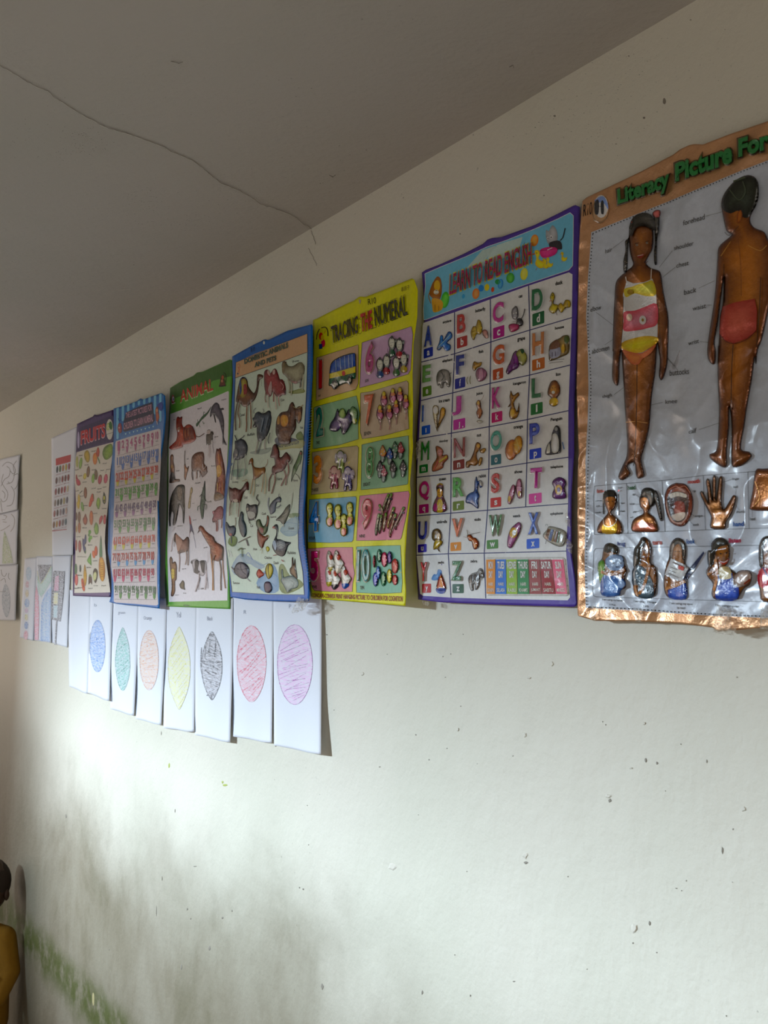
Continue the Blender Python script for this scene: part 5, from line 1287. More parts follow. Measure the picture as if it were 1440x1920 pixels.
 ('pigeon_picture', [('p', H_(240, 720, 260, 680, 285, 710, 285, 780, 315, 850, 325, 940, 310, 1000, 270, 1000, 235, 920, 222, 820), '1c2830/44545c', 2.6), ('s', H_(320, 1040, 345, 1120), 18, '202830'), ('s', H_(215, 1080, 290, 1040, 375, 1000), 10, '4c3828'), ('s', H_(265, 700, 288, 712), 4, '8c8478')]),
 ('cock_picture', [('p', H_(445, 840, 460, 790, 495, 780, 515, 830, 540, 870, 575, 830, 590, 730, 610, 760, 600, 850, 590, 930, 550, 980, 500, 960, 470, 900), '2c3c24/5c6c3c', 2.6), ('s', H_(595, 740, 600, 800, 580, 870), 13, '94502c'), ('p', H_(490, 880, 540, 900, 530, 960, 500, 940), '7c2c20')]),
 ('hen_picture', [('p', H_(462, 920, 480, 900, 500, 960, 560, 1000, 590, 980, 600, 1030, 560, 1070, 540, 1130, 515, 1150, 480, 1100, 465, 1030), '5c2c14/945430', 2.6), ('s', H_(570, 1010, 600, 980, 605, 1020), 8, '8c8450'), ('s', H_(520, 1150, 495, 1180), 5, 'a09468'), ('s', H_(525, 1150, 520, 1220), 5, 'a09468')]),
 ('chick_picture', [('p', H_(575, 1140, 600, 1130, 620, 1160, 600, 1195, 580, 1180), 'a89c34/c8c060', 1.8), ('s', H_(590, 1195, 592, 1220), 3, '8c8048')]),
 ('duck_picture', [('p', H_(660, 890, 690, 850, 720, 850, 730, 900, 725, 960, 712, 1030, 760, 1040, 820, 1065, 895, 1080, 860, 1120, 830, 1200, 790, 1255, 730, 1240, 680, 1190, 655, 1120, 680, 1040, 705, 980, 705, 910), '20242c/4c5058', 3), ('e', H_(672, 885) + [18, 14], '9c5444'), ('e', H_(765, 1105) + [60, 56], '7c8084/a0a4a4'),
   ('s', H_(720, 900, 722, 1000), 6, 'a8aca8'), ('p', H_(685, 1180, 760, 1190, 820, 1190, 790, 1250, 730, 1240), '241c20'), ('p', H_(658, 1080, 690, 1050, 710, 1130, 690, 1180), 'a4b0bc'), ('s', H_(720, 1080, 760, 1060, 810, 1090), 3, '3c4044'), ('s', H_(725, 1110, 765, 1090, 820, 1120), 3, '3c4044'),
   ('s', H_(730, 1140, 770, 1120, 815, 1150), 3, '3c4044'), ('s', H_(665, 1245, 715, 1235), 8, '8c4838'), ('s', H_(770, 1300, 800, 1325), 10, '8c4038')]),
 ('rabbits_picture', [('p', H_(765, 1570, 775, 1530, 770, 1440, 790, 1430, 800, 1520, 860, 1510, 920, 1510, 985, 1570, 980, 1650, 900, 1680, 850, 1720, 830, 1690, 800, 1630), '7c8480/b4bab4', 2.8), ('p', H_(880, 1420, 905, 1380, 908, 1290, 920, 1270, 930, 1370, 945, 1280, 955, 1370, 960, 1420, 975, 1540, 930, 1510, 890, 1480), '4c3824/846848', 2.6),
   ('e', H_(800, 1560) + [4, 6], '8c3c3c'), ('s', H_(850, 1720, 900, 1690), 9, '3c4438'), ('s', H_(870, 1560, 930, 1600, 900, 1660), 4, '8c9490')]),
 ('tortoise_picture', [('p', H_(160, 1440, 190, 1360, 240, 1330, 310, 1350, 360, 1420, 340, 1530, 260, 1540, 190, 1490), '38343c/6c6870', 2.8), ('s', H_(165, 1440, 125, 1390), 10, '5c5450'), ('s', H_(330, 1540, 370, 1580), 12, '9c9c98'), ('s', H_(240, 1340, 250, 1430, 320, 1500), 4, '242028'), ('s', H_(180, 1410, 250, 1430, 350, 1400), 4, '242028'),
   ('s', H_(210, 1180, 260, 1150, 265, 1260), 10, '5c6834')]),
 ('fish_picture', [('p', H_(450, 1480, 480, 1420, 510, 1440, 550, 1490, 510, 1520, 480, 1535), '8c2c1c/b05438', 2.2), ('p', H_(565, 1420, 600, 1350, 650, 1370, 665, 1440, 640, 1520, 600, 1545, 575, 1490), '7c6c1c/c4b43c', 2.4), ('s', H_(610, 1360, 600, 1440, 615, 1530), 6, '3c3c38'), ('p', H_(555, 1600, 590, 1580, 630, 1600, 650, 1680, 610, 1725, 565, 1710, 550, 1650), '342438/5c4858', 2.4), ('s', H_(540, 1480, 570, 1470), 6, '984830')]),
]
for nm, its in AN:
    its = [i[:3] + (i[3] * 0.75,) if i[0] in 'pe' and len(i) > 3 else i for i in its]
    fig(dm, nm, its, 'pressed ' + nm.replace('_', ' '), mat=m_soft)
fig(dm, 'bent_corner_crease', [('q', H_(85, 1190, 120, 1180, 150, 1260, 115, 1270), 'c4cac0'), ('s', H_(90, 1170, 110, 1230, 100, 1260), 3, '5c6464')], flat=True)

# ------------------------------------------------------------------ wild animal poster
INK = np.array([1.28, 1.30, 1.33])
Z(0, 0, 1)
_cr5 = crumple(55, 0.0016, 3, 6)
an = Sheet('wild_animal_poster', 'green bordered animal poster with tiger and giraffe on a pale pink field', 'poster',
           pts([319, 727.5, 318, 757, 315, 832, 313, 907, 313, 952, 310, 1056, 309, 1095, 311.7, 1137]),
           pts([435, 676, 435, 707, 433, 782, 431, 900, 430, 1000, 431, 1142]),
           pts([319, 727.5, 337.5, 716, 364, 704, 367, 700, 370, 698, 375, 698, 380, 697, 400, 687.5, 431, 674, 435, 676]),
           pts([311.7, 1137, 360, 1139, 431, 1142]), m_print,
           lambda s, t: 0.002 + _cr5(s, t) + 0.005 * np.sin(np.clip(t, 0, 1) * 6) ** 2, 0.0035, thick=0.0004, col='689a4c')
Z(300, 670, 8)
JY = 230 * 8


def j(*a):      # second crop (x 7.68, origin y 900) -> this crop
    a = np.array(a, float).reshape(-1, 2)
    return np.stack([a[:, 0] / 7.68 * 8, a[:, 1] / 7.68 * 8 + JY], 1).ravel().tolist()


fld = pts([155, 850, 400, 760, 700, 645, 1000, 515, 1022, 505, 1032, 520, 1030, 900, 1020, 1300, 990, 1900] + j(940, 300, 930, 700, 950, 1000, 975, 1400, 970, 1735, 500, 1745, 128, 1755, 118, 1500, 105, 1000, 120, 300) + [130, 1300, 150, 1000])
an.patch('dark_heading', pts([152, 470, 300, 375, 500, 285, 560, 232, 640, 222, 1050, 40, 1080, 70, 1075, 280, 800, 350, 760, 380, 500, 500, 240, 610, 150, 650]), '42682c', 0.0003, 4)
an.patch('picture_field', fld, 'ded0d4', 0.0003, 4)
text(an, 'ANIMAL', pts([298, 508, 800, 318, 800, 505, 298, 695]), 'b8c8a0', 0.045, 0, h=0.0006, name='heading_backing')
text(an, 'ANIMAL', pts([302, 500, 796, 310, 796, 490, 302, 676]), 'b04838', 0.02, 0, h=0.0009, name='heading_lettering')
fig(an, 'monkey_picture', [('p', [885, 430, 900, 380, 905, 330, 925, 270, 955, 265, 965, 330, 975, 390, 985, 420, 940, 440, 890, 440], '3c2418/6c3c28'), ('e', [940, 300, 18, 30], 'a06444'), ('s', [985, 380, 990, 300, 970, 235, 945, 235], 8, '2c2014'), ('s', [890, 435, 985, 425], 12, '2c1c24'), ('e', [930, 355, 16, 22], 'b08468')], flat=True)
fig(an, 'round_logo', [('e', [195, 635, 24, 75], '8c3038'), ('e', [198, 625, 16, 40], 'c0c0c4'), ('e', [200, 630, 8, 20], '4c5c8c'), ('s', [175, 700, 230, 680], 14, 'c4c8c0')], flat=True)
for w, q in (('tiger', [200, 928, 232, 920, 232, 940, 200, 948]), ('lizard', [565, 762, 620, 745, 620, 768, 565, 785]), ('dolphin', [920, 630, 995, 612, 995, 640, 920, 656]), ('goat', [818, 1185, 875, 1178, 875, 1200, 818, 1207]),
             ('bear', [240, 1692, 296, 1682, 296, 1706, 240, 1716]), ('cat', [400, 1512, 430, 1505, 430, 1530, 400, 1535]), ('lion', [768, 1620, 828, 1612, 828, 1634, 768, 1640]), ('rhinoceros', [525, 1875, 605, 1862, 605, 1888, 525, 1900]),
             ('crocodile', j(675, 302, 742, 292, 742, 318, 675, 326)), ('dog', j(465, 330, 496, 322, 496, 345, 465, 350)), ('parrot', j(475, 570, 524, 562, 524, 584, 475, 590)), ('elephant', j(245, 655, 325, 648, 325, 670, 245, 676)),
             ('giraffe', j(628, 965, 685, 956, 685, 980, 628, 988)), ('horse', j(318, 1270, 375, 1264, 375, 1284, 318, 1290)), ('cow', j(585, 1555, 632, 1550, 632, 1572, 585, 1576)), ('leopard', j(218, 1650, 270, 1646, 270, 1664, 218, 1668)),
             ('frog', j(335, 1622, 378, 1620, 378, 1638, 335, 1640))):
    text(an, w, pts(q), '4c444c', 0.01, h=0.0007)
AW = [
 ('tiger_picture', [('p', [140, 1350, 200, 1290, 245, 1240, 260, 1140, 245, 1050, 248, 930, 270, 890, 300, 905, 330, 890, 325, 990, 355, 1050, 400, 1015, 450, 1010, 500, 1060, 530, 1150, 540, 1190, 520, 1250, 450, 1290, 350, 1310, 330, 1350, 200, 1385, 150, 1370], '8c3414/b45c30', 1),
   ('s', [535, 1180, 590, 1190, 665, 1140], 12, '4c2414'), ('e', [280, 1075, 20, 30], 'b08c78'), ('e', [278, 1105, 14, 14], 'd0c4c0'), ('s', [265, 905, 290, 915, 320, 900], 8, '2c140c')] +
   [('s', [360 + 22 * i, 1060 - 6 * abs(2 - i), 352 + 24 * i, 1150, 368 + 22 * i, 1260 - 6 * i], 9, '2c1008') for i in range(7)] + [('s', [250 + i * 3, 960 + 22 * i, 320 - i * 2, 950 + 24 * i], 7, '2c1008') for i in range(6)] +
   [('s', [210, 1350, 240, 1300], 6, '34140a'), ('s', [250, 1340, 280, 1270], 6, '34140a'), ('s', [375, 1080, 380, 1200], 5, 'b0844c'), ('s', [420, 1060, 425, 1180], 4, 'b0844c')]),
 ('lizard_picture', [('p', [540, 1030, 545, 990, 580, 960, 620, 900, 660, 860, 710, 820, 770, 730, 740, 810, 700, 870, 660, 910, 610, 960, 560, 1035], '1c3c24/3c6440'), ('s', [590, 1010, 600, 1050], 6, '40684a'), ('s', [640, 960, 655, 1000, 670, 980], 6, '40684a'), ('s', [650, 870, 655, 820, 675, 830], 6, '40684a'), ('s', [570, 970, 560, 930], 6, '30543c')]),
 ('dolphin_picture', [('p', [755, 900, 755, 830, 775, 750, 810, 700, 845, 680, 885, 710, 900, 765, 945, 760, 955, 785, 920, 800, 945, 880, 960, 1000, 955, 1200, 1000, 1315, 960, 1300, 938, 1300, 940, 1210, 925, 1100, 890, 960, 850, 900, 820, 860, 838, 970, 825, 965, 800, 860, 775, 865], '30303c/645c68', 1), ('s', [830, 870, 880, 930, 920, 1080, 945, 1180], 8, '94909c')]),
 ('goat_picture', [('p', [695, 1170, 720, 1150, 780, 1110, 800, 1150, 790, 1240, 770, 1290, 740, 1310, 700, 1310], '3c342c/64584c', .8), ('p', [700, 1130, 720, 1090, 760, 1110, 750, 1145, 712, 1150], 'bcb0ac'), ('s', [708, 1100, 730, 1085, 755, 1088], 5, '4c443c'), ('s', [715, 1300, 725, 1400, 715, 1490], 14, 'dcd0d0'), ('s', [745, 1310, 740, 1420, 735, 1510], 10, 'd4c8c8'),
   ('s', [780, 1240, 775, 1340, 795, 1440], 14, 'dcd0d0'), ('s', [800, 1160, 805, 1300], 9, 'dcd0d0')]),
 ('standing_bear_picture', [('p', [155, 1560, 155, 1490, 180, 1455, 200, 1490, 200, 1570, 218, 1650, 215, 1760, 225, 1825, 290, 1830, 290, 1865, 240, 1870, 150, 1885, 145, 1840, 160, 1760, 155, 1650], '4c2c14/94602c', .8), ('p', [160, 1740, 200, 1730, 225, 1830, 150, 1880, 148, 1830], '2c2020'), ('e', [180, 1640, 14, 30], 'a88440')]),
 ('cat_picture', [('p', [362, 1620, 375, 1600, 400, 1660, 432, 1630, 415, 1700, 400, 1760, 380, 1840, 362, 1800, 365, 1700], '6c401c/a8703c', .7), ('s', [368, 1620, 366, 1500, 372, 1400], 9, '4c3c30'), ('e', [395, 1690, 16, 26], 'c0987c')]),
 ('rhinoceros_picture', [('p', [470, 1600, 480, 1500, 530, 1440, 600, 1420, 650, 1430, 662, 1510, 660, 1600, 700, 1640, 700, 1710, 660, 1760, 635, 1800, 610, 1740, 580, 1700, 540, 1710, 480, 1700], '5c3424/94684c', 1.1), ('p', [635, 1700, 660, 1720, 715, 1700, 680, 1760, 640, 1790], '5c4034'), ('s', [480, 1690, 478, 1760, 490, 1840], 14, '4c3028'), ('s', [545, 1700, 550, 1760, 545, 1820], 13, '7c543c'),
   ('s', [590, 1700, 600, 1760, 590, 1800], 10, '6c483c'), ('s', [640, 1600, 655, 1680, 690, 1620], 8, 'dccccc')]),
 ('standing_lion_picture', [('p', [830, 1550, 835, 1440, 850, 1370, 875, 1380, 905, 1360, 920, 1430, 940, 1520, 960, 1620, 975, 1750, 980, 1880] + j(940, 100, 925, 250, 850, 290, 780, 295, 790, 180, 800, 60) + [845, 1850, 850, 1750, 840, 1640], '5c2410/a8602c', 1.2), ('p', [850, 1640, 900, 1620, 925, 1700, 900, 1780, 860, 1790], 'c8a040'),
   ('p', j(780, 295, 790, 190, 850, 180, 925, 240, 880, 285), '4c3010/8c6c2c'), ('s', [880, 1450, 890, 1600], 8, 'c8943c'), ('s', [930, 1560, 950, 1760], 6, '5c1c10'), ('s', j(830, 40, 825, 160), 9, 'c8a450'), ('s', j(870, 20, 865, 150), 6, '6c2c14'), ('s', j(900, 40, 900, 160), 6, 'b88440'), ('s', [860, 1385, 870, 1410], 8, '3c1408'), ('s', [900, 1370, 905, 1400], 8, '3c1408')]),
 ('elephant_picture', [('p', j(132, 420, 140, 320, 165, 220, 210, 130, 260, 75, 340, 72, 355, 130, 350, 260, 355, 400, 345, 610, 330, 600, 325, 450, 300, 380, 285, 340, 265, 420, 240, 560, 215, 640, 185, 640, 195, 500, 170, 450, 150, 560, 152, 655, 135, 655, 130, 520), '2c2c28/5c5448', 1.2), ('p', j(250, 130, 290, 100, 320, 160, 300, 280, 265, 270), '746450'), ('s', j(345, 120, 352, 260, 345, 420), 8, '6c6450'), ('s', j(240, 440, 215, 600), 10, '6c5c4c')]),
 ('dog_picture', [('p', j(440, 130, 460, 105, 465, 170, 450, 210, 440, 300, 430, 400, 405, 400, 415, 310, 430, 220), 'a89468/c8b48c', .6), ('s', j(465, 160, 480, 150), 6, 'dccfc4')]),
 ('crocodile_picture', [('p', j(600, 555, 585, 470, 575, 390, 585, 300, 600, 200, 625, 100, 645, 10, 650, 110, 650, 220, 650, 300, 640, 380, 630, 470, 620, 550), '183024/3c5c40', .8), ('s', j(600, 200, 570, 240), 9, '2c4c34'), ('s', j(650, 270, 665, 310), 9, '2c4c34'), ('s', j(580, 370, 545, 385, 540, 440), 9, '3c5c44'), ('s', j(640, 360, 665, 350, 658, 430), 9, '3c5c44'), ('s', j(610, 100, 625, 180), 5, '50745a')]),
 ('pig_picture', [('p', j(755, 460, 775, 445, 800, 430, 830, 390, 880, 378, 910, 420, 912, 490, 890, 560, 840, 570, 800, 600, 760, 610, 755, 560, 770, 510), '7c4448/a87478', .9), ('s', j(800, 590, 810, 660, 808, 740), 12, '94605c'), ('s', j(825, 580, 830, 660, 825, 740), 10, 'a8706c'), ('s', j(885, 540, 888, 620, 880, 690), 10, '94605c'), ('e', j(768, 468) + [14, 20], 'bc8890'), ('e', j(765, 600) + [12, 10], '3c2024')]),
 ('parrot_picture', [('p', j(418, 510, 435, 540, 450, 620, 475, 720, 490, 790, 450, 730, 425, 780, 430, 680, 422, 580), '2c2c4c/4c4468'), ('p', j(418, 510, 440, 560, 448, 640, 430, 620), '983038'), ('s', j(435, 700, 420, 830), 4, '843444'), ('s', j(480, 780, 500, 880, 515, 980), 5, '9c98ac')]),
 ('giraffe_picture', [('p', j(540, 765, 560, 720, 555, 690, 585, 655, 630, 690, 645, 720, 700, 770, 770, 820, 800, 890, 870, 930, 910, 970, 910, 1060, 900, 1130, 840, 1170, 790, 1160, 740, 1150, 725, 1040, 720, 970, 680, 900, 620, 800, 590, 740, 565, 740), '5c2c18/a4603c', 1),
   ('s', j(730, 1060, 745, 1200, 760, 1400, 757, 1590), 18, '94683c'), ('s', j(770, 1140, 765, 1300, 770, 1590), 8, 'c0a080'), ('s', j(850, 1150, 875, 1280, 872, 1440, 875, 1590), 15, '5c4430'), ('s', j(900, 1100, 905, 1280, 925, 1440, 938, 1560), 12, '8c6440'), ('s', j(875, 940, 905, 1000, 895, 1160), 14, '2c2418'), ('s', j(765, 820, 800, 900, 780, 880), 10, '34281c'), ('s', j(790, 1080, 760, 1150), 14, '34281c')] +
   [('s', j(640 + 26 * i + (k - 1) * 20, 760 + 50 * i + k * 4, 655 + 26 * i + (k - 1) * 20, 790 + 50 * i + k * 4), 4, 'd0a888') for i in range(7) for k in range(3)]),
 ('horse_picture', [('p', j(200, 880, 210, 800, 225, 760, 250, 800, 320, 860, 350, 860, 390, 818, 420, 860, 410, 1000, 380, 1030, 300, 1050, 260, 1060, 250, 990, 225, 900), '4c342c/8c6454', 1), ('p', j(225, 780, 290, 830, 320, 880, 290, 980, 255, 1030, 232, 900), 'a88474'), ('s', j(205, 790, 170, 900, 165, 1000, 150, 1030), 9, 'bcaca8'), ('s', j(270, 1040, 280, 1150, 270, 1320), 12, 'a89490'), ('s', j(370, 1020, 380, 1120, 362, 1220), 11, '9c8880'), ('s', j(405, 960, 405, 1100, 398, 1230), 11, '7c6458'),
   ('s', j(210, 770, 200, 960), 7, '4c3830'), ('s', j(180, 740, 210, 670), 5, '94888c')]),
 ('cow_picture', [('p', j(450, 1175, 480, 1150, 530, 1145, 560, 1170, 640, 1160, 665, 1190, 665, 1290, 620, 1380, 560, 1360, 490, 1330, 475, 1260), 'a8a0a0/c8c0c0', 1), ('p', j(500, 1170, 540, 1150, 560, 1200, 545, 1290, 575, 1320, 530, 1350, 490, 1320, 500, 1250), '1c1c20'), ('p', j(580, 1165, 640, 1165, 640, 1250, 630, 1340, 600, 1310, 585, 1230), '1c1c20'), ('e', j(455, 1185) + [14, 22], '24242c'), ('s', j(490, 1140, 530, 1120), 8, 'dcd4d0'),
   ('s', j(560, 1350, 555, 1450, 505, 1610), 14, 'a89c9c'), ('s', j(570, 1400, 548, 1580), 7, '5c5050'), ('s', j(655, 1260, 660, 1420, 640, 1580), 12, 'bcb0b0'), ('s', j(665, 1400, 680, 1560), 9, 'a09494'), ('s', j(690, 1020, 685, 1150, 660, 1200), 5, 'b8acac')]),
 ('leopard_picture', [('p', j(140, 1200, 140, 1130, 160, 1105, 180, 1150, 185, 1190, 215, 1175, 240, 1230, 240, 1330, 235, 1430, 215, 1460, 215, 1600, 185, 1670, 158, 1660, 170, 1560, 165, 1430, 150, 1300), '4c2c14/8c6430', 1), ('p', j(165, 1290, 205, 1290, 205, 1400, 170, 1420), 'bca448')] + [('e', j(165 + 18 * (i % 3), 1230 + 45 * (i // 3) + 8 * (i % 2)) + [3, 5], '24140a') for i in range(24)]),
 ('frog_picture', [('p', j(280, 1510, 300, 1480, 325, 1445, 350, 1480, 350, 1540, 360, 1580, 330, 1570, 300, 1560), '3c3424/6c6048', .8), ('s', j(285, 1540, 350, 1550), 4, '241c14')]),
]
for nm, its in AW:
    fig(an, nm, its, 'printed ' + nm.replace('_', ' '), mat=m_soft)
fig(an, 'border_smudge', [('e', j(380, 1808) + [50, 16, 6], '46703a')], flat=True)

# ------------------------------------------------------------------ one to hundred poster
INK = np.array([1.55, 1.6, 1.65])
Z(0, 0, 1)
_cr6 = crumple(66, 0.0015, 3, 7)
kn = Sheet('counting_poster', 'blue striped counting poster with coloured numbers 1 to 100 in ten rows', 'poster',
           pts([213, 766, 213, 822, 208, 888, 204, 940, 202.5, 1022, 202, 1035, 207, 1060, 209, 1085, 209, 1115, 205, 1129]),
           pts([309.5, 742, 311, 783, 307, 822, 300, 875, 297.5, 940, 297.5, 950, 299, 983, 300, 1049, 299, 1141]),
           pts([213, 766, 235.5, 760, 259, 751, 261, 748, 264, 747, 268.5, 749, 303, 736.6, 309.5, 742]),
           pts([205, 1129, 222, 1133, 262, 1137, 299.5, 1142]), m_print,
           lambda s, t: 0.003 + _cr6(s, t) + 0.014 * np.clip(s, 0, 1) ** 2 * (1 - 0.5 * np.clip(t, 0, 1)) + 0.006 * np.sin(np.clip(t, 0, 1) * 7 + 1) ** 2, 0.011, thick=0.0005, col='1f6898')
Z(130, 730, 7.579)
LY = 200 * 7.579
l_ = lambda *a: [v if i % 2 == 0 else v + LY for i, v in enumerate(a)]
for i in range(9):
    x = 668 + i * 76
    y = 280 - (x - 640) * .33
    h = [430, 200, 90, 60, 50, 60, 60, 250, 380][i]
    fig(kn, 'light_stripe', [('q', [x, y, x + 34, y - 12, x + 34, y + h - 10, x + 17, y + h + 12, x, y + h], '7ca8c8')], flat=True, h0=0.0003)
kn.patch('dark_banner', pts([770, 455, 805, 330, 1000, 240, 1180, 180, 1195, 320, 1215, 440, 1180, 490, 1000, 540, 790, 605, 765, 590]), '1c1c3c', 0.0006, 4)
text(kn, 'THE LATEST PICTURES FOR', pts([802, 335, 1172, 205, 1172, 300, 802, 412]), 'a88894', 0.03, h=0.0009, name='heading_lettering')
text(kn, 'CHILDREN TO LEARN NUMERAL', pts([772, 480, 1188, 345, 1188, 455, 772, 575]), 'a88894', 0.03, h=0.0009, name='heading_lettering')
fig(kn, 'cartoon_boy_picture', [('p', [1222, 300, 1240, 245, 1265, 270, 1262, 320, 1280, 390, 1262, 450, 1248, 510, 1232, 450, 1228, 380], '6c2c20/a8644c'), ('p', [1250, 220, 1310, 180, 1330, 250, 1300, 310, 1265, 260], '2c4080'), ('e', [1245, 300, 16, 24], 'b48468'), ('s', [1240, 450, 1255, 500], 8, 'a8b8cc')], flat=True)
fig(kn, 'cartoon_bird_picture', [('p', [685, 540, 700, 490, 730, 480, 745, 530, 745, 600, 720, 625, 695, 600], '5c2030/944850'), ('s', [695, 410, 710, 450, 740, 430], 8, '2c4078'), ('e', [708, 545, 8, 12], 'c8a8a0'), ('s', [710, 600, 735, 590], 10, '94602c')], flat=True)
for i in range(8):
    x = 800 + i * 56
    y = 632 - i * 15
    fig(kn, 'white_heart', [('q', [x - 12, y - 10, x, y - 4, x + 12, y - 14, x, y + 18], 'a8c4d4')], flat=True)
fld = pts([665, 735, 900, 660, 1270, 560, 1298, 575, 1300, 700, 1300, 1030, 1288, 1300, 1270, 1590] + l_(1250, 60, 1255, 300, 1245, 600, 1255, 740, 1245, 1000, 1250, 1300, 1262, 1540, 1240, 1556, 900, 1530, 660, 1515, 632, 1500, 630, 1250, 592, 1000, 600, 760, 622, 500, 632, 200, 640, 0) + [645, 1400, 645, 1100, 652, 900, 655, 760])
kn.patch('number_field', fld, 'b0a8a8', 0.0003, 4)
# rows: (y at left, y at right, x left, x right, number height, colour, tail colour, tail parity)
RW = [(745, 590, 680, 1275, 128, '8c3c68', '8c4a70', 0), (970, 835, 672, 1278, 125, '1c5c94', '1c5c94', 1), (1190, 1070, 658, 1268, 125, 'a84420', 'a8a02c', 0), (1415, 1318, 650, 1262, 120, '4c8438', '4c8c30', 1),
      (LY + 125, LY + 55, 645, 1240, 120, '44285c', '743c78', 0), (LY + 345, LY + 295, 632, 1225, 125, '30683c', '3c7c2c', 1), (LY + 580, LY + 545, 622, 1225, 125, 'a84424', 'a8a02c', 0),
      (LY + 815, LY + 785, 612, 1215, 125, '943430', '2c7ca0', 1), (LY + 1035, LY + 1025, 620, 1215, 125, '94304c', 'a04464', 0), (LY + 1270, LY + 1280, 640, 1240, 125, '1c5434', '2c6c2c', 1)]
WN = 'one two three four five six seven eight nine ten'.split()
for r_, (yl, yr, xl, xr, hh, c, c2, par) in enumerate(RW):
    w = (xr - xl) / 10
    for i in range(10):
        n = r_ * 10 + i + 1
        x0 = xl + i * w + 3
        x1 = x0 + w * (.62 if n < 10 else .80)
        sl = (yr - yl) / (xr - xl)
        y0 = yl + (x0 - xl) * sl
        h1 = hh * (1.0 if (i % 2 == par) else 0.86)
        text(kn, str(n), pts([x0, y0, x1, y0 + sl * (x1 - x0), x1, y0 + h1, x0, y0 + h1]), c, 0.035, h=0.0009, name='printed_number')
        if i % 2 == par:
            xm = (x0 + x1) / 2
            fig(kn, 'number_tail', [('q', [x0 + 4, y0 + h1 - 18, x1 - 2, y0 + h1 - 22, x1 - 8, y0 + h1 + 40, xm, y0 + h1 + 70, x0 + 8, y0 + h1 + 45], c2)], flat=True)
        else:
            text(kn, WN[i], pts([x0 + 4, y0 + h1 + 16, x1 - 2, y0 + h1 + 10, x1 - 2, y0 + h1 + 26, x0 + 4, y0 + h1 + 34]), '5c5460', 0.0, h=0.0009, name='number_word')
    kn.line('row_rule', pts([xl, yl + hh + 72, xr, yr + hh + 66]), 0.6, '5c5458', 0.0006)

# ------------------------------------------------------------------ fruit poster
INK = np.array([1.6, 1.65, 1.7])
Z(0, 0, 1)
_cr7 = crumple(77, 0.0012, 3, 6)
fr = Sheet('fruit_poster', 'purple headed fruits poster with red FRUITS lettering and rows of fruit', 'poster',
           pts([144.5, 795, 142, 862, 139, 940, 136.6, 1022, 136.6, 1117]),
           pts([212.5, 768, 213, 822, 206, 901.5, 203, 940, 197, 1009, 198.6, 1049, 206.5, 1101.5, 208, 1119]),
           pts([144.5, 795, 160, 787.5, 174, 781, 177, 777, 180, 777, 182, 778.5, 212.5, 768]),
           pts([136.6, 1117, 170, 1119, 208, 1120]), m_print,
           lambda s, t: 0.002 + _cr7(s, t) + 0.004 * np.clip(s, 0, 1) ** 2 * (0.3 + np.clip(t, 0, 1)) + 0.002 * np.sin(np.clip(t, 0, 1) * 8) ** 2, 0.004, thick=0.0004, col='43315c')
Z(130, 730, 7.579)
fr.patch('dark_heading', pts([150, 545, 400, 450, 620, 370, 628, 560, 626, 735, 400, 790, 110, 880, 118, 700]), '2a1c4c', 0.0003, 4)
fr.patch('picture_field', pts([105, 895, 300, 835, 628, 748, 625, 900, 590, 1100, 570, 1300, 555, 1590] + l_(510, 500, 505, 650, 525, 950, 575, 1300, 582, 1370, 300, 1378, 70, 1378, 85, 1000, 90, 500, 95, 100) + [78, 1300, 85, 1000]), 'b8b2a8', 0.0003, 4)
text(fr, 'FRUITS', pts([160, 600, 512, 480, 512, 690, 160, 805]), 'b09098', 0.055, h=0.0006, name='heading_backing')
text(fr, 'FRUITS', pts([164, 592, 508, 478, 508, 672, 164, 790]), 'a02c38', 0.03, h=0.0009, name='heading_lettering')
fig(fr, 'white_oval', [('e', [572, 570, 50, 148], 'b8b4ac')], flat=True)
fig(fr, 'coconut_emblem', [('e', [552, 530, 28, 62, 6], '84902c/a0ac44'), ('e', [588, 515, 24, 60, -6], '2c5c28'), ('s', [530, 640, 620, 612], 5, '4c4c44')], flat=True)
fig(fr, 'pale_leaf', [('e', [130, 720, 16, 120], 'a8a0b4')], flat=True)
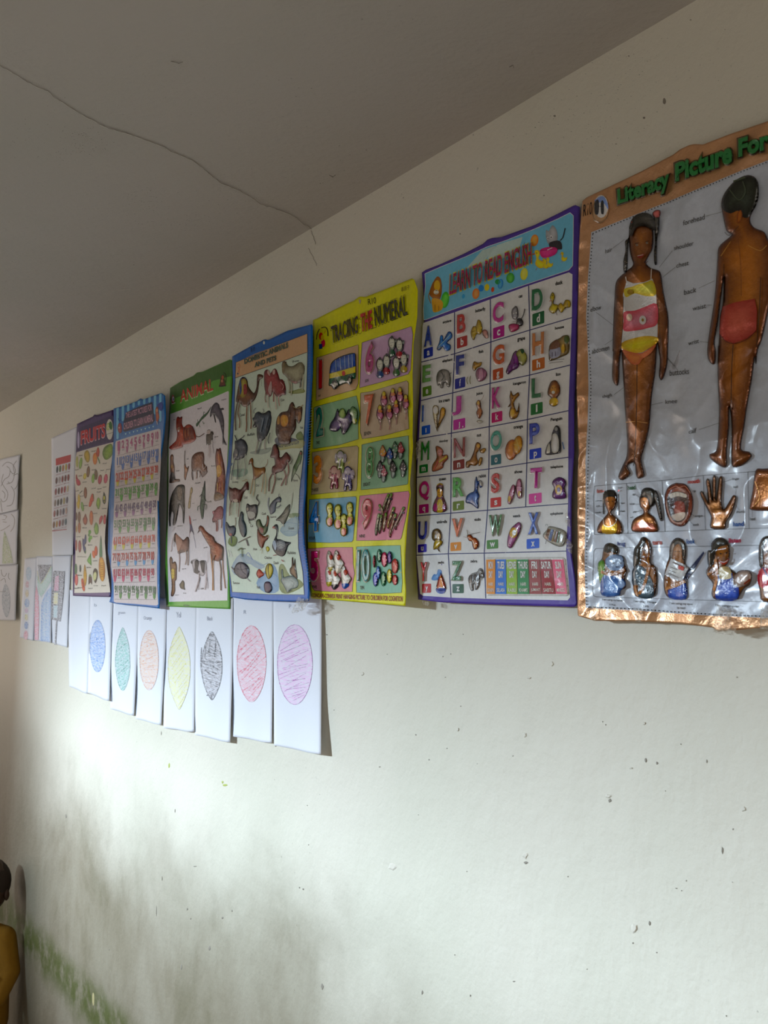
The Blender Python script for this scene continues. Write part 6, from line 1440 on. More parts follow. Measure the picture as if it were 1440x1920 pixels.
FR = [('pear', [('p', [215, 900, 240, 870, 265, 870, 290, 920, 290, 1000, 265, 1040, 235, 1020, 212, 960], '7c6c20/b09838')]), ('mango', [('p', [332, 960, 350, 910, 385, 900, 398, 960, 385, 1050, 355, 1068, 335, 1020], 'a85c1c/c88430'), ('p', [380, 900, 395, 840, 412, 822, 430, 880, 420, 950, 395, 960], '843420/a8543c'), ('s', [400, 960, 420, 1010, 432, 1055], 14, '4c6c44')]),
      ('green_coconut', [('p', [470, 900, 500, 820, 560, 780, 600, 775, 620, 830, 615, 920, 570, 980, 520, 1002, 485, 970], '4c6418/7c9430')]), ('star_fruit', [('e', [110, 1030, 18, 80], '8c8c50/a8a870'), ('e', [160, 1050, 22, 82, 8], '5c7c34/8ca45c')]),
      ('kiwi', [('e', [268, 1170, 24, 82, 4], '4c3418/7c5c30'), ('e', [220, 1235, 24, 46, 8], '9c8c30/b8ac50')]), ('guava', [('e', [378, 1215, 26, 74], '4c3c1c/6c5428'), ('e', [338, 1265, 22, 70, 4], '4c7428/84a448')]), ('apple', [('e', [435, 1280, 28, 70, 8], '7c2434/a8485c'), ('s', [440, 1210, 448, 1260], 9, '4c7038')]),
      ('plum', [('e', [517, 1270, 28, 68, 6], '8c2438/b0506c'), ('s', [515, 1190, 525, 1150], 4, '3c4c28')]), ('chilli', [('p', [92, 1230, 105, 1210, 115, 1260, 150, 1300, 160, 1350, 130, 1370, 100, 1340], '7c1c2c/a83c4c')]), ('cherry_branch', [('s', [145, 1480, 185, 1440], 10, '2c2c28')]),
      ('date', [('e', [228, 1470, 24, 82], '5c3018/845430')]), ('papaya', [('p', [290, 1592, 300, 1530, 325, 1480, 345, 1510, 345, 1590], '8c3420/b05438')]), ('green_mango', [('p', l_(382, 130, 388, 60, 410, 20, 438, 50, 440, 120, 415, 190), '4c6c20/8ca444')]), ('avocado', [('p', l_(470, 50, 480, -20, 490, -60, 515, 0, 520, 70, 500, 115, 478, 95), '1c2c14'), ('p', l_(482, 50, 488, 0, 505, 10, 510, 70, 498, 95), 'a8a84c'), ('e', l_(497, 65) + [10, 18], '3c2414')]),
      ('banana', [('p', [115, 1592, 120, 1520, 140, 1490, 155, 1560] + l_(152, 80, 140, 175, 118, 170, 105, 100), 'a08420/c4a83c')]), ('watermelon_slice', [('p', l_(275, 140, 285, 80, 310, 0, 340, -20, 335, 60, 310, 140, 290, 155), '944028/b8604c'), ('s', l_(340, -30, 348, 40), 9, '3c5c2c')]), ('lime_leaf', [('e', l_(185, 150) + [20, 68, -8], '5c7c3c/84a464')]),
      ('brown_fruit', [('e', l_(100, 290) + [12, 60], '5c3c2c'), ('e', l_(140, 300) + [20, 80], '5c4434/846450')]), ('peach', [('p', l_(192, 330, 215, 280, 228, 250, 245, 290, 258, 340, 245, 400, 222, 410, 200, 385), '6c2c1c/a05838')]), ('orange', [('e', l_(312, 310) + [28, 105], '8c4818/b87434')]),
      ('strawberry', [('p', l_(422, 400, 425, 330, 450, 280, 475, 290, 465, 350, 440, 395), '84202c/ac3c48'), ('p', l_(480, 350, 490, 280, 510, 265, 522, 310, 515, 390, 492, 400), '84202c/ac3c48')]), ('melon', [('p', l_(350, 470, 360, 400, 382, 375, 412, 430, 412, 520, 388, 548, 365, 530), '4c7430/88a454'), ('s', l_(350, 450, 372, 385), 8, '24401c')]),
      ('ginger', [('e', l_(142, 450) + [22, 80], '845038/a87458'), ('e', l_(100, 470) + [10, 50], '9c8050')]), ('grapes', [('e', l_(290, 510) + [20, 30], '5c8c34'), ('e', l_(308, 590) + [16, 28], '6c9c40'), ('e', l_(285, 620) + [16, 42], '5c8c34'), ('e', l_(278, 555) + [14, 24], '4c7c2c')]),
      ('blueberry', [('p', l_(185, 680, 190, 600, 210, 620, 225, 550, 240, 560, 240, 660, 215, 700, 232, 740, 222, 812, 200, 770), '1c2448/3c4870'), ('s', l_(230, 780, 225, 820), 12, '4c7454')]), ('red_dates', [('e', l_(97, 700) + [14, 80], '8c4438'), ('e', l_(147, 715) + [22, 88], '6c2c30/94504c')]),
      ('tangerine', [('e', l_(378, 780) + [24, 72], '8c3c18/bc6034'), ('e', l_(345, 830) + [20, 56, -8], 'a84c20/cc7440')]), ('star_leaf', [('p', l_(252, 910, 280, 860, 305, 805, 308, 870, 315, 985, 290, 965, 265, 945), '3c6c24/6c9448')]), ('pineapple', [('p', l_(430, 880, 428, 760, 440, 600, 448, 560, 458, 620, 466, 760, 465, 880), '244c2c/44744c'), ('p', l_(418, 960, 430, 880, 465, 870, 495, 930, 508, 1040, 500, 1160, 475, 1215, 440, 1180, 420, 1080), '946010/cc9430')] + [('s', l_(425, 940 + 32 * i, 500, 965 + 32 * i), 3, '7c4c10') for i in range(7)] + [('s', l_(500, 940 + 32 * i, 425, 965 + 32 * i), 3, '7c4c10') for i in range(7)]),
      ('watermelon', [('e', l_(92, 1040) + [20, 80], '2c4c30/4c6c4c'), ('e', l_(100, 1190) + [24, 84], '944440/b86460')]), ('long_mango', [('p', l_(200, 1130, 205, 1040, 218, 970, 235, 1030, 248, 1140, 240, 1240, 222, 1280, 205, 1220), '84641c/b08c34')]), ('papaya_half', [('p', l_(168, 1200, 185, 1170, 215, 1240, 222, 1330, 205, 1355, 182, 1310), '8c3c18/bc5c30'), ('s', l_(190, 1220, 205, 1300), 9, '2c1810')]),
      ('mangosteen', [('p', l_(272, 1260, 275, 1150, 295, 1110, 320, 1160, 322, 1260, 300, 1230), '2c1c1c/503430'), ('s', l_(275, 1130, 315, 1140), 12, '5c7c48')]), ('coconut_half', [('p', l_(335, 1100, 350, 1040, 375, 1028, 405, 1070, 400, 1160, 375, 1235, 352, 1210), '241c14/3c3020'), ('e', l_(362, 1140) + [25, 62, 6], '9c9c70/b8b490')]), ('seed', [('e', l_(155, 1030) + [13, 54], '1c2c2c/344444')])]
for nm, its in FR:
    fig(fr, nm + '_picture', its, flat=True, mat=m_soft)
for x, y in ((165, 935), (345, 875), (245, 1072), (505, 1050), (155, 1228), (350, 1140), (470, 1148), (555, 1135), (218, 1315), (348, 1405), (430, 1410), (500, 1385), (110, 1440), (180, 1515), (420, 1455), (105, 1140)):
    text(fr, random.Random(x).choice(['Pear', 'Mango', 'Kiwi', 'Guava', 'Apple', 'Plum']), pts([x - 28, y - 2, x + 28, y - 14, x + 28, y + 6, x - 28, y + 18]), '4c4844', 0.01, h=0.0007)
for x, y in ((225, 135), (495, 175), (365, 245), (218, 450), (370, 575), (295, 695), (128, 578), (145, 862), (210, 865), (365, 918), (278, 1015), (150, 1125), (375, 1275), (488, 1272), (300, 1312), (150, 1302), (98, 1310)):
    text(fr, random.Random(x).choice(['Peach', 'Orange', 'Melon', 'Grape', 'Papaya', 'Lemon']), pts(l_(x - 32, y - 8, x + 32, y - 12, x + 32, y + 8, x - 32, y + 12)), '4c4844', 0.01, h=0.0007)
INK = np.ones(3)

# ------------------------------------------------------------------ body parts poster
INK = np.array([1.75, 1.8, 1.9])
Z(0, 0, 1)
_c1 = crumple(88, 0.0060, 7, 9)
_c2 = crumple(89, 0.0022, 16, 26)


def bend_lit(s, t):
    s, t = np.clip(s, -.1, 1.1), np.clip(t, -.1, 1.1)
    edge = np.clip(1 - np.minimum(s, 1 - s) / 0.08, 0, 1)
    return 0.002 + _c1(s, t) + _c2(s, t) * (0.45 + 1.6 * edge) + 0.006 * np.exp(-((s - .44) / .05) ** 2) * (0.4 + 0.6 * np.sin(t * 9) ** 2) * (t < 1.2) + 0.004 * np.clip(t, 0, 1) ** 6


lt = Sheet('body_parts_poster', 'large crumpled copper bordered poster of body parts with a girl and a boy figure', 'poster',
           pts([1092, 377, 1088, 420, 1085, 470, 1083, 640, 1081, 727, 1085, 844, 1083, 900, 1083, 1019, 1083, 1150, 1084, 1155]),
           pts([1640, 150, 1640, 500, 1642, 800, 1640, 1200]),
           pts([1092, 377, 1100, 370, 1155, 344, 1205, 320, 1262, 290, 1275, 280, 1292, 272, 1302, 270, 1318, 271, 1367, 252, 1440, 227, 1640, 150]),
           pts([1084, 1155, 1115, 1164, 1197, 1165, 1278, 1169, 1337, 1177, 1345, 1184, 1365, 1183, 1440, 1176, 1640, 1200]), m_foil, bend_lit, 0.009, thick=0.0006, cell=3.2, col='a8866a')
Z(1080, 220, 4)
b_ = lambda *a: (np.array(a, float).reshape(-1, 2) * 4 / 3.4278 + [0, 1680]).ravel().tolist()
m_silver = print_mat('silvery_white_foil', 0.34, 0.55, 0.25, 0.45, 42, 0.05, 0.0, 0.15)
inner = pts([115, 862, 400, 748, 700, 628, 1000, 500, 1250, 395, 1440, 322, 1800, 190, 2150, 60, 2150, 3700] + b_(1500, 1795, 1232, 1778, 900, 1765, 620, 1748, 380, 1730, 150, 1718, 62, 1712, 55, 1400, 60, 1100, 62, 900, 60, 780, 75, 500, 80, 300, 75, 0) + [75, 1500, 90, 1200, 105, 1000])
lt.patch('silver_field', inner, 'a4a7ac', 0.0004, 3.2, mat=m_silver)
# dotted frame, every dot pressed in dark ink
lt.line('dotted_frame', pts([128, 870, 400, 757, 700, 636, 1000, 509, 1250, 404, 1600, 274, 1800, 200]), 2.6, '141414', 0.0016, dots=6.2)
lt.line('dotted_frame', pts([126, 880, 116, 1010, 100, 1200, 88, 1500, 92, 1700] + b_(90, 100, 96, 300, 90, 500, 80, 700, 74, 900, 76, 1050, 70, 1250, 62, 1500, 68, 1690, 82, 1708)), 2.5, '141414', 0.0016, dots=6.4)
lt.line('dotted_frame', pts(b_(90, 1708, 380, 1720, 620, 1738, 900, 1756, 1232, 1768, 1500, 1785)), 3.0, '141414', 0.0016, dots=7.2)
for a in (b_(118, 930, 550, 895, 820, 862, 1234, 830, 1500, 800), b_(122, 1243, 570, 1222, 820, 1212, 1234, 1200, 1500, 1190), b_(118, 932, 112, 1000, 118, 1243), b_(325, 912, 333, 1236), b_(552, 898, 572, 1222), b_(818, 864, 832, 1212), b_(1104, 840, 1112, 1204),
          b_(125, 1332, 300, 1326, 600, 1322, 900, 1315, 1234, 1310, 1500, 1305), b_(125, 1332, 113, 1350, 105, 1600, 112, 1636, 130, 1642, 400, 1650, 700, 1660, 1000, 1668, 1234, 1675, 1500, 1680)):
    lt.line('frame_rule', pts(a), 0.7, '3c3c3c', 0.0010)
# heading
for w, q in (('Literacy', [305, 540, 700, 380, 705, 560, 312, 690]), ('Picture', [738, 345, 1172, 165, 1175, 345, 742, 490]), ('For', [1212, 160, 1450, 85, 1450, 240, 1215, 305]), ('Children', [1500, 40, 2050, -150, 2050, 20, 1500, 210])):
    q = np.array(q, float).reshape(4, 2)
    text(lt, w, pts((q + [(-8, -6), (8, -8), (12, 12), (-4, 14)]).ravel()), '4a3a2c', 0.05, 0.0016, 0.04, h=0.0006, name='heading_shadow', mat=m_foil)
    text(lt, w, pts(q.ravel()), '2f6a3c', 0.03, 0.0040, 0.035, h=0.0022, name='heading_lettering', label='embossed green heading word ' + w)
text(lt, 'R10', pts([55, 655, 122, 632, 118, 725, 52, 745]), '241c1c', 0.0, h=0.0008, name='handwritten_mark')
fig(lt, 'round_emblem', [('e', [185, 690, 60, 105, 8], 'a08468', 1.6), ('e', [188, 668, 52, 86], 'c0c4cc'), ('p', [140, 620, 200, 590, 235, 640, 240, 690, 205, 640, 160, 640], '7c8cb0'), ('p', [140, 715, 138, 650, 150, 622, 168, 620, 172, 660, 168, 720, 152, 730], '2c2c30'),
     ('p', [188, 715, 185, 650, 195, 622, 208, 640, 208, 720, 195, 725], '2c2c30'), ('e', [160, 628, 6, 9], '2c2c30'), ('s', [165, 665, 190, 670], 3, '2c2c30'), ('s', [130, 770, 185, 790, 235, 750], 7, '8c7864')], 'round emblem with two small dark standing figures')
SK = '4a2a12/a87444'
DK = '18140f/3c3830'
# girl figure
fig(lt, 'girl_figure', [
    ('p', [372, 1160, 395, 1140, 420, 1120, 430, 1095, 418, 1060, 405, 1000, 400, 900, 420, 830, 480, 800, 560, 820, 580, 880, 575, 980, 545, 1040, 525, 1090, 560, 1130, 620, 1150, 640, 1190, 655, 1300, 690, 1480, 695, 1600, 690, 1750, 685, 1850, 665, 1930] + b_(565, 225, 548, 250, 533, 215, 540, 130, 530, 50, 525, 20) +
           b_(520, 20, 512, 180, 490, 330, 480, 440, 470, 560, 440, 680, 420, 760, 440, 860, 400, 882, 385, 850, 375, 780, 330, 800, 350, 850, 300, 892, 272, 870, 300, 800, 325, 740, 330, 650, 318, 480, 310, 340, 298, 150, 292, 60) +
           b_(280, 130, 278, 240, 265, 286, 240, 260, 232, 200, 240, 60) + [275, 1750, 280, 1560, 290, 1350, 300, 1240, 330, 1195], SK, 5),
    ('q', [352, 1330, 356, 1560, 340, 1700, 345, 1745, 420, 1765, 500, 1770, 610, 1690, 612, 1560, 605, 1400, 600, 1290, 575, 1215, 520, 1235, 430, 1245, 380, 1225], 'c0bcc0'),
    ('p', [360, 1290, 420, 1270, 500, 1240, 575, 1225, 600, 1330, 520, 1340, 440, 1320, 375, 1350], 'c0a450/d4bc68'), ('p', [360, 1460, 440, 1450, 520, 1420, 605, 1400, 610, 1545, 540, 1580, 440, 1600, 358, 1600, 358, 1530], 'b0545c/c4828c'), ('p', [345, 1690, 420, 1660, 520, 1640, 610, 1650, 608, 1690, 520, 1750, 480, 1765, 410, 1765, 345, 1735], 'b0902c/c8ac44'),
    ('p', [350, 1742, 420, 1762, 500, 1766, 600, 1700, 560, 1770, 500, 1810, 470, 1850, 420, 1850, 370, 1790], 'a8644c/bc7c54'), ('s', [372, 1195, 378, 1230], 7, 'b8b0a8'), ('s', [566, 1135, 562, 1220], 7, 'b8b0a8'), ('s', [375, 1228, 420, 1248, 500, 1242, 575, 1212], 5, 'c4bcb4'),
    ('e', [405, 1310, 22, 20], '8c7424'), ('e', [500, 1520, 26, 34], 'c8b8b4'), ('e', [500, 1520, 9, 12], '8c7440'), ('e', [400, 1500, 22, 28], 'b8a898'),
    ('p', [405, 800, 440, 740, 500, 715, 560, 730, 590, 790, 585, 850, 520, 815, 450, 830, 412, 900], DK),
    ('s', [355, 1345, 350, 1560, 335, 1750], 4, '34200f'), ('s', [612, 1330, 625, 1560, 640, 1800], 4, '34200f'), ('s', [440, 950, 470, 940], 5, '241408'), ('s', [520, 935, 550, 925], 5, '241408'), ('e', [457, 958, 8, 7], 'c0b0a0'), ('e', [457, 958, 5, 6], '180c04'), ('e', [532, 942, 8, 7], 'c0b0a0'), ('e', [532, 942, 5, 6], '180c04'),
    ('s', [490, 950, 480, 995, 500, 998], 4, '6c4424'), ('p', [455, 1040, 480, 1030, 510, 1022, 500, 1048, 475, 1058], '7c3428'), ('s', [460, 1040, 505, 1030], 3, 'c8bcb0'), ('s', [430, 1100, 490, 1110, 540, 1080], 4, '5c381c'),
    ('s', b_(392, 150, 390, 400, 380, 700, 370, 800), 6, '2c180a'), ('s', b_(318, 520, 380, 515), 4, 'b08c60'), ('s', b_(392, 515, 460, 525), 4, 'b08c60')], 'pressed bronze girl in a pastel swimsuit', mat=m_foil, edge=3.6)
fig(lt, 'girl_left_plait', [('p', [395, 900, 400, 820, 420, 765, 438, 770, 420, 850, 400, 900, 390, 1000, 388, 1100, 372, 1175, 358, 1160, 355, 1080, 372, 1000, 368, 930], DK, 4), ('s', [415, 790, 432, 760], 9, '944c48'), ('s', [375, 940, 395, 950], 3, '8c8474'), ('s', [370, 1010, 390, 1020], 3, '8c8474'), ('s', [362, 1080, 385, 1090], 3, '8c8474')], 'dark plait of the girl', mat=m_emboss)
fig(lt, 'girl_right_plait', [('p', [585, 760, 600, 730, 625, 740, 622, 850, 610, 900, 608, 1000, 605, 1100, 588, 1095, 585, 1020, 592, 950, 590, 850], DK, 4), ('p', [575, 715, 600, 695, 632, 700, 630, 740, 600, 752, 580, 740], '7c3c3c/b4706c', 4), ('s', [592, 930, 610, 940], 3, '8c8474'), ('s', [588, 1010, 606, 1020], 3, '8c8474')], 'dark plait with a pink bow', mat=m_emboss)
# boy figure seen from behind
fig(lt, 'boy_figure', [
    ('p', [1100, 720, 1090, 640, 1120, 560, 1200, 470, 1290, 435, 1350, 460, 1370, 540, 1350, 650, 1310, 740, 1310, 790, 1340, 830, 1410, 860, 1440, 920, 1462, 1000, 1460, 1200, 1450, 1400, 1420, 1560, 1390, 1680, 1365, 1740, 1350, 1850] + b_(1150, 100, 1130, 250, 1100, 420, 1080, 560, 1060, 690, 1110, 710, 1130, 740, 1080, 790, 1010, 808, 998, 740, 1000, 600, 996, 480, 985, 420, 985, 540, 970, 700, 970, 795, 940, 808, 870, 760, 860, 725, 900, 705, 915, 600, 920, 400, 910, 200, 915, 40) +
           [1072, 1700, 1080, 1500, 1100, 1400, 1110, 1200, 1075, 1450, 1060, 1560, 1040, 1680, 1050, 1760, 1040, 1850, 1000, 1830, 985, 1740, 1010, 1550, 1040, 1350, 1060, 1100, 1065, 1000, 1090, 950, 1170, 880, 1130, 850], '54300f/a06c3a', 5.5),
    ('p', [1095, 640, 1120, 560, 1200, 470, 1290, 432, 1355, 465, 1372, 540, 1360, 640, 1310, 730, 1280, 755, 1240, 740, 1215, 700, 1160, 720, 1110, 700, 1090, 660], '14140f/34382c'), ('p', [1210, 720, 1235, 695, 1248, 730, 1235, 780, 1208, 790], '6c3c18/9c6434'), ('s', [1180, 480, 1270, 450], 12, '5c6450'), ('s', [1150, 540, 1220, 620, 1270, 560, 1250, 480], 9, '4c5444'),
    ('q', [1100, 1420, 1200, 1385, 1340, 1360, 1358, 1450, 1352, 1600, 1280, 1660, 1180, 1695, 1110, 1670, 1075, 1620, 1085, 1500], '904038/ac6254'), ('s', [1080, 1630, 1130, 1685, 1200, 1695, 1290, 1660, 1350, 1600], 5, '5c2018'), ('s', [1110, 1100, 1108, 1390], 5, '34200c'), ('s', [1385, 1200, 1378, 1400, 1355, 1720], 6, '34200c'),
    ('s', b_(1010, 20, 1000, 200, 996, 440), 6, '2c180a'), ('s', [1215, 900, 1235, 1100, 1240, 1340], 4, '6c4420'), ('s', [1160, 930, 1100, 1020, 1085, 1040], 4, 'b08850'), ('s', [1290, 960, 1380, 1000, 1430, 960], 5, 'b08c58'), ('s', [1115, 860, 1150, 885, 1220, 815], 4, '34200c')], 'pressed bronze boy in red shorts seen from behind', mat=m_foil, edge=4.0)
for w, q, ld in (('hair', [220, 990, 270, 972, 270, 1005, 220, 1022], [278, 980, 365, 915]), ('forehead', [802, 775, 965, 722, 965, 765, 802, 812], [972, 742, 1098, 708]), ('shoulder', [735, 965, 882, 925, 882, 960, 735, 998], [722, 1000, 625, 1125]),
                 ('chest', [752, 1095, 845, 1072, 845, 1108, 752, 1130], [742, 1125, 650, 1200]), ('back', [810, 1295, 902, 1272, 902, 1310, 810, 1332], [920, 1282, 1040, 1225]), ('waist', [874, 1420, 975, 1395, 975, 1430, 874, 1452], [985, 1408, 1020, 1408]),
                 ('elbow', [108, 1425, 188, 1405, 188, 1440, 108, 1460], [150, 1462, 280, 1560]), ('wrist', [842, 1680, 922, 1660, 922, 1692, 842, 1712], [930, 1680, 1000, 1690]), ('abdomen', [118, 1738, 250, 1705, 250, 1745, 118, 1775], [215, 1708, 400, 1580]),
                 ('buttocks', b_(602, 185, 726, 172, 726, 210, 602, 222), b_(630, 160, 545, 60)), ('thigh', b_(168, 345, 230, 332, 230, 362, 168, 372), b_(245, 342, 305, 298)), ('knee', b_(575, 375, 650, 368, 650, 396, 575, 402), b_(558, 392, 470, 412)),
                 ('calf', b_(724, 568, 774, 555, 774, 588, 724, 594), b_(788, 568, 918, 525))):
    text(lt, w, pts(q), '3c3a36', 0.0, h=0.0012, name='body_part_word')
    lt.line('pointer_line', pts(ld), 0.5, '4c4a46', 0.0012)
# the row of close-ups
fig(lt, 'face_picture', [('p', b_(140, 1230, 145, 1180, 175, 1140, 205, 1100, 190, 1060, 178, 1000, 200, 970, 245, 970, 262, 1010, 250, 1070, 225, 1100, 255, 1130, 290, 1170, 292, 1235, 220, 1235), SK, 3.6), ('p', b_(180, 1020, 180, 970, 210, 955, 250, 960, 262, 1010, 240, 1000, 200, 1000), DK),
     ('s', b_(178, 980, 175, 1050, 178, 1110), 9, '1c1814'), ('s', b_(266, 980, 268, 1050, 268, 1120), 10, '1c1814'), ('p', b_(175, 1175, 215, 1190, 258, 1165, 255, 1232, 170, 1232), 'b09038'), ('s', b_(175, 1140, 180, 1180, 215, 1192, 255, 1165, 258, 1135), 4, 'c8c0b4'), ('e', b_(205, 1030) + [4, 4], '180c04'), ('e', b_(235, 1028) + [4, 4], '180c04'), ('s', b_(208, 1072, 232, 1070), 4, '6c2c20'),
     ('s', b_(170, 968, 180, 960), 8, '944c48'), ('s', b_(268, 965, 280, 955), 8, '944c48')], 'pressed girl face picture', mat=m_foil)
fig(lt, 'side_head_picture', [('p', b_(360, 1220, 362, 1160, 390, 1130, 430, 1110, 432, 1085, 412, 1060, 408, 1010, 430, 980, 470, 1000, 480, 1060, 465, 1100, 500, 1130, 522, 1180, 522, 1222, 440, 1225), SK, 3.6), ('p', b_(415, 1005, 425, 955, 460, 940, 500, 955, 512, 1000, 500, 1050, 475, 1060, 460, 1010, 430, 1000), DK, 4),
     ('p', b_(505, 960, 525, 975, 540, 1040, 555, 1140, 540, 1150, 520, 1080, 505, 1010), '141210/34302c', 4), ('p', b_(370, 1215, 385, 1170, 440, 1160, 500, 1180, 500, 1222), '7c4430/94604c'), ('e', b_(430, 1030) + [4, 5], '180c04'), ('s', b_(415, 1060, 430, 1062), 3, '6c2c20')], 'pressed side view of a head with a pony tail', mat=m_foil)
fig(lt, 'mouth_picture', [('p', b_(568, 1010, 590, 940, 635, 912, 665, 912, 705, 920, 745, 980, 755, 1050, 740, 1120, 700, 1180, 660, 1190, 610, 1165, 580, 1100), '5c2c1c/8c5440', 4.5), ('p', b_(585, 1020, 610, 975, 660, 965, 705, 980, 722, 1030, 715, 1100, 690, 1150, 640, 1160, 600, 1110), '2c1810/3c2018'),
     ('p', b_(600, 985, 650, 968, 710, 985, 705, 1005, 655, 995, 612, 1008), 'bcb4a8'), ('p', b_(630, 1040, 660, 1025, 695, 1040, 700, 1100, 670, 1130, 635, 1110), '6c2c24/8c483c'), ('p', b_(612, 1125, 650, 1105, 700, 1100, 690, 1140, 650, 1155), 'a89c90'), ('s', b_(620, 980, 622, 1005), 2, '5c5044'), ('s', b_(640, 972, 642, 1000), 2, '5c5044'), ('s', b_(665, 972, 665, 998), 2, '5c5044'), ('s', b_(688, 978, 686, 1000), 2, '5c5044'),
     ('s', b_(595, 955, 640, 930, 662, 940, 700, 930, 735, 975), 5, 'b07c68')], 'pressed open mouth picture', mat=m_emboss)
fig(lt, 'hand_picture', [('p', b_(865, 1200, 868, 1130, 845, 1080, 820, 1030, 798, 980, 808, 962, 830, 990, 850, 1035, 842, 950, 835, 900, 848, 882, 862, 910, 870, 960, 878, 1020, 878, 940, 878, 880, 888, 860, 900, 880, 900, 950, 900, 1020, 912, 950, 918, 890, 930, 866, 942, 880, 940, 950, 935, 1030, 950, 1080, 985, 1030, 1010, 990, 1030, 1000, 1020, 1050, 1000, 1110, 965, 1160, 955, 1205), '54340f/8c6034', 4.2),
     ('s', b_(880, 1080, 930, 1075), 3, '4c2c14'), ('s', b_(870, 1190, 900, 1120), 3, 'a07c50'), ('s', b_(885, 880, 892, 880), 4, 'b09070'), ('s', b_(926, 885, 934, 885), 4, 'b09070'), ('s', b_(845, 900, 852, 900), 4, 'b09070')], 'pressed open hand picture', mat=m_foil, edge=2.0)
fig(lt, 'foot_picture', [('p', b_(1155, 830, 1200, 820, 1260, 822, 1300, 860, 1330, 960, 1400, 1060, 1380, 1095, 1260, 1090, 1130, 1085, 1118, 1050, 1135, 960), '5c3418/9c6c44', 4.5), ('s', b_(1150, 900, 1180, 1000, 1140, 1060), 6, 'b48c60')], 'pressed heel and foot picture', mat=m_foil)
for w, q, c in (('face', b_(132, 950, 168, 944, 168, 972, 132, 976), '94442c'), ('head', b_(332, 928, 382, 920, 382, 952, 332, 956), '3c5c3c'), ('mouth', b_(718, 890, 796, 882, 796, 910, 718, 916), 'a04c44'), ('hand', b_(1008, 1160, 1078, 1156, 1078, 1188, 1008, 1190), '2c5484'),
                ('hug', b_(266, 1288, 316, 1286, 316, 1322, 266, 1318), '2c3c6c'), ('taste', b_(490, 1282, 552, 1278, 552, 1306, 490, 1308), '944430'), ('look', b_(710, 1272, 764, 1268, 764, 1300, 710, 1302), '24507c'), ('listen', b_(982, 1265, 1060, 1262, 1060, 1294, 982, 1296), '943c50')):
    text(lt, w, pts(q), c, 0.03, h=0.0014, name='heading_word')
for w, q in (('eyebrow', b_(124, 1020, 165, 1018, 165, 1030, 124, 1032)), ('eye', b_(130, 1056, 152, 1054, 152, 1066, 130, 1068)), ('mouth', b_(124, 1094, 158, 1092, 158, 1104, 124, 1106)), ('ear', b_(364, 980, 384, 978, 384, 990, 364, 992)), ('nose', b_(346, 1042, 376, 1040, 376, 1050, 346, 1052)),
             ('chin', b_(366, 1090, 390, 1088, 390, 1100, 366, 1104)), ('neck', b_(348, 1126, 368, 1124, 368, 1134, 348, 1136)), ('lip', b_(754, 956, 770, 954, 770, 972, 754, 974)), ('tongue', b_(764, 1118, 814, 1114, 814, 1132, 764, 1134)), ('tooth', b_(752, 1170, 788, 1168, 788, 1186, 752, 1188)),
             ('finger', b_(1004, 878, 1050, 874, 1050, 894, 1004, 896)), ('nail', b_(1012, 928, 1038, 926, 1038, 942, 1012, 944)), ('thumb', b_(1030, 1088, 1082, 1084, 1082, 1102, 1030, 1104)), ('heel', b_(1118, 1132, 1152, 1130, 1152, 1150, 1118, 1152)),
             ('hair', b_(270, 936, 300, 932, 300, 944, 270, 946)), ('face', b_(290, 1034, 312, 1032, 312, 1044, 290, 1046)), ('cheek', b_(282, 1084, 314, 1082, 314, 1096, 282, 1098)),
             ('I am using my hands', b_(168, 1652, 298, 1660, 298, 1676, 168, 1668)), ('to hug', b_(212, 1684, 252, 1688, 252, 1702, 212, 1698)), ('I am using my tongue', b_(372, 1662, 514, 1670, 514, 1688, 372, 1680)), ('to taste', b_(418, 1692, 466, 1696, 466, 1710, 418, 1708)),
             ('I am using my eyes', b_(602, 1674, 748, 1682, 748, 1700, 602, 1694)), ('to read', b_(648, 1702, 700, 1706, 700, 1722, 648, 1720)), ('I am using my ear', b_(896, 1686, 1046, 1696, 1046, 1716, 896, 1708)), ('to listen', b_(936, 1722, 1000, 1728, 1000, 1744, 936, 1738))):
    text(lt, w, pts(q), '34322e', 0.012, h=0.0012, name='caption_word')
for a in (b_(165, 1026, 185, 1026), b_(155, 1062, 190, 1060), b_(160, 1098, 195, 1090), b_(384, 985, 412, 1005), b_(378, 1045, 408, 1046), b_(392, 1096, 425, 1085), b_(745, 960, 750, 965), b_(762, 1126, 700, 1070), b_(748, 1172, 700, 1130), b_(1002, 886, 945, 905), b_(1026, 945, 1026, 985), b_(1050, 1086, 1018, 1040), b_(1134, 1130, 1132, 1085),
          b_(272, 946, 262, 985), b_(290, 1040, 258, 1040), b_(282, 1092, 240, 1078)):
    lt.line('pointer_line', pts(a), 0.45, '4c4a46', 0.0012)
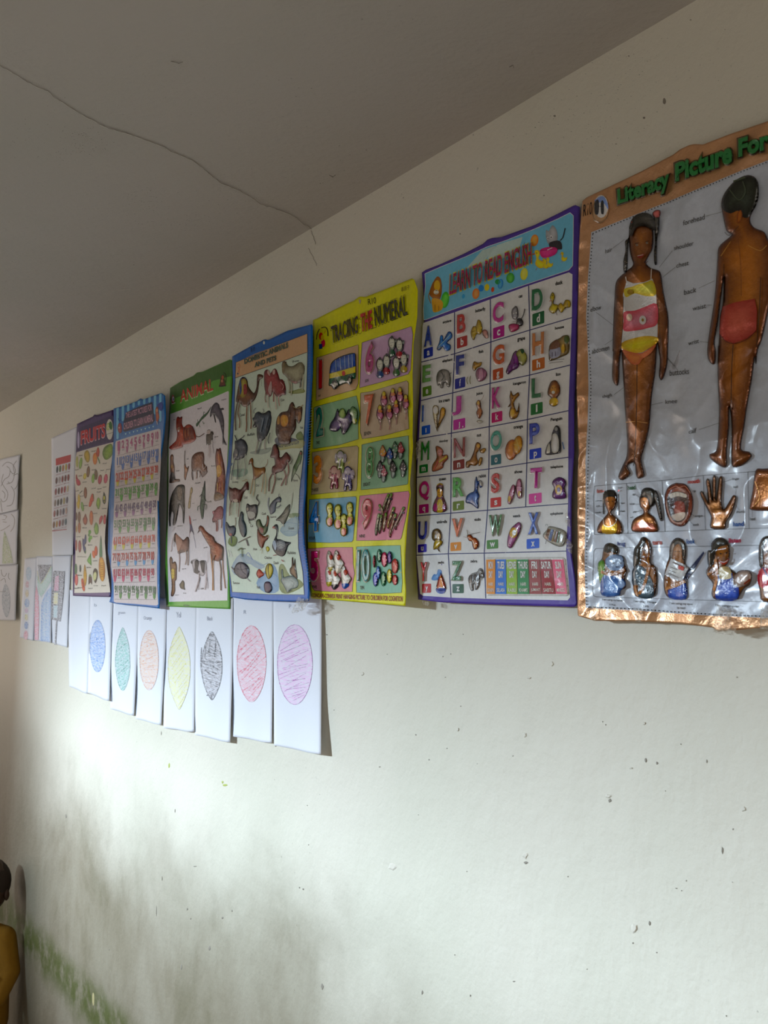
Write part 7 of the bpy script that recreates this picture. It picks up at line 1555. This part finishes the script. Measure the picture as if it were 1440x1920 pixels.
# the row of senses
fig(lt, 'hugging_child_picture', [('p', b_(140, 1430, 165, 1400, 172, 1360, 185, 1310, 215, 1297, 255, 1310, 272, 1345, 265, 1370, 300, 1380, 312, 1430, 328, 1470, 315, 1520, 322, 1580, 290, 1600, 275, 1635, 165, 1630, 160, 1560, 155, 1500), '54341c/8c643c', 4), ('p', b_(175, 1345, 190, 1305, 220, 1295, 262, 1315, 272, 1350, 255, 1365, 225, 1350, 200, 1360), DK),
     ('p', b_(138, 1450, 150, 1412, 178, 1410, 185, 1470, 175, 1560, 155, 1560, 145, 1500), '3c6424/64883c'), ('p', b_(190, 1400, 240, 1370, 300, 1385, 308, 1440, 280, 1470, 225, 1470, 195, 1440), '6c7c94/98a4b4', 4.6), ('p', b_(165, 1520, 220, 1500, 290, 1520, 320, 1560, 290, 1600, 275, 1635, 165, 1632), '2c4c7c/5c7ca4'),
     ('s', b_(160, 1480, 220, 1500, 280, 1480, 310, 1465), 22, '8c6034'), ('e', b_(240, 1425) + [6, 8], '1c1c24'), ('e', b_(282, 1425) + [6, 8], '1c1c24'), ('e', b_(262, 1450) + [9, 6], '4c5464'), ('e', b_(290, 1560) + [26, 30], '8494ac')], 'pressed child hugging a blue grey soft toy', mat=m_emboss)
fig(lt, 'tasting_child_picture', [('p', b_(365, 1560, 360, 1480, 385, 1430, 400, 1340, 405, 1290, 440, 1262, 470, 1285, 485, 1340, 480, 1420, 510, 1450, 522, 1520, 515, 1600, 495, 1640, 400, 1645, 375, 1620), '54341c/8c6034', 4), ('p', b_(368, 1440, 372, 1340, 400, 1300, 420, 1262, 445, 1262, 440, 1310, 420, 1340, 415, 1420, 385, 1450), DK, 4.5),
     ('p', b_(362, 1560, 362, 1480, 390, 1440, 430, 1450, 470, 1500, 495, 1560, 495, 1645, 405, 1645, 400, 1570), '28343c/54646c'), ('s', b_(375, 1570, 395, 1630, 440, 1560, 470, 1440), 22, '8c6034'), ('s', b_(470, 1440, 460, 1400, 470, 1370), 8, 'a07448'), ('e', b_(440, 1340) + [5, 5], '180c04'), ('e', b_(464, 1338) + [5, 5], '180c04'), ('s', b_(440, 1388, 466, 1384), 4, '6c2c20'),
     ('e', b_(390, 1490) + [6, 8], 'b8bcc0'), ('e', b_(410, 1520) + [6, 8], 'b8bcc0'), ('e', b_(380, 1530) + [5, 7], 'b8bcc0'), ('e', b_(450, 1600) + [6, 8], 'a8acb0')], 'pressed child tasting from a hand', mat=m_emboss)
fig(lt, 'reading_child_picture', [('p', b_(568, 1600, 565, 1520, 580, 1440, 600, 1380, 605, 1310, 640, 1265, 680, 1275, 705, 1320, 700, 1400, 705, 1500, 710, 1600, 700, 1655, 600, 1650), '54341c/8c6034', 4), ('p', b_(600, 1400, 605, 1310, 640, 1265, 680, 1272, 705, 1320, 702, 1400, 685, 1400, 680, 1330, 655, 1300, 625, 1330, 615, 1400), DK, 4.4),
     ('q', b_(610, 1395, 700, 1435, 728, 1460, 680, 1540, 650, 1540, 570, 1500), 'a4a4a4/b8b8b4', 4.8), ('q', b_(728, 1460, 820, 1350, 825, 1362, 760, 1470, 700, 1550, 680, 1540), '34384c'), ('p', b_(600, 1580, 660, 1560, 708, 1560, 708, 1655, 600, 1650), '2c4484/4c64a0'), ('s', b_(575, 1590, 640, 1570, 700, 1540), 24, '94683c'),
     ('s', b_(620, 1420, 690, 1450), 4, '5c3c3c'), ('s', b_(605, 1450, 650, 1468), 4, '5c5c60'), ('s', b_(598, 1470, 640, 1488), 4, '5c5c60'), ('q', b_(660, 1440, 695, 1450, 688, 1475, 655, 1462), 'a04438'), ('s', b_(590, 1490, 660, 1520), 4, '5c5c60'), ('e', b_(640, 1350) + [5, 5], '180c04'), ('e', b_(664, 1350) + [5, 5], '180c04')], 'pressed child reading a newspaper', mat=m_emboss)
fig(lt, 'listening_child_picture', [('p', b_(870, 1620, 880, 1560, 845, 1510, 838, 1470, 880, 1400, 870, 1320, 890, 1275, 930, 1260, 975, 1290, 990, 1350, 980, 1420, 960, 1450, 1000, 1470, 1040, 1500, 1100, 1480, 1130, 1500, 1120, 1560, 1080, 1590, 1050, 1640, 1030, 1660, 900, 1660), '54341c/8c6034', 4.6),
     ('p', b_(848, 1430, 845, 1350, 870, 1340, 870, 1300, 900, 1265, 940, 1262, 975, 1290, 960, 1310, 920, 1320, 895, 1360, 885, 1420, 865, 1450), DK, 5), ('p', b_(905, 1530, 930, 1520, 1005, 1520, 1040, 1560, 1035, 1660, 905, 1660, 900, 1590), '2c4080/4c62a4'), ('p', b_(920, 1460, 980, 1450, 1000, 1520, 925, 1525), 'b0a484'),
     ('s', b_(845, 1500, 890, 1470, 880, 1440), 16, '8c6034'), ('s', b_(885, 1600, 905, 1520, 900, 1440, 895, 1400), 20, '9c6c40'), ('p', b_(1000, 1540, 1040, 1480, 1100, 1470, 1130, 1500, 1100, 1560, 1040, 1580), '6c5c54/ac9c90', 5), ('s', b_(1080, 1560, 1120, 1530), 14, '6c3424'),
     ('e', b_(930, 1365) + [7, 6], '180c04'), ('e', b_(968, 1360) + [7, 6], '180c04'), ('p', b_(915, 1405, 950, 1415, 985, 1395, 965, 1430, 935, 1432), '8c3c2c'), ('s', b_(925, 1412, 950, 1420, 975, 1408), 5, 'd0c8c0'), ('s', b_(948, 1370, 945, 1392, 958, 1392), 3, '5c381c'), ('s', b_(915, 1500, 915, 1560), 8, '34487c'), ('s', b_(1000, 1490, 1008, 1560), 8, '34487c')], 'pressed smiling child listening with hand at the ear', mat=m_emboss)
fig(lt, 'smelling_child_picture', [('p', b_(1180, 1600, 1170, 1520, 1190, 1450, 1180, 1380, 1185, 1290, 1230, 1255, 1290, 1270, 1310, 1340, 1300, 1450, 1330, 1520, 1330, 1670, 1200, 1670), '54341c/8c6034', 4.6), ('p', b_(1178, 1440, 1175, 1320, 1200, 1262, 1250, 1250, 1280, 1270, 1225, 1290, 1205, 1340, 1200, 1440), DK, 5),
     ('p', b_(1170, 1560, 1172, 1480, 1210, 1455, 1260, 1470, 1320, 1500, 1325, 1600, 1230, 1600), '942c38/b04850'), ('s', b_(1200, 1450, 1234, 1520), 9, '2c3c6c'), ('e', b_(1225, 1350) + [6, 6], '180c04')], 'pressed child in a red shirt at the poster edge', mat=m_emboss)
fig(lt, 'torn_spot', [('q', [782, 1745, 750, 1800, 705, 1870, 715, 1895, 745, 1900, 770, 1850], 'b0b0b4/8c8c90'), ('s', [780, 1748, 740, 1850, 765, 1900], 2.5, '6c6c6c'), ('s', [650, 1760, 745, 1870], 2.0, '5c5c5c')], 'torn crease beside the girl hand', flat=True)
# clear tape strips along the bottom edge
INK = np.ones(3)
m_tape, _nt, _ns, _ln, _bs = nodes('clear_sticky_tape')
_bs.inputs['Base Color'].default_value = (0.86, 0.80, 0.68, 1)
_bs.inputs['Roughness'].default_value = 0.16
_bs.inputs['Coat Weight'].default_value = 0.6
_bs.inputs['Alpha'].default_value = 0.42
_g = N(_nt, 'ShaderNodeNewGeometry')
bump(_nt, _bs, noise(_nt, _g.outputs['Position'], 130, 4, 0.6), 0.9, 0.006)


def tape(sh, quad, seed, amp=0.006, base=0.0025, name='clear_tape'):
    """crumpled strip of transparent tape"""
    q = pts(quad)
    n = 12
    P = np.array([((1 - u) * (1 - v)) * q[0] + u * (1 - v) * q[1] + u * v * q[2] + (1 - u) * v * q[3] for v in np.linspace(0, 1, n + 1) for u in np.linspace(0, 1, n + 1)])
    P += np.stack([vnoise(P[:, 0] / 4, P[:, 1] / 4, seed) - .5, vnoise(P[:, 0] / 4, P[:, 1] / 4, seed + 1) - .5], 1) * 3
    h = base + amp * (1 - np.abs(2 * vnoise(P[:, 0] / 6, P[:, 1] / 6, seed + 2) - 1)) ** 2
    sh.add(name, sh.drape(P, h), grid(n, n), m_tape, None, 'crumpled strip of clear tape', smooth=False)


Z(1080, 640, 3.4278)
tape(lt, [100, 1700, 130, 1702, 128, 1800, 98, 1795], 3)
tape(lt, [385, 1720, 425, 1722, 420, 1800, 380, 1798], 6)
tape(lt, [905, 1690, 1000, 1730, 1000, 1860, 880, 1870], 9, 0.012)
tape(lt, [1190, 1700, 1260, 1690, 1260, 1850, 1180, 1850], 12, 0.010)
tape(lt, [880, 1845, 1030, 1838, 1020, 1890, 900, 1875], 15, 0.014)
Z(415, 860, 6.859)
tape(dm, [985, 1780, 1060, 1800, 1040, 1960, 900, 1990], 21, 0.014, 0.004)
tape(dm, [1010, 1830, 1130, 1800, 1105, 1880, 1040, 1960], 23, 0.014, 0.004)
Z(780, 760, 4.5)
tape(lr, [45, 1655, 110, 1660, 100, 1700, 70, 1690], 31, 0.006, 0.001)
tape(lr, [1275, 1120, 1320, 1180, 1310, 1260, 1265, 1200], 35, 0.005, 0.001)
tape(lr, [1262, 880, 1300, 960, 1300, 1040, 1262, 990], 37, 0.005, 0.001)
tape(lr, [-2, 310, 30, 290, 40, 400, 5, 470], 41, 0.005, 0.001)

# ------------------------------------------------------------------ marks on wall and ceiling
def plain(name, c, rough=0.7):
    m, nt, ns, ln, bs = nodes(name)
    g = N(nt, 'ShaderNodeNewGeometry')
    n = noise(nt, g.outputs['Position'], 90, 3)
    ln.new(mix(nt, n, tuple(np.array(c) * 0.85), tuple(np.array(c) * 1.12)), bs.inputs['Base Color'])
    bs.inputs['Roughness'].default_value = rough
    return m


m_chip = plain('bare_grey_plaster', (0.27, 0.245, 0.20))
m_lip = plain('loose_paint_flake', (0.70, 0.665, 0.57))
m_green = plain('green_crayon_mark', (0.42, 0.48, 0.10))
m_spot = plain('mould_speck', (0.24, 0.21, 0.17))
m_crack = plain('open_plaster_crack', (0.20, 0.17, 0.13))
wall['_o'] = (0, 0, 0)


def child_of(o, parent):
    o.parent = parent
    return o


def wall_pt(P, h):
    w = on_wall(P, 0.0)
    return on_wall(P, h - wall_dev(w[:, 1], w[:, 2]))


def chip(cx, cy, w, hgt, mat, name='paint_chip', seed=0, lift=0.0008):
    r = random.Random(int(cx * 7 + cy * 13) + seed)
    n = 9
    A = [2 * math.pi * i / n for i in range(n)]
    P = np.array([(cx + w / 2 * math.cos(a) * r.uniform(.6, 1.15), cy + hgt / 2 * math.sin(a) * r.uniform(.6, 1.15)) for a in A])
    Q = np.vstack([P, (P - [cx, cy]) * 0.55 + [cx, cy], [[cx, cy]]])
    V = np.vstack([wall_pt(Q[:n], 0.0001), wall_pt(Q[n:2 * n], lift), wall_pt(Q[2 * n:], lift)])
    F = [(i, (i + 1) % n, n + (i + 1) % n, n + i) for i in range(n)] + [(n + i, n + (i + 1) % n, 2 * n) for i in range(n)]
    F = [f if np.cross(V[f[1]] - V[f[0]], V[f[2]] - V[f[0]])[0] < 0 else f[::-1] for f in F]
    return child_of(make_obj(name, V, F, mat), wall)


Z(600, 1130, 1.7143)
for x, y, w, h in ((192, 528, 7, 4), (308, 425, 5, 6), (620, 493, 4, 4), (932, 636, 11, 15), (662, 836, 17, 9), (1047, 506, 8, 20), (1083, 516, 7, 13), (1293, 795, 7, 28), (1327, 728, 4, 7), (408, 468, 3, 4), (452, 333, 4, 4),
                   (420, 165, 4, 4), (395, 173, 4, 4), (402, 240, 3, 4), (1160, 455, 4, 5), (1110, 605, 3, 4), (908, 383, 3, 5), (918, 392, 3, 5), (1340, 240, 3, 5), (1243, 510, 3, 12), (460, 102, 3, 4), (505, 518, 3, 3), (22, 103, 5, 5),
                   (45, 345, 3, 4), (1325, 898, 3, 4), (1145, 918, 9, 4), (1162, 926, 5, 4), (216, 166, 3, 4), (350, 505, 4, 6), (797, 880, 3, 4), (316, 682, 3, 3)):
    p = pts([x, y])[0]
    chip(p[0], p[1], w / 1.7, h / 1.7, m_chip)
for x, y, w, h in ((926, 622, 26, 16), (660, 812, 20, 26), (745, 198, 14, 20), (672, 242, 16, 8), (1000, 532, 14, 8), (1042, 388, 12, 12), (1362, 664, 20, 18), (658, 425, 14, 16), (135, 228, 14, 14), (443, 408, 8, 12), (232, 850, 30, 26)):
    p = pts([x, y])[0]
    chip(p[0], p[1], w / 1.7, h / 1.7, m_lip, 'paint_blister', lift=0.0013)
Z(500, 1500, 1.532)
for x, y, w, h in ((1100, 354, 7, 14), (540, 445, 4, 4), (160, 540, 7, 12), (447, 553, 6, 14), (710, 521, 10, 4), (585, 562, 4, 8), (1205, 232, 3, 5), (1052, 411, 5, 5), (1120, 438, 5, 4), (865, 220, 3, 4), (920, 486, 3, 4), (1320, 620, 4, 5), (105, 256, 6, 6), (575, 205, 3, 4)):
    p = pts([x, y])[0]
    chip(p[0], p[1], w / 1.53, h / 1.53, m_chip)
p = pts([1056, 368])[0]
chip(p[0], p[1], 14, 22, m_lip, 'paint_blister', lift=0.0018)
Z(0, 1200, 2.057)
for x, y, w, h in ((722, 1038, 7, 12), (735, 1075, 7, 8), (858, 1072, 10, 10), (808, 1190, 10, 22), (675, 658, 3, 18), (603, 1045, 4, 40), (1243, 1335, 12, 22), (700, 1262, 8, 26), (420, 1195, 5, 6), (1185, 638, 4, 5), (1190, 790, 4, 5), (1063, 409, 8, 6),
                   (752, 873, 18, 5), (625, 920, 4, 18), (1155, 955, 6, 8), (622, 360, 4, 18), (255, 680, 8, 20), (895, 1045, 6, 10)):
    p = pts([x, y])[0]
    chip(p[0], p[1], w / 2.057, h / 2.057, m_chip)
for x, y, w, h in ((652, 484, 9, 18), (858, 548, 9, 12), (868, 560, 20, 9)):
    p = pts([x, y])[0]
    chip(p[0], p[1], w / 2.057, h / 2.057, m_green, 'crayon_mark')
p = pts([360, 1382])[0]
chip(p[0], p[1], 4, 32, plain('pale_scratch', (0.55, 0.48, 0.24)), 'pale_scratch')
Z(720, 0, 2)
for x, y, w, h in ((975, 442, 12, 12), (600, 733, 6, 6), (640, 435, 12, 8), (285, 877, 6, 6), (918, 210, 8, 5), (1150, 75, 8, 5), (1052, 380, 16, 26), (1000, 790, 3, 3), (567, 478, 4, 4), (870, 540, 6, 4)):
    p = pts([x, y])[0]
    chip(p[0], p[1], w / 2, h / 2, m_spot, 'mould_spot', lift=0.0004)
# mould specks too many to count: one object for the wall, one for the ceiling
rnd = random.Random(5)


def specks(name, clusters, place, parent, up_axis):
    V, F = [], []
    for cx, cy, sx, sy, n, smin, smax in clusters:
        for _ in range(n):
            x, y = rnd.gauss(cx, sx), rnd.gauss(cy, sy)
            r = rnd.uniform(smin, smax)
            q = np.array([(x + r * 1.6 * math.cos(a) * rnd.uniform(.6, 1.1), y + r * .7 * math.sin(a) * rnd.uniform(.6, 1.1)) for a in np.linspace(0, 2 * math.pi, 6)[:-1]])
            W = place(q)
            k = len(V)
            V += W.tolist()
            f = tuple(range(k, k + 5))
            nn = np.cross(W[1] - W[0], W[2] - W[0])
            F.append(f if nn[up_axis] < 0 else f[::-1])
    o = make_obj(name, V, F, m_spot)
    o['kind'] = 'stuff'
    return child_of(o, parent)


specks('wall_mould_specks', [(1120, 200, 60, 45, 70, .4, 1.0), (1080, 260, 60, 30, 60, .4, .9), (1240, 150, 80, 50, 50, .4, .9), (1150, 110, 70, 30, 24, .4, .9), (900, 400, 90, 50, 16, .4, .8), (640, 560, 60, 30, 8, .4, .8), (840, 470, 60, 20, 8, .4, .8)],
       lambda q: wall_pt(q, 0.0006), wall, 0)


def ceil_z(x, y):
    return HC + 0.018 * (vnoise(x * 1.2, y * 1.1, 9) - 0.5) + 0.010 * (vnoise(x * 3, y * 2.3, 4) - 0.5)


def ceil_pt(P, h):
    z = np.full(len(P), HC)
    for _ in range(4):
        d = ray(P)
        t = (z - h - CAM[2]) / d[:, 2]
        W = CAM + d * t[:, None]
        z = ceil_z(W[:, 0], W[:, 1])
    return W


specks('ceiling_mould_specks', [(160, 265, 22, 14, 90, .4, .9), (50, 240, 30, 24, 26, .4, .9), (275, 375, 26, 14, 60, .4, .8), (330, 415, 40, 8, 40, .4, .8), (100, 290, 20, 10, 20, .4, .8), (400, 390, 40, 16, 20, .4, .8), (560, 300, 90, 30, 18, .4, .8), (300, 200, 120, 60, 10, .5, .9),
                                (100, 500, 60, 20, 10, .5, 1.0), (600, 330, 10, 8, 6, .5, 1.0)], lambda q: ceil_pt(q, 0.0006), ceil, 2)


def ceil_line(name, P, w, mat, h, seed):
    r = random.Random(seed)
    P = np.asarray(P, float).reshape(-1, 2)
    Q = [P[0]]
    for a, b in zip(P[:-1], P[1:]):
        k = max(2, int(np.hypot(*(b - a)) / 5))
        for j in range(1, k + 1):
            Q.append(a + (b - a) * j / k + (np.array([r.uniform(-1, 1), r.uniform(-1, 1)]) * 0.8 if j < k else 0))
    Q = np.array(Q)
    ww = np.array([w * r.uniform(.5, 1.3) for _ in Q])
    V, F = ribbon_var(Q, ww)
    W = ceil_pt(V, h)
    F = [f if np.cross(W[f[1]] - W[f[0]], W[f[2]] - W[f[0]])[2] < 0 else f[::-1] for f in F]
    return child_of(make_obj(name, W, F, mat), ceil)


def ribbon_var(P, w):
    d = np.gradient(P, axis=0)
    d /= np.maximum(np.hypot(*d.T), 1e-6)[:, None]
    nrm = np.stack([-d[:, 1], d[:, 0]], 1) * w[:, None] / 2
    V = np.vstack([P + nrm, P - nrm])
    n = len(P)
    return V, [(i, i + 1, n + i + 1, n + i) for i in range(n - 1)]


CR = np.array([0, 245, 60, 280, 130, 322, 180, 340, 200, 362, 260, 400, 320, 437, 400, 478, 470, 498, 560, 530, 615, 550, 640, 568, 720, 600, 760, 628, 790, 655, 830, 688, 900, 715, 940, 738, 980, 768, 1020, 778, 1080, 800, 1115, 818, 1130, 835, 1160, 850, 1168, 858]).reshape(-1, 2) / 2
CR = np.vstack([[-60, 95], CR])
m_cl = plain('lifted_paint_edge', (0.66, 0.62, 0.55))
ceil_line('lifted_crack_edge', CR + [0.6, 1.1], 1.3, m_cl, 0.0016, 3)
ceil_line('ceiling_crack', CR, 0.75, m_crack, 0.0020, 2)
ceil_line('ceiling_scratch', np.array([320, 115, 335, 119, 343, 116]), 1.6, m_crack, 0.001, 7)
ceil_line('ceiling_scratch', np.array([222, 543, 232, 543, 244, 542]), 1.4, m_cl, 0.001, 8)
ceil_line('ceiling_scratch', np.array([617, 328, 624, 332, 629, 328]), 1.6, m_crack, 0.001, 9)
ceil_line('ceiling_scratch', np.array([955, 126, 962, 122, 963, 127]), 1.2, m_crack, 0.001, 10)
for n_, cr in enumerate(([583, 432, 588, 445, 592, 458], [578, 465, 586, 480, 594, 498])):
    P = np.array(cr, float).reshape(-1, 2)
    P = resample(P, 9) + np.array([[math.sin(i * 2.1) * .8, 0] for i in range(9)])
    V, F = ribbon_var(P, np.full(9, 0.7))
    W = wall_pt(V, 0.0006)
    F = [f if np.cross(W[f[1]] - W[f[0]], W[f[2]] - W[f[0]])[0] < 0 else f[::-1] for f in F]
    child_of(make_obj('wall_crack', W, F, m_crack), wall)

# ------------------------------------------------------------------ the child at the far left
m_skin = plain('dark_brown_skin', (0.055, 0.026, 0.014), 0.5)
m_hair = plain('short_black_hair', (0.030, 0.016, 0.010), 0.8)
m_swt = plain('mustard_yellow_knit', (0.28, 0.135, 0.004), 0.9)
m_rng = plain('pale_yellow_ring_print', (0.55, 0.36, 0.05), 0.8)
m_trs = plain('dark_trousers', (0.035, 0.035, 0.045), 0.9)
m_shoe = plain('black_shoe', (0.02, 0.02, 0.02), 0.5)
m_eye = plain('eye_white', (0.6, 0.58, 0.52), 0.3)
HD = on_wall([(-26, 1668)], 0.115)[0]           # centre of the head
kid = empty('person', (HD[0], HD[1], ZF), 'child with short black hair in a mustard yellow knitted top standing against the wall', 'person')
SX, SY, SZ = HD[0], HD[1], HD[2]


def skin_mesh(name, J, E, mat, vox=0.006, sm=6):
    """one continuous surface over tapered limbs: joints (x forward, y sideways, z, radius) relative to the head centre"""
    bm_v, bm_f = [], []

    def cap(p, q, r0, r1):
        p, q = np.array(p), np.array(q)
        d = q - p
        L = np.linalg.norm(d)
        w = d / L
        u = np.cross(w, [0.3, 1, 0.1]); u /= np.linalg.norm(u)
        v = np.cross(w, u)
        n, st = 14, []
        for k in range(1, 5):
            a = math.pi / 2 * (1 - k / 4)
            st.append((-r0 * math.sin(a), r0 * math.cos(a)))
        for k in range(0, 4):
            a = math.pi / 2 * k / 4
            st.append((L + r1 * math.sin(a), r1 * math.cos(a)))
        k0 = len(bm_v)
        for h, r in st:
            for i in range(n):
                t = 2 * math.pi * i / n
                bm_v.append(tuple(p + w * h + (u * math.cos(t) + v * math.sin(t)) * max(r, 1e-4)))
        for j_ in range(len(st) - 1):
            for i in range(n):
                bm_f.append((k0 + j_ * n + i, k0 + j_ * n + (i + 1) % n, k0 + (j_ + 1) * n + (i + 1) % n, k0 + (j_ + 1) * n + i))
        bm_v.append(tuple(p - w * r0)); bm_v.append(tuple(q + w * r1))
        a_, b_2 = len(bm_v) - 2, len(bm_v) - 1
        for i in range(n):
            bm_f.append((a_, k0 + (i + 1) % n, k0 + i))
            bm_f.append((b_2, k0 + (len(st) - 1) * n + i, k0 + (len(st) - 1) * n + (i + 1) % n))
    P = [(-j_[0], j_[1], j_[2] + SZ - ZF) for j_ in J]
    for a_, b_1 in E:
        cap(P[a_], P[b_1], J[a_][3], J[b_1][3])
    me = bpy.data.meshes.new(name + '_form')
    me.from_pydata(bm_v, [], bm_f)
    o = bpy.data.objects.new(name, me)
    C.objects.link(o)
    rm = o.modifiers.new('remesh', 'REMESH')
    rm.mode = 'VOXEL'
    rm.voxel_size = vox
    s_ = o.modifiers.new('smooth', 'SMOOTH')
    s_.iterations = sm
    s_.factor = 0.5
    bpy.context.view_layer.update()
    nm = bpy.data.meshes.new_from_object(o.evaluated_get(bpy.context.evaluated_depsgraph_get()))
    nm.name = name
    bpy.data.objects.remove(o)
    nm.materials.clear()
    nm.materials.append(mat)
    nm.polygons.foreach_set('use_smooth', [True] * len(nm.polygons))
    o2 = bpy.data.objects.new(name, nm)
    C.objects.link(o2)
    o2.parent = kid
    return o2


zh = 0.0
hip, foot = -0.42, ZF - SZ + 0.03
J = [(0.0, 0, -0.40, .060, .055), (0.0, 0, -0.28, .060, .050), (0.0, 0, -0.17, .058, .046), (0.005, 0, -0.105, .030), (0.01, 0, -0.06, .034), (0.008, 0, -0.01, .074, .066), (0.0, 0, 0.045, .070, .062),
     (0.0, 0.075, -0.165, .028), (0.02, 0.105, -0.27, .023), (0.09, 0.095, -0.35, .019), (0.115, 0.09, -0.365, .015),
     (0.0, -0.075, -0.165, .028), (0.02, -0.105, -0.27, .023), (0.09, -0.095, -0.35, .019), (0.115, -0.09, -0.365, .015),
     (0.0, 0.045, -0.45, .044), (0.01, 0.048, -0.62, .034), (0.0, 0.048, foot - 0.0, .024), (0.0, -0.045, -0.45, .044), (0.01, -0.048, -0.62, .034), (0.0, -0.048, foot, .024)]
E = [(0, 1), (1, 2), (2, 3), (3, 4), (4, 5), (5, 6), (2, 7), (7, 8), (8, 9), (9, 10), (2, 11), (11, 12), (12, 13), (13, 14), (0, 15), (15, 16), (16, 17), (0, 18), (18, 19), (19, 20)]
k0 = len(J)
for sgn in (1, -1):      # five fingers on each hand
    w = 10 if sgn > 0 else 14
    for f_, (dy, ln_) in enumerate(((-.012, .028), (-.004, .032), (.004, .030), (.011, .024))):
        a = len(J)
        J += [(0.128, sgn * 0.09 + dy, -0.370, .0055), (0.128 + ln_ * .6, sgn * 0.09 + dy * 1.2, -0.378, .0048), (0.128 + ln_, sgn * 0.09 + dy * 1.2, -0.392, .004)]
        E += [(w, a), (a, a + 1), (a + 1, a + 2)]
    a = len(J)
    J += [(0.118, sgn * 0.09 - sgn * .018, -0.372, .0055), (0.134, sgn * 0.09 - sgn * .024, -0.385, .0045)]
    E += [(w, a), (a, a + 1)]
skin_mesh('body', J, E, m_skin, 0.0042, 3)
# knitted top: torso and sleeves, a collar roll at the neck
JT = [(0.0, 0, -0.44, .078, .070), (0.0, 0, -0.34, .076, .064), (0.0, 0, -0.24, .074, .060), (0.0, 0, -0.165, .066, .054), (0.004, 0, -0.118, .040, .038), (0.0, 0.082, -0.172, .040), (0.015, 0.112, -0.265, .035), (0.07, 0.102, -0.335, .029),
      (0.0, -0.082, -0.172, .040), (0.015, -0.112, -0.265, .035), (0.07, -0.102, -0.335, .029)]
JT = [(0.0, .03, -0.44, .066), (0.0, .035, -0.24, .060), (0.0, -.03, -0.44, .066), (0.0, -.035, -0.24, .060), (0, 0, -.15, .046), (0.004, 0, -0.092, .041),
      (0.0, 0.080, -0.158, .038), (0.015, 0.112, -0.268, .034), (0.07, 0.102, -0.338, .028), (0.0, -0.080, -0.158, .038), (0.015, -0.112, -0.268, .034), (0.07, -0.102, -0.338, .028)]
skin_mesh('knitted_top', JT, [(0, 1), (2, 3), (0, 2), (1, 3), (1, 4), (3, 4), (4, 5), (4, 6), (6, 7), (7, 8), (4, 9), (9, 10), (10, 11)], m_swt)
skin_mesh('trousers', [(0, 0, -0.43, .070, .064), (0.0, 0.05, -0.50, .052), (0.01, 0.05, -0.63, .042), (0.0, 0.05, foot + 0.05, .036), (0.0, -0.05, -0.50, .052), (0.01, -0.05, -0.63, .042), (0.0, -0.05, foot + 0.05, .036)],
          [(0, 1), (1, 2), (2, 3), (0, 4), (4, 5), (5, 6)], m_trs)
for sgn in (1, -1):
    skin_mesh('shoe', [(-0.02, sgn * .05, foot - 0.004, .026, .026), (0.03, sgn * .05, foot - 0.008, .026, .022), (0.075, sgn * .052, foot - 0.012, .024, .018)], [(0, 1), (1, 2)], m_shoe)


def ellipsoid(name, c, r, mat, cut=None, nu=20, nv=14):
    V, F = [], []
    for j_ in range(nv + 1):
        th = math.pi * j_ / nv
        for i in range(nu):
            ph = 2 * math.pi * i / nu
            V.append((-c[0] + r[0] * math.sin(th) * math.cos(ph), c[1] + r[1] * math.sin(th) * math.sin(ph), c[2] + SZ - ZF + r[2] * math.cos(th)))
    for j_ in range(nv):
        for i in range(nu):
            F.append((j_ * nu + i, (j_ + 1) * nu + i, (j_ + 1) * nu + (i + 1) % nu, j_ * nu + (i + 1) % nu))
    if cut:
        F = [f for f in F if cut(np.mean([V[i] for i in f], 0))]
    o = make_obj(name, V, F, mat, smooth=True)
    o.parent = kid
    return o


ellipsoid('hair', (-0.008, 0, 0.022), (.086, .079, .087), m_hair, lambda p: (p[2] - (SZ - ZF) > -0.01 + 0.9 * max(0, -p[0] - 0.03)) or (p[0] > 0.035 and p[2] - (SZ - ZF) > -0.05))
for sgn in (1, -1):
    ellipsoid('ear', (-0.005, sgn * .076, -0.015), (.014, .008, .020), m_skin, nu=12, nv=8)
    ellipsoid('eye', (0.068, sgn * .027, -0.005), (.009, .012, .008), m_eye, nu=12, nv=8)
    ellipsoid('eye_pupil', (0.075, sgn * .027, -0.005), (.004, .005, .005), m_hair, nu=10, nv=8)
ellipsoid('nose', (0.080, 0, -0.022), (.011, .012, .012), m_skin, nu=12, nv=8)
ellipsoid('mouth', (0.070, 0, -0.050), (.009, .020, .006), plain('lips', (0.11, 0.035, 0.03)), nu=12, nv=8)
# ring motifs knitted on the near sleeve (the side towards the camera)
for dy, dz in ((-0.075, -0.275), (-0.080, -0.325), (-0.03, -0.25)):
    V, F = [], []
    n = 18
    c = np.array([-0.074 if dz > -0.3 else -0.084, dy, dz + SZ - ZF])
    for i in range(n):
        a = 2 * math.pi * i / n
        for b in range(6):
            bb = 2 * math.pi * b / 6
            rr = 0.013 + 0.003 * math.cos(bb)
            V.append((c[0] - 0.003 * math.sin(bb), c[1] + rr * math.cos(a), c[2] + rr * math.sin(a)))
    F = [(i * 6 + b, ((i + 1) % n) * 6 + b, ((i + 1) % n) * 6 + (b + 1) % 6, i * 6 + (b + 1) % 6) for i in range(n) for b in range(6)]
    make_obj('ring_motif', V, F, m_rng, smooth=True).parent = kid
kid.rotation_euler = (0, 0, R(48))

bpy.context.view_layer.update()
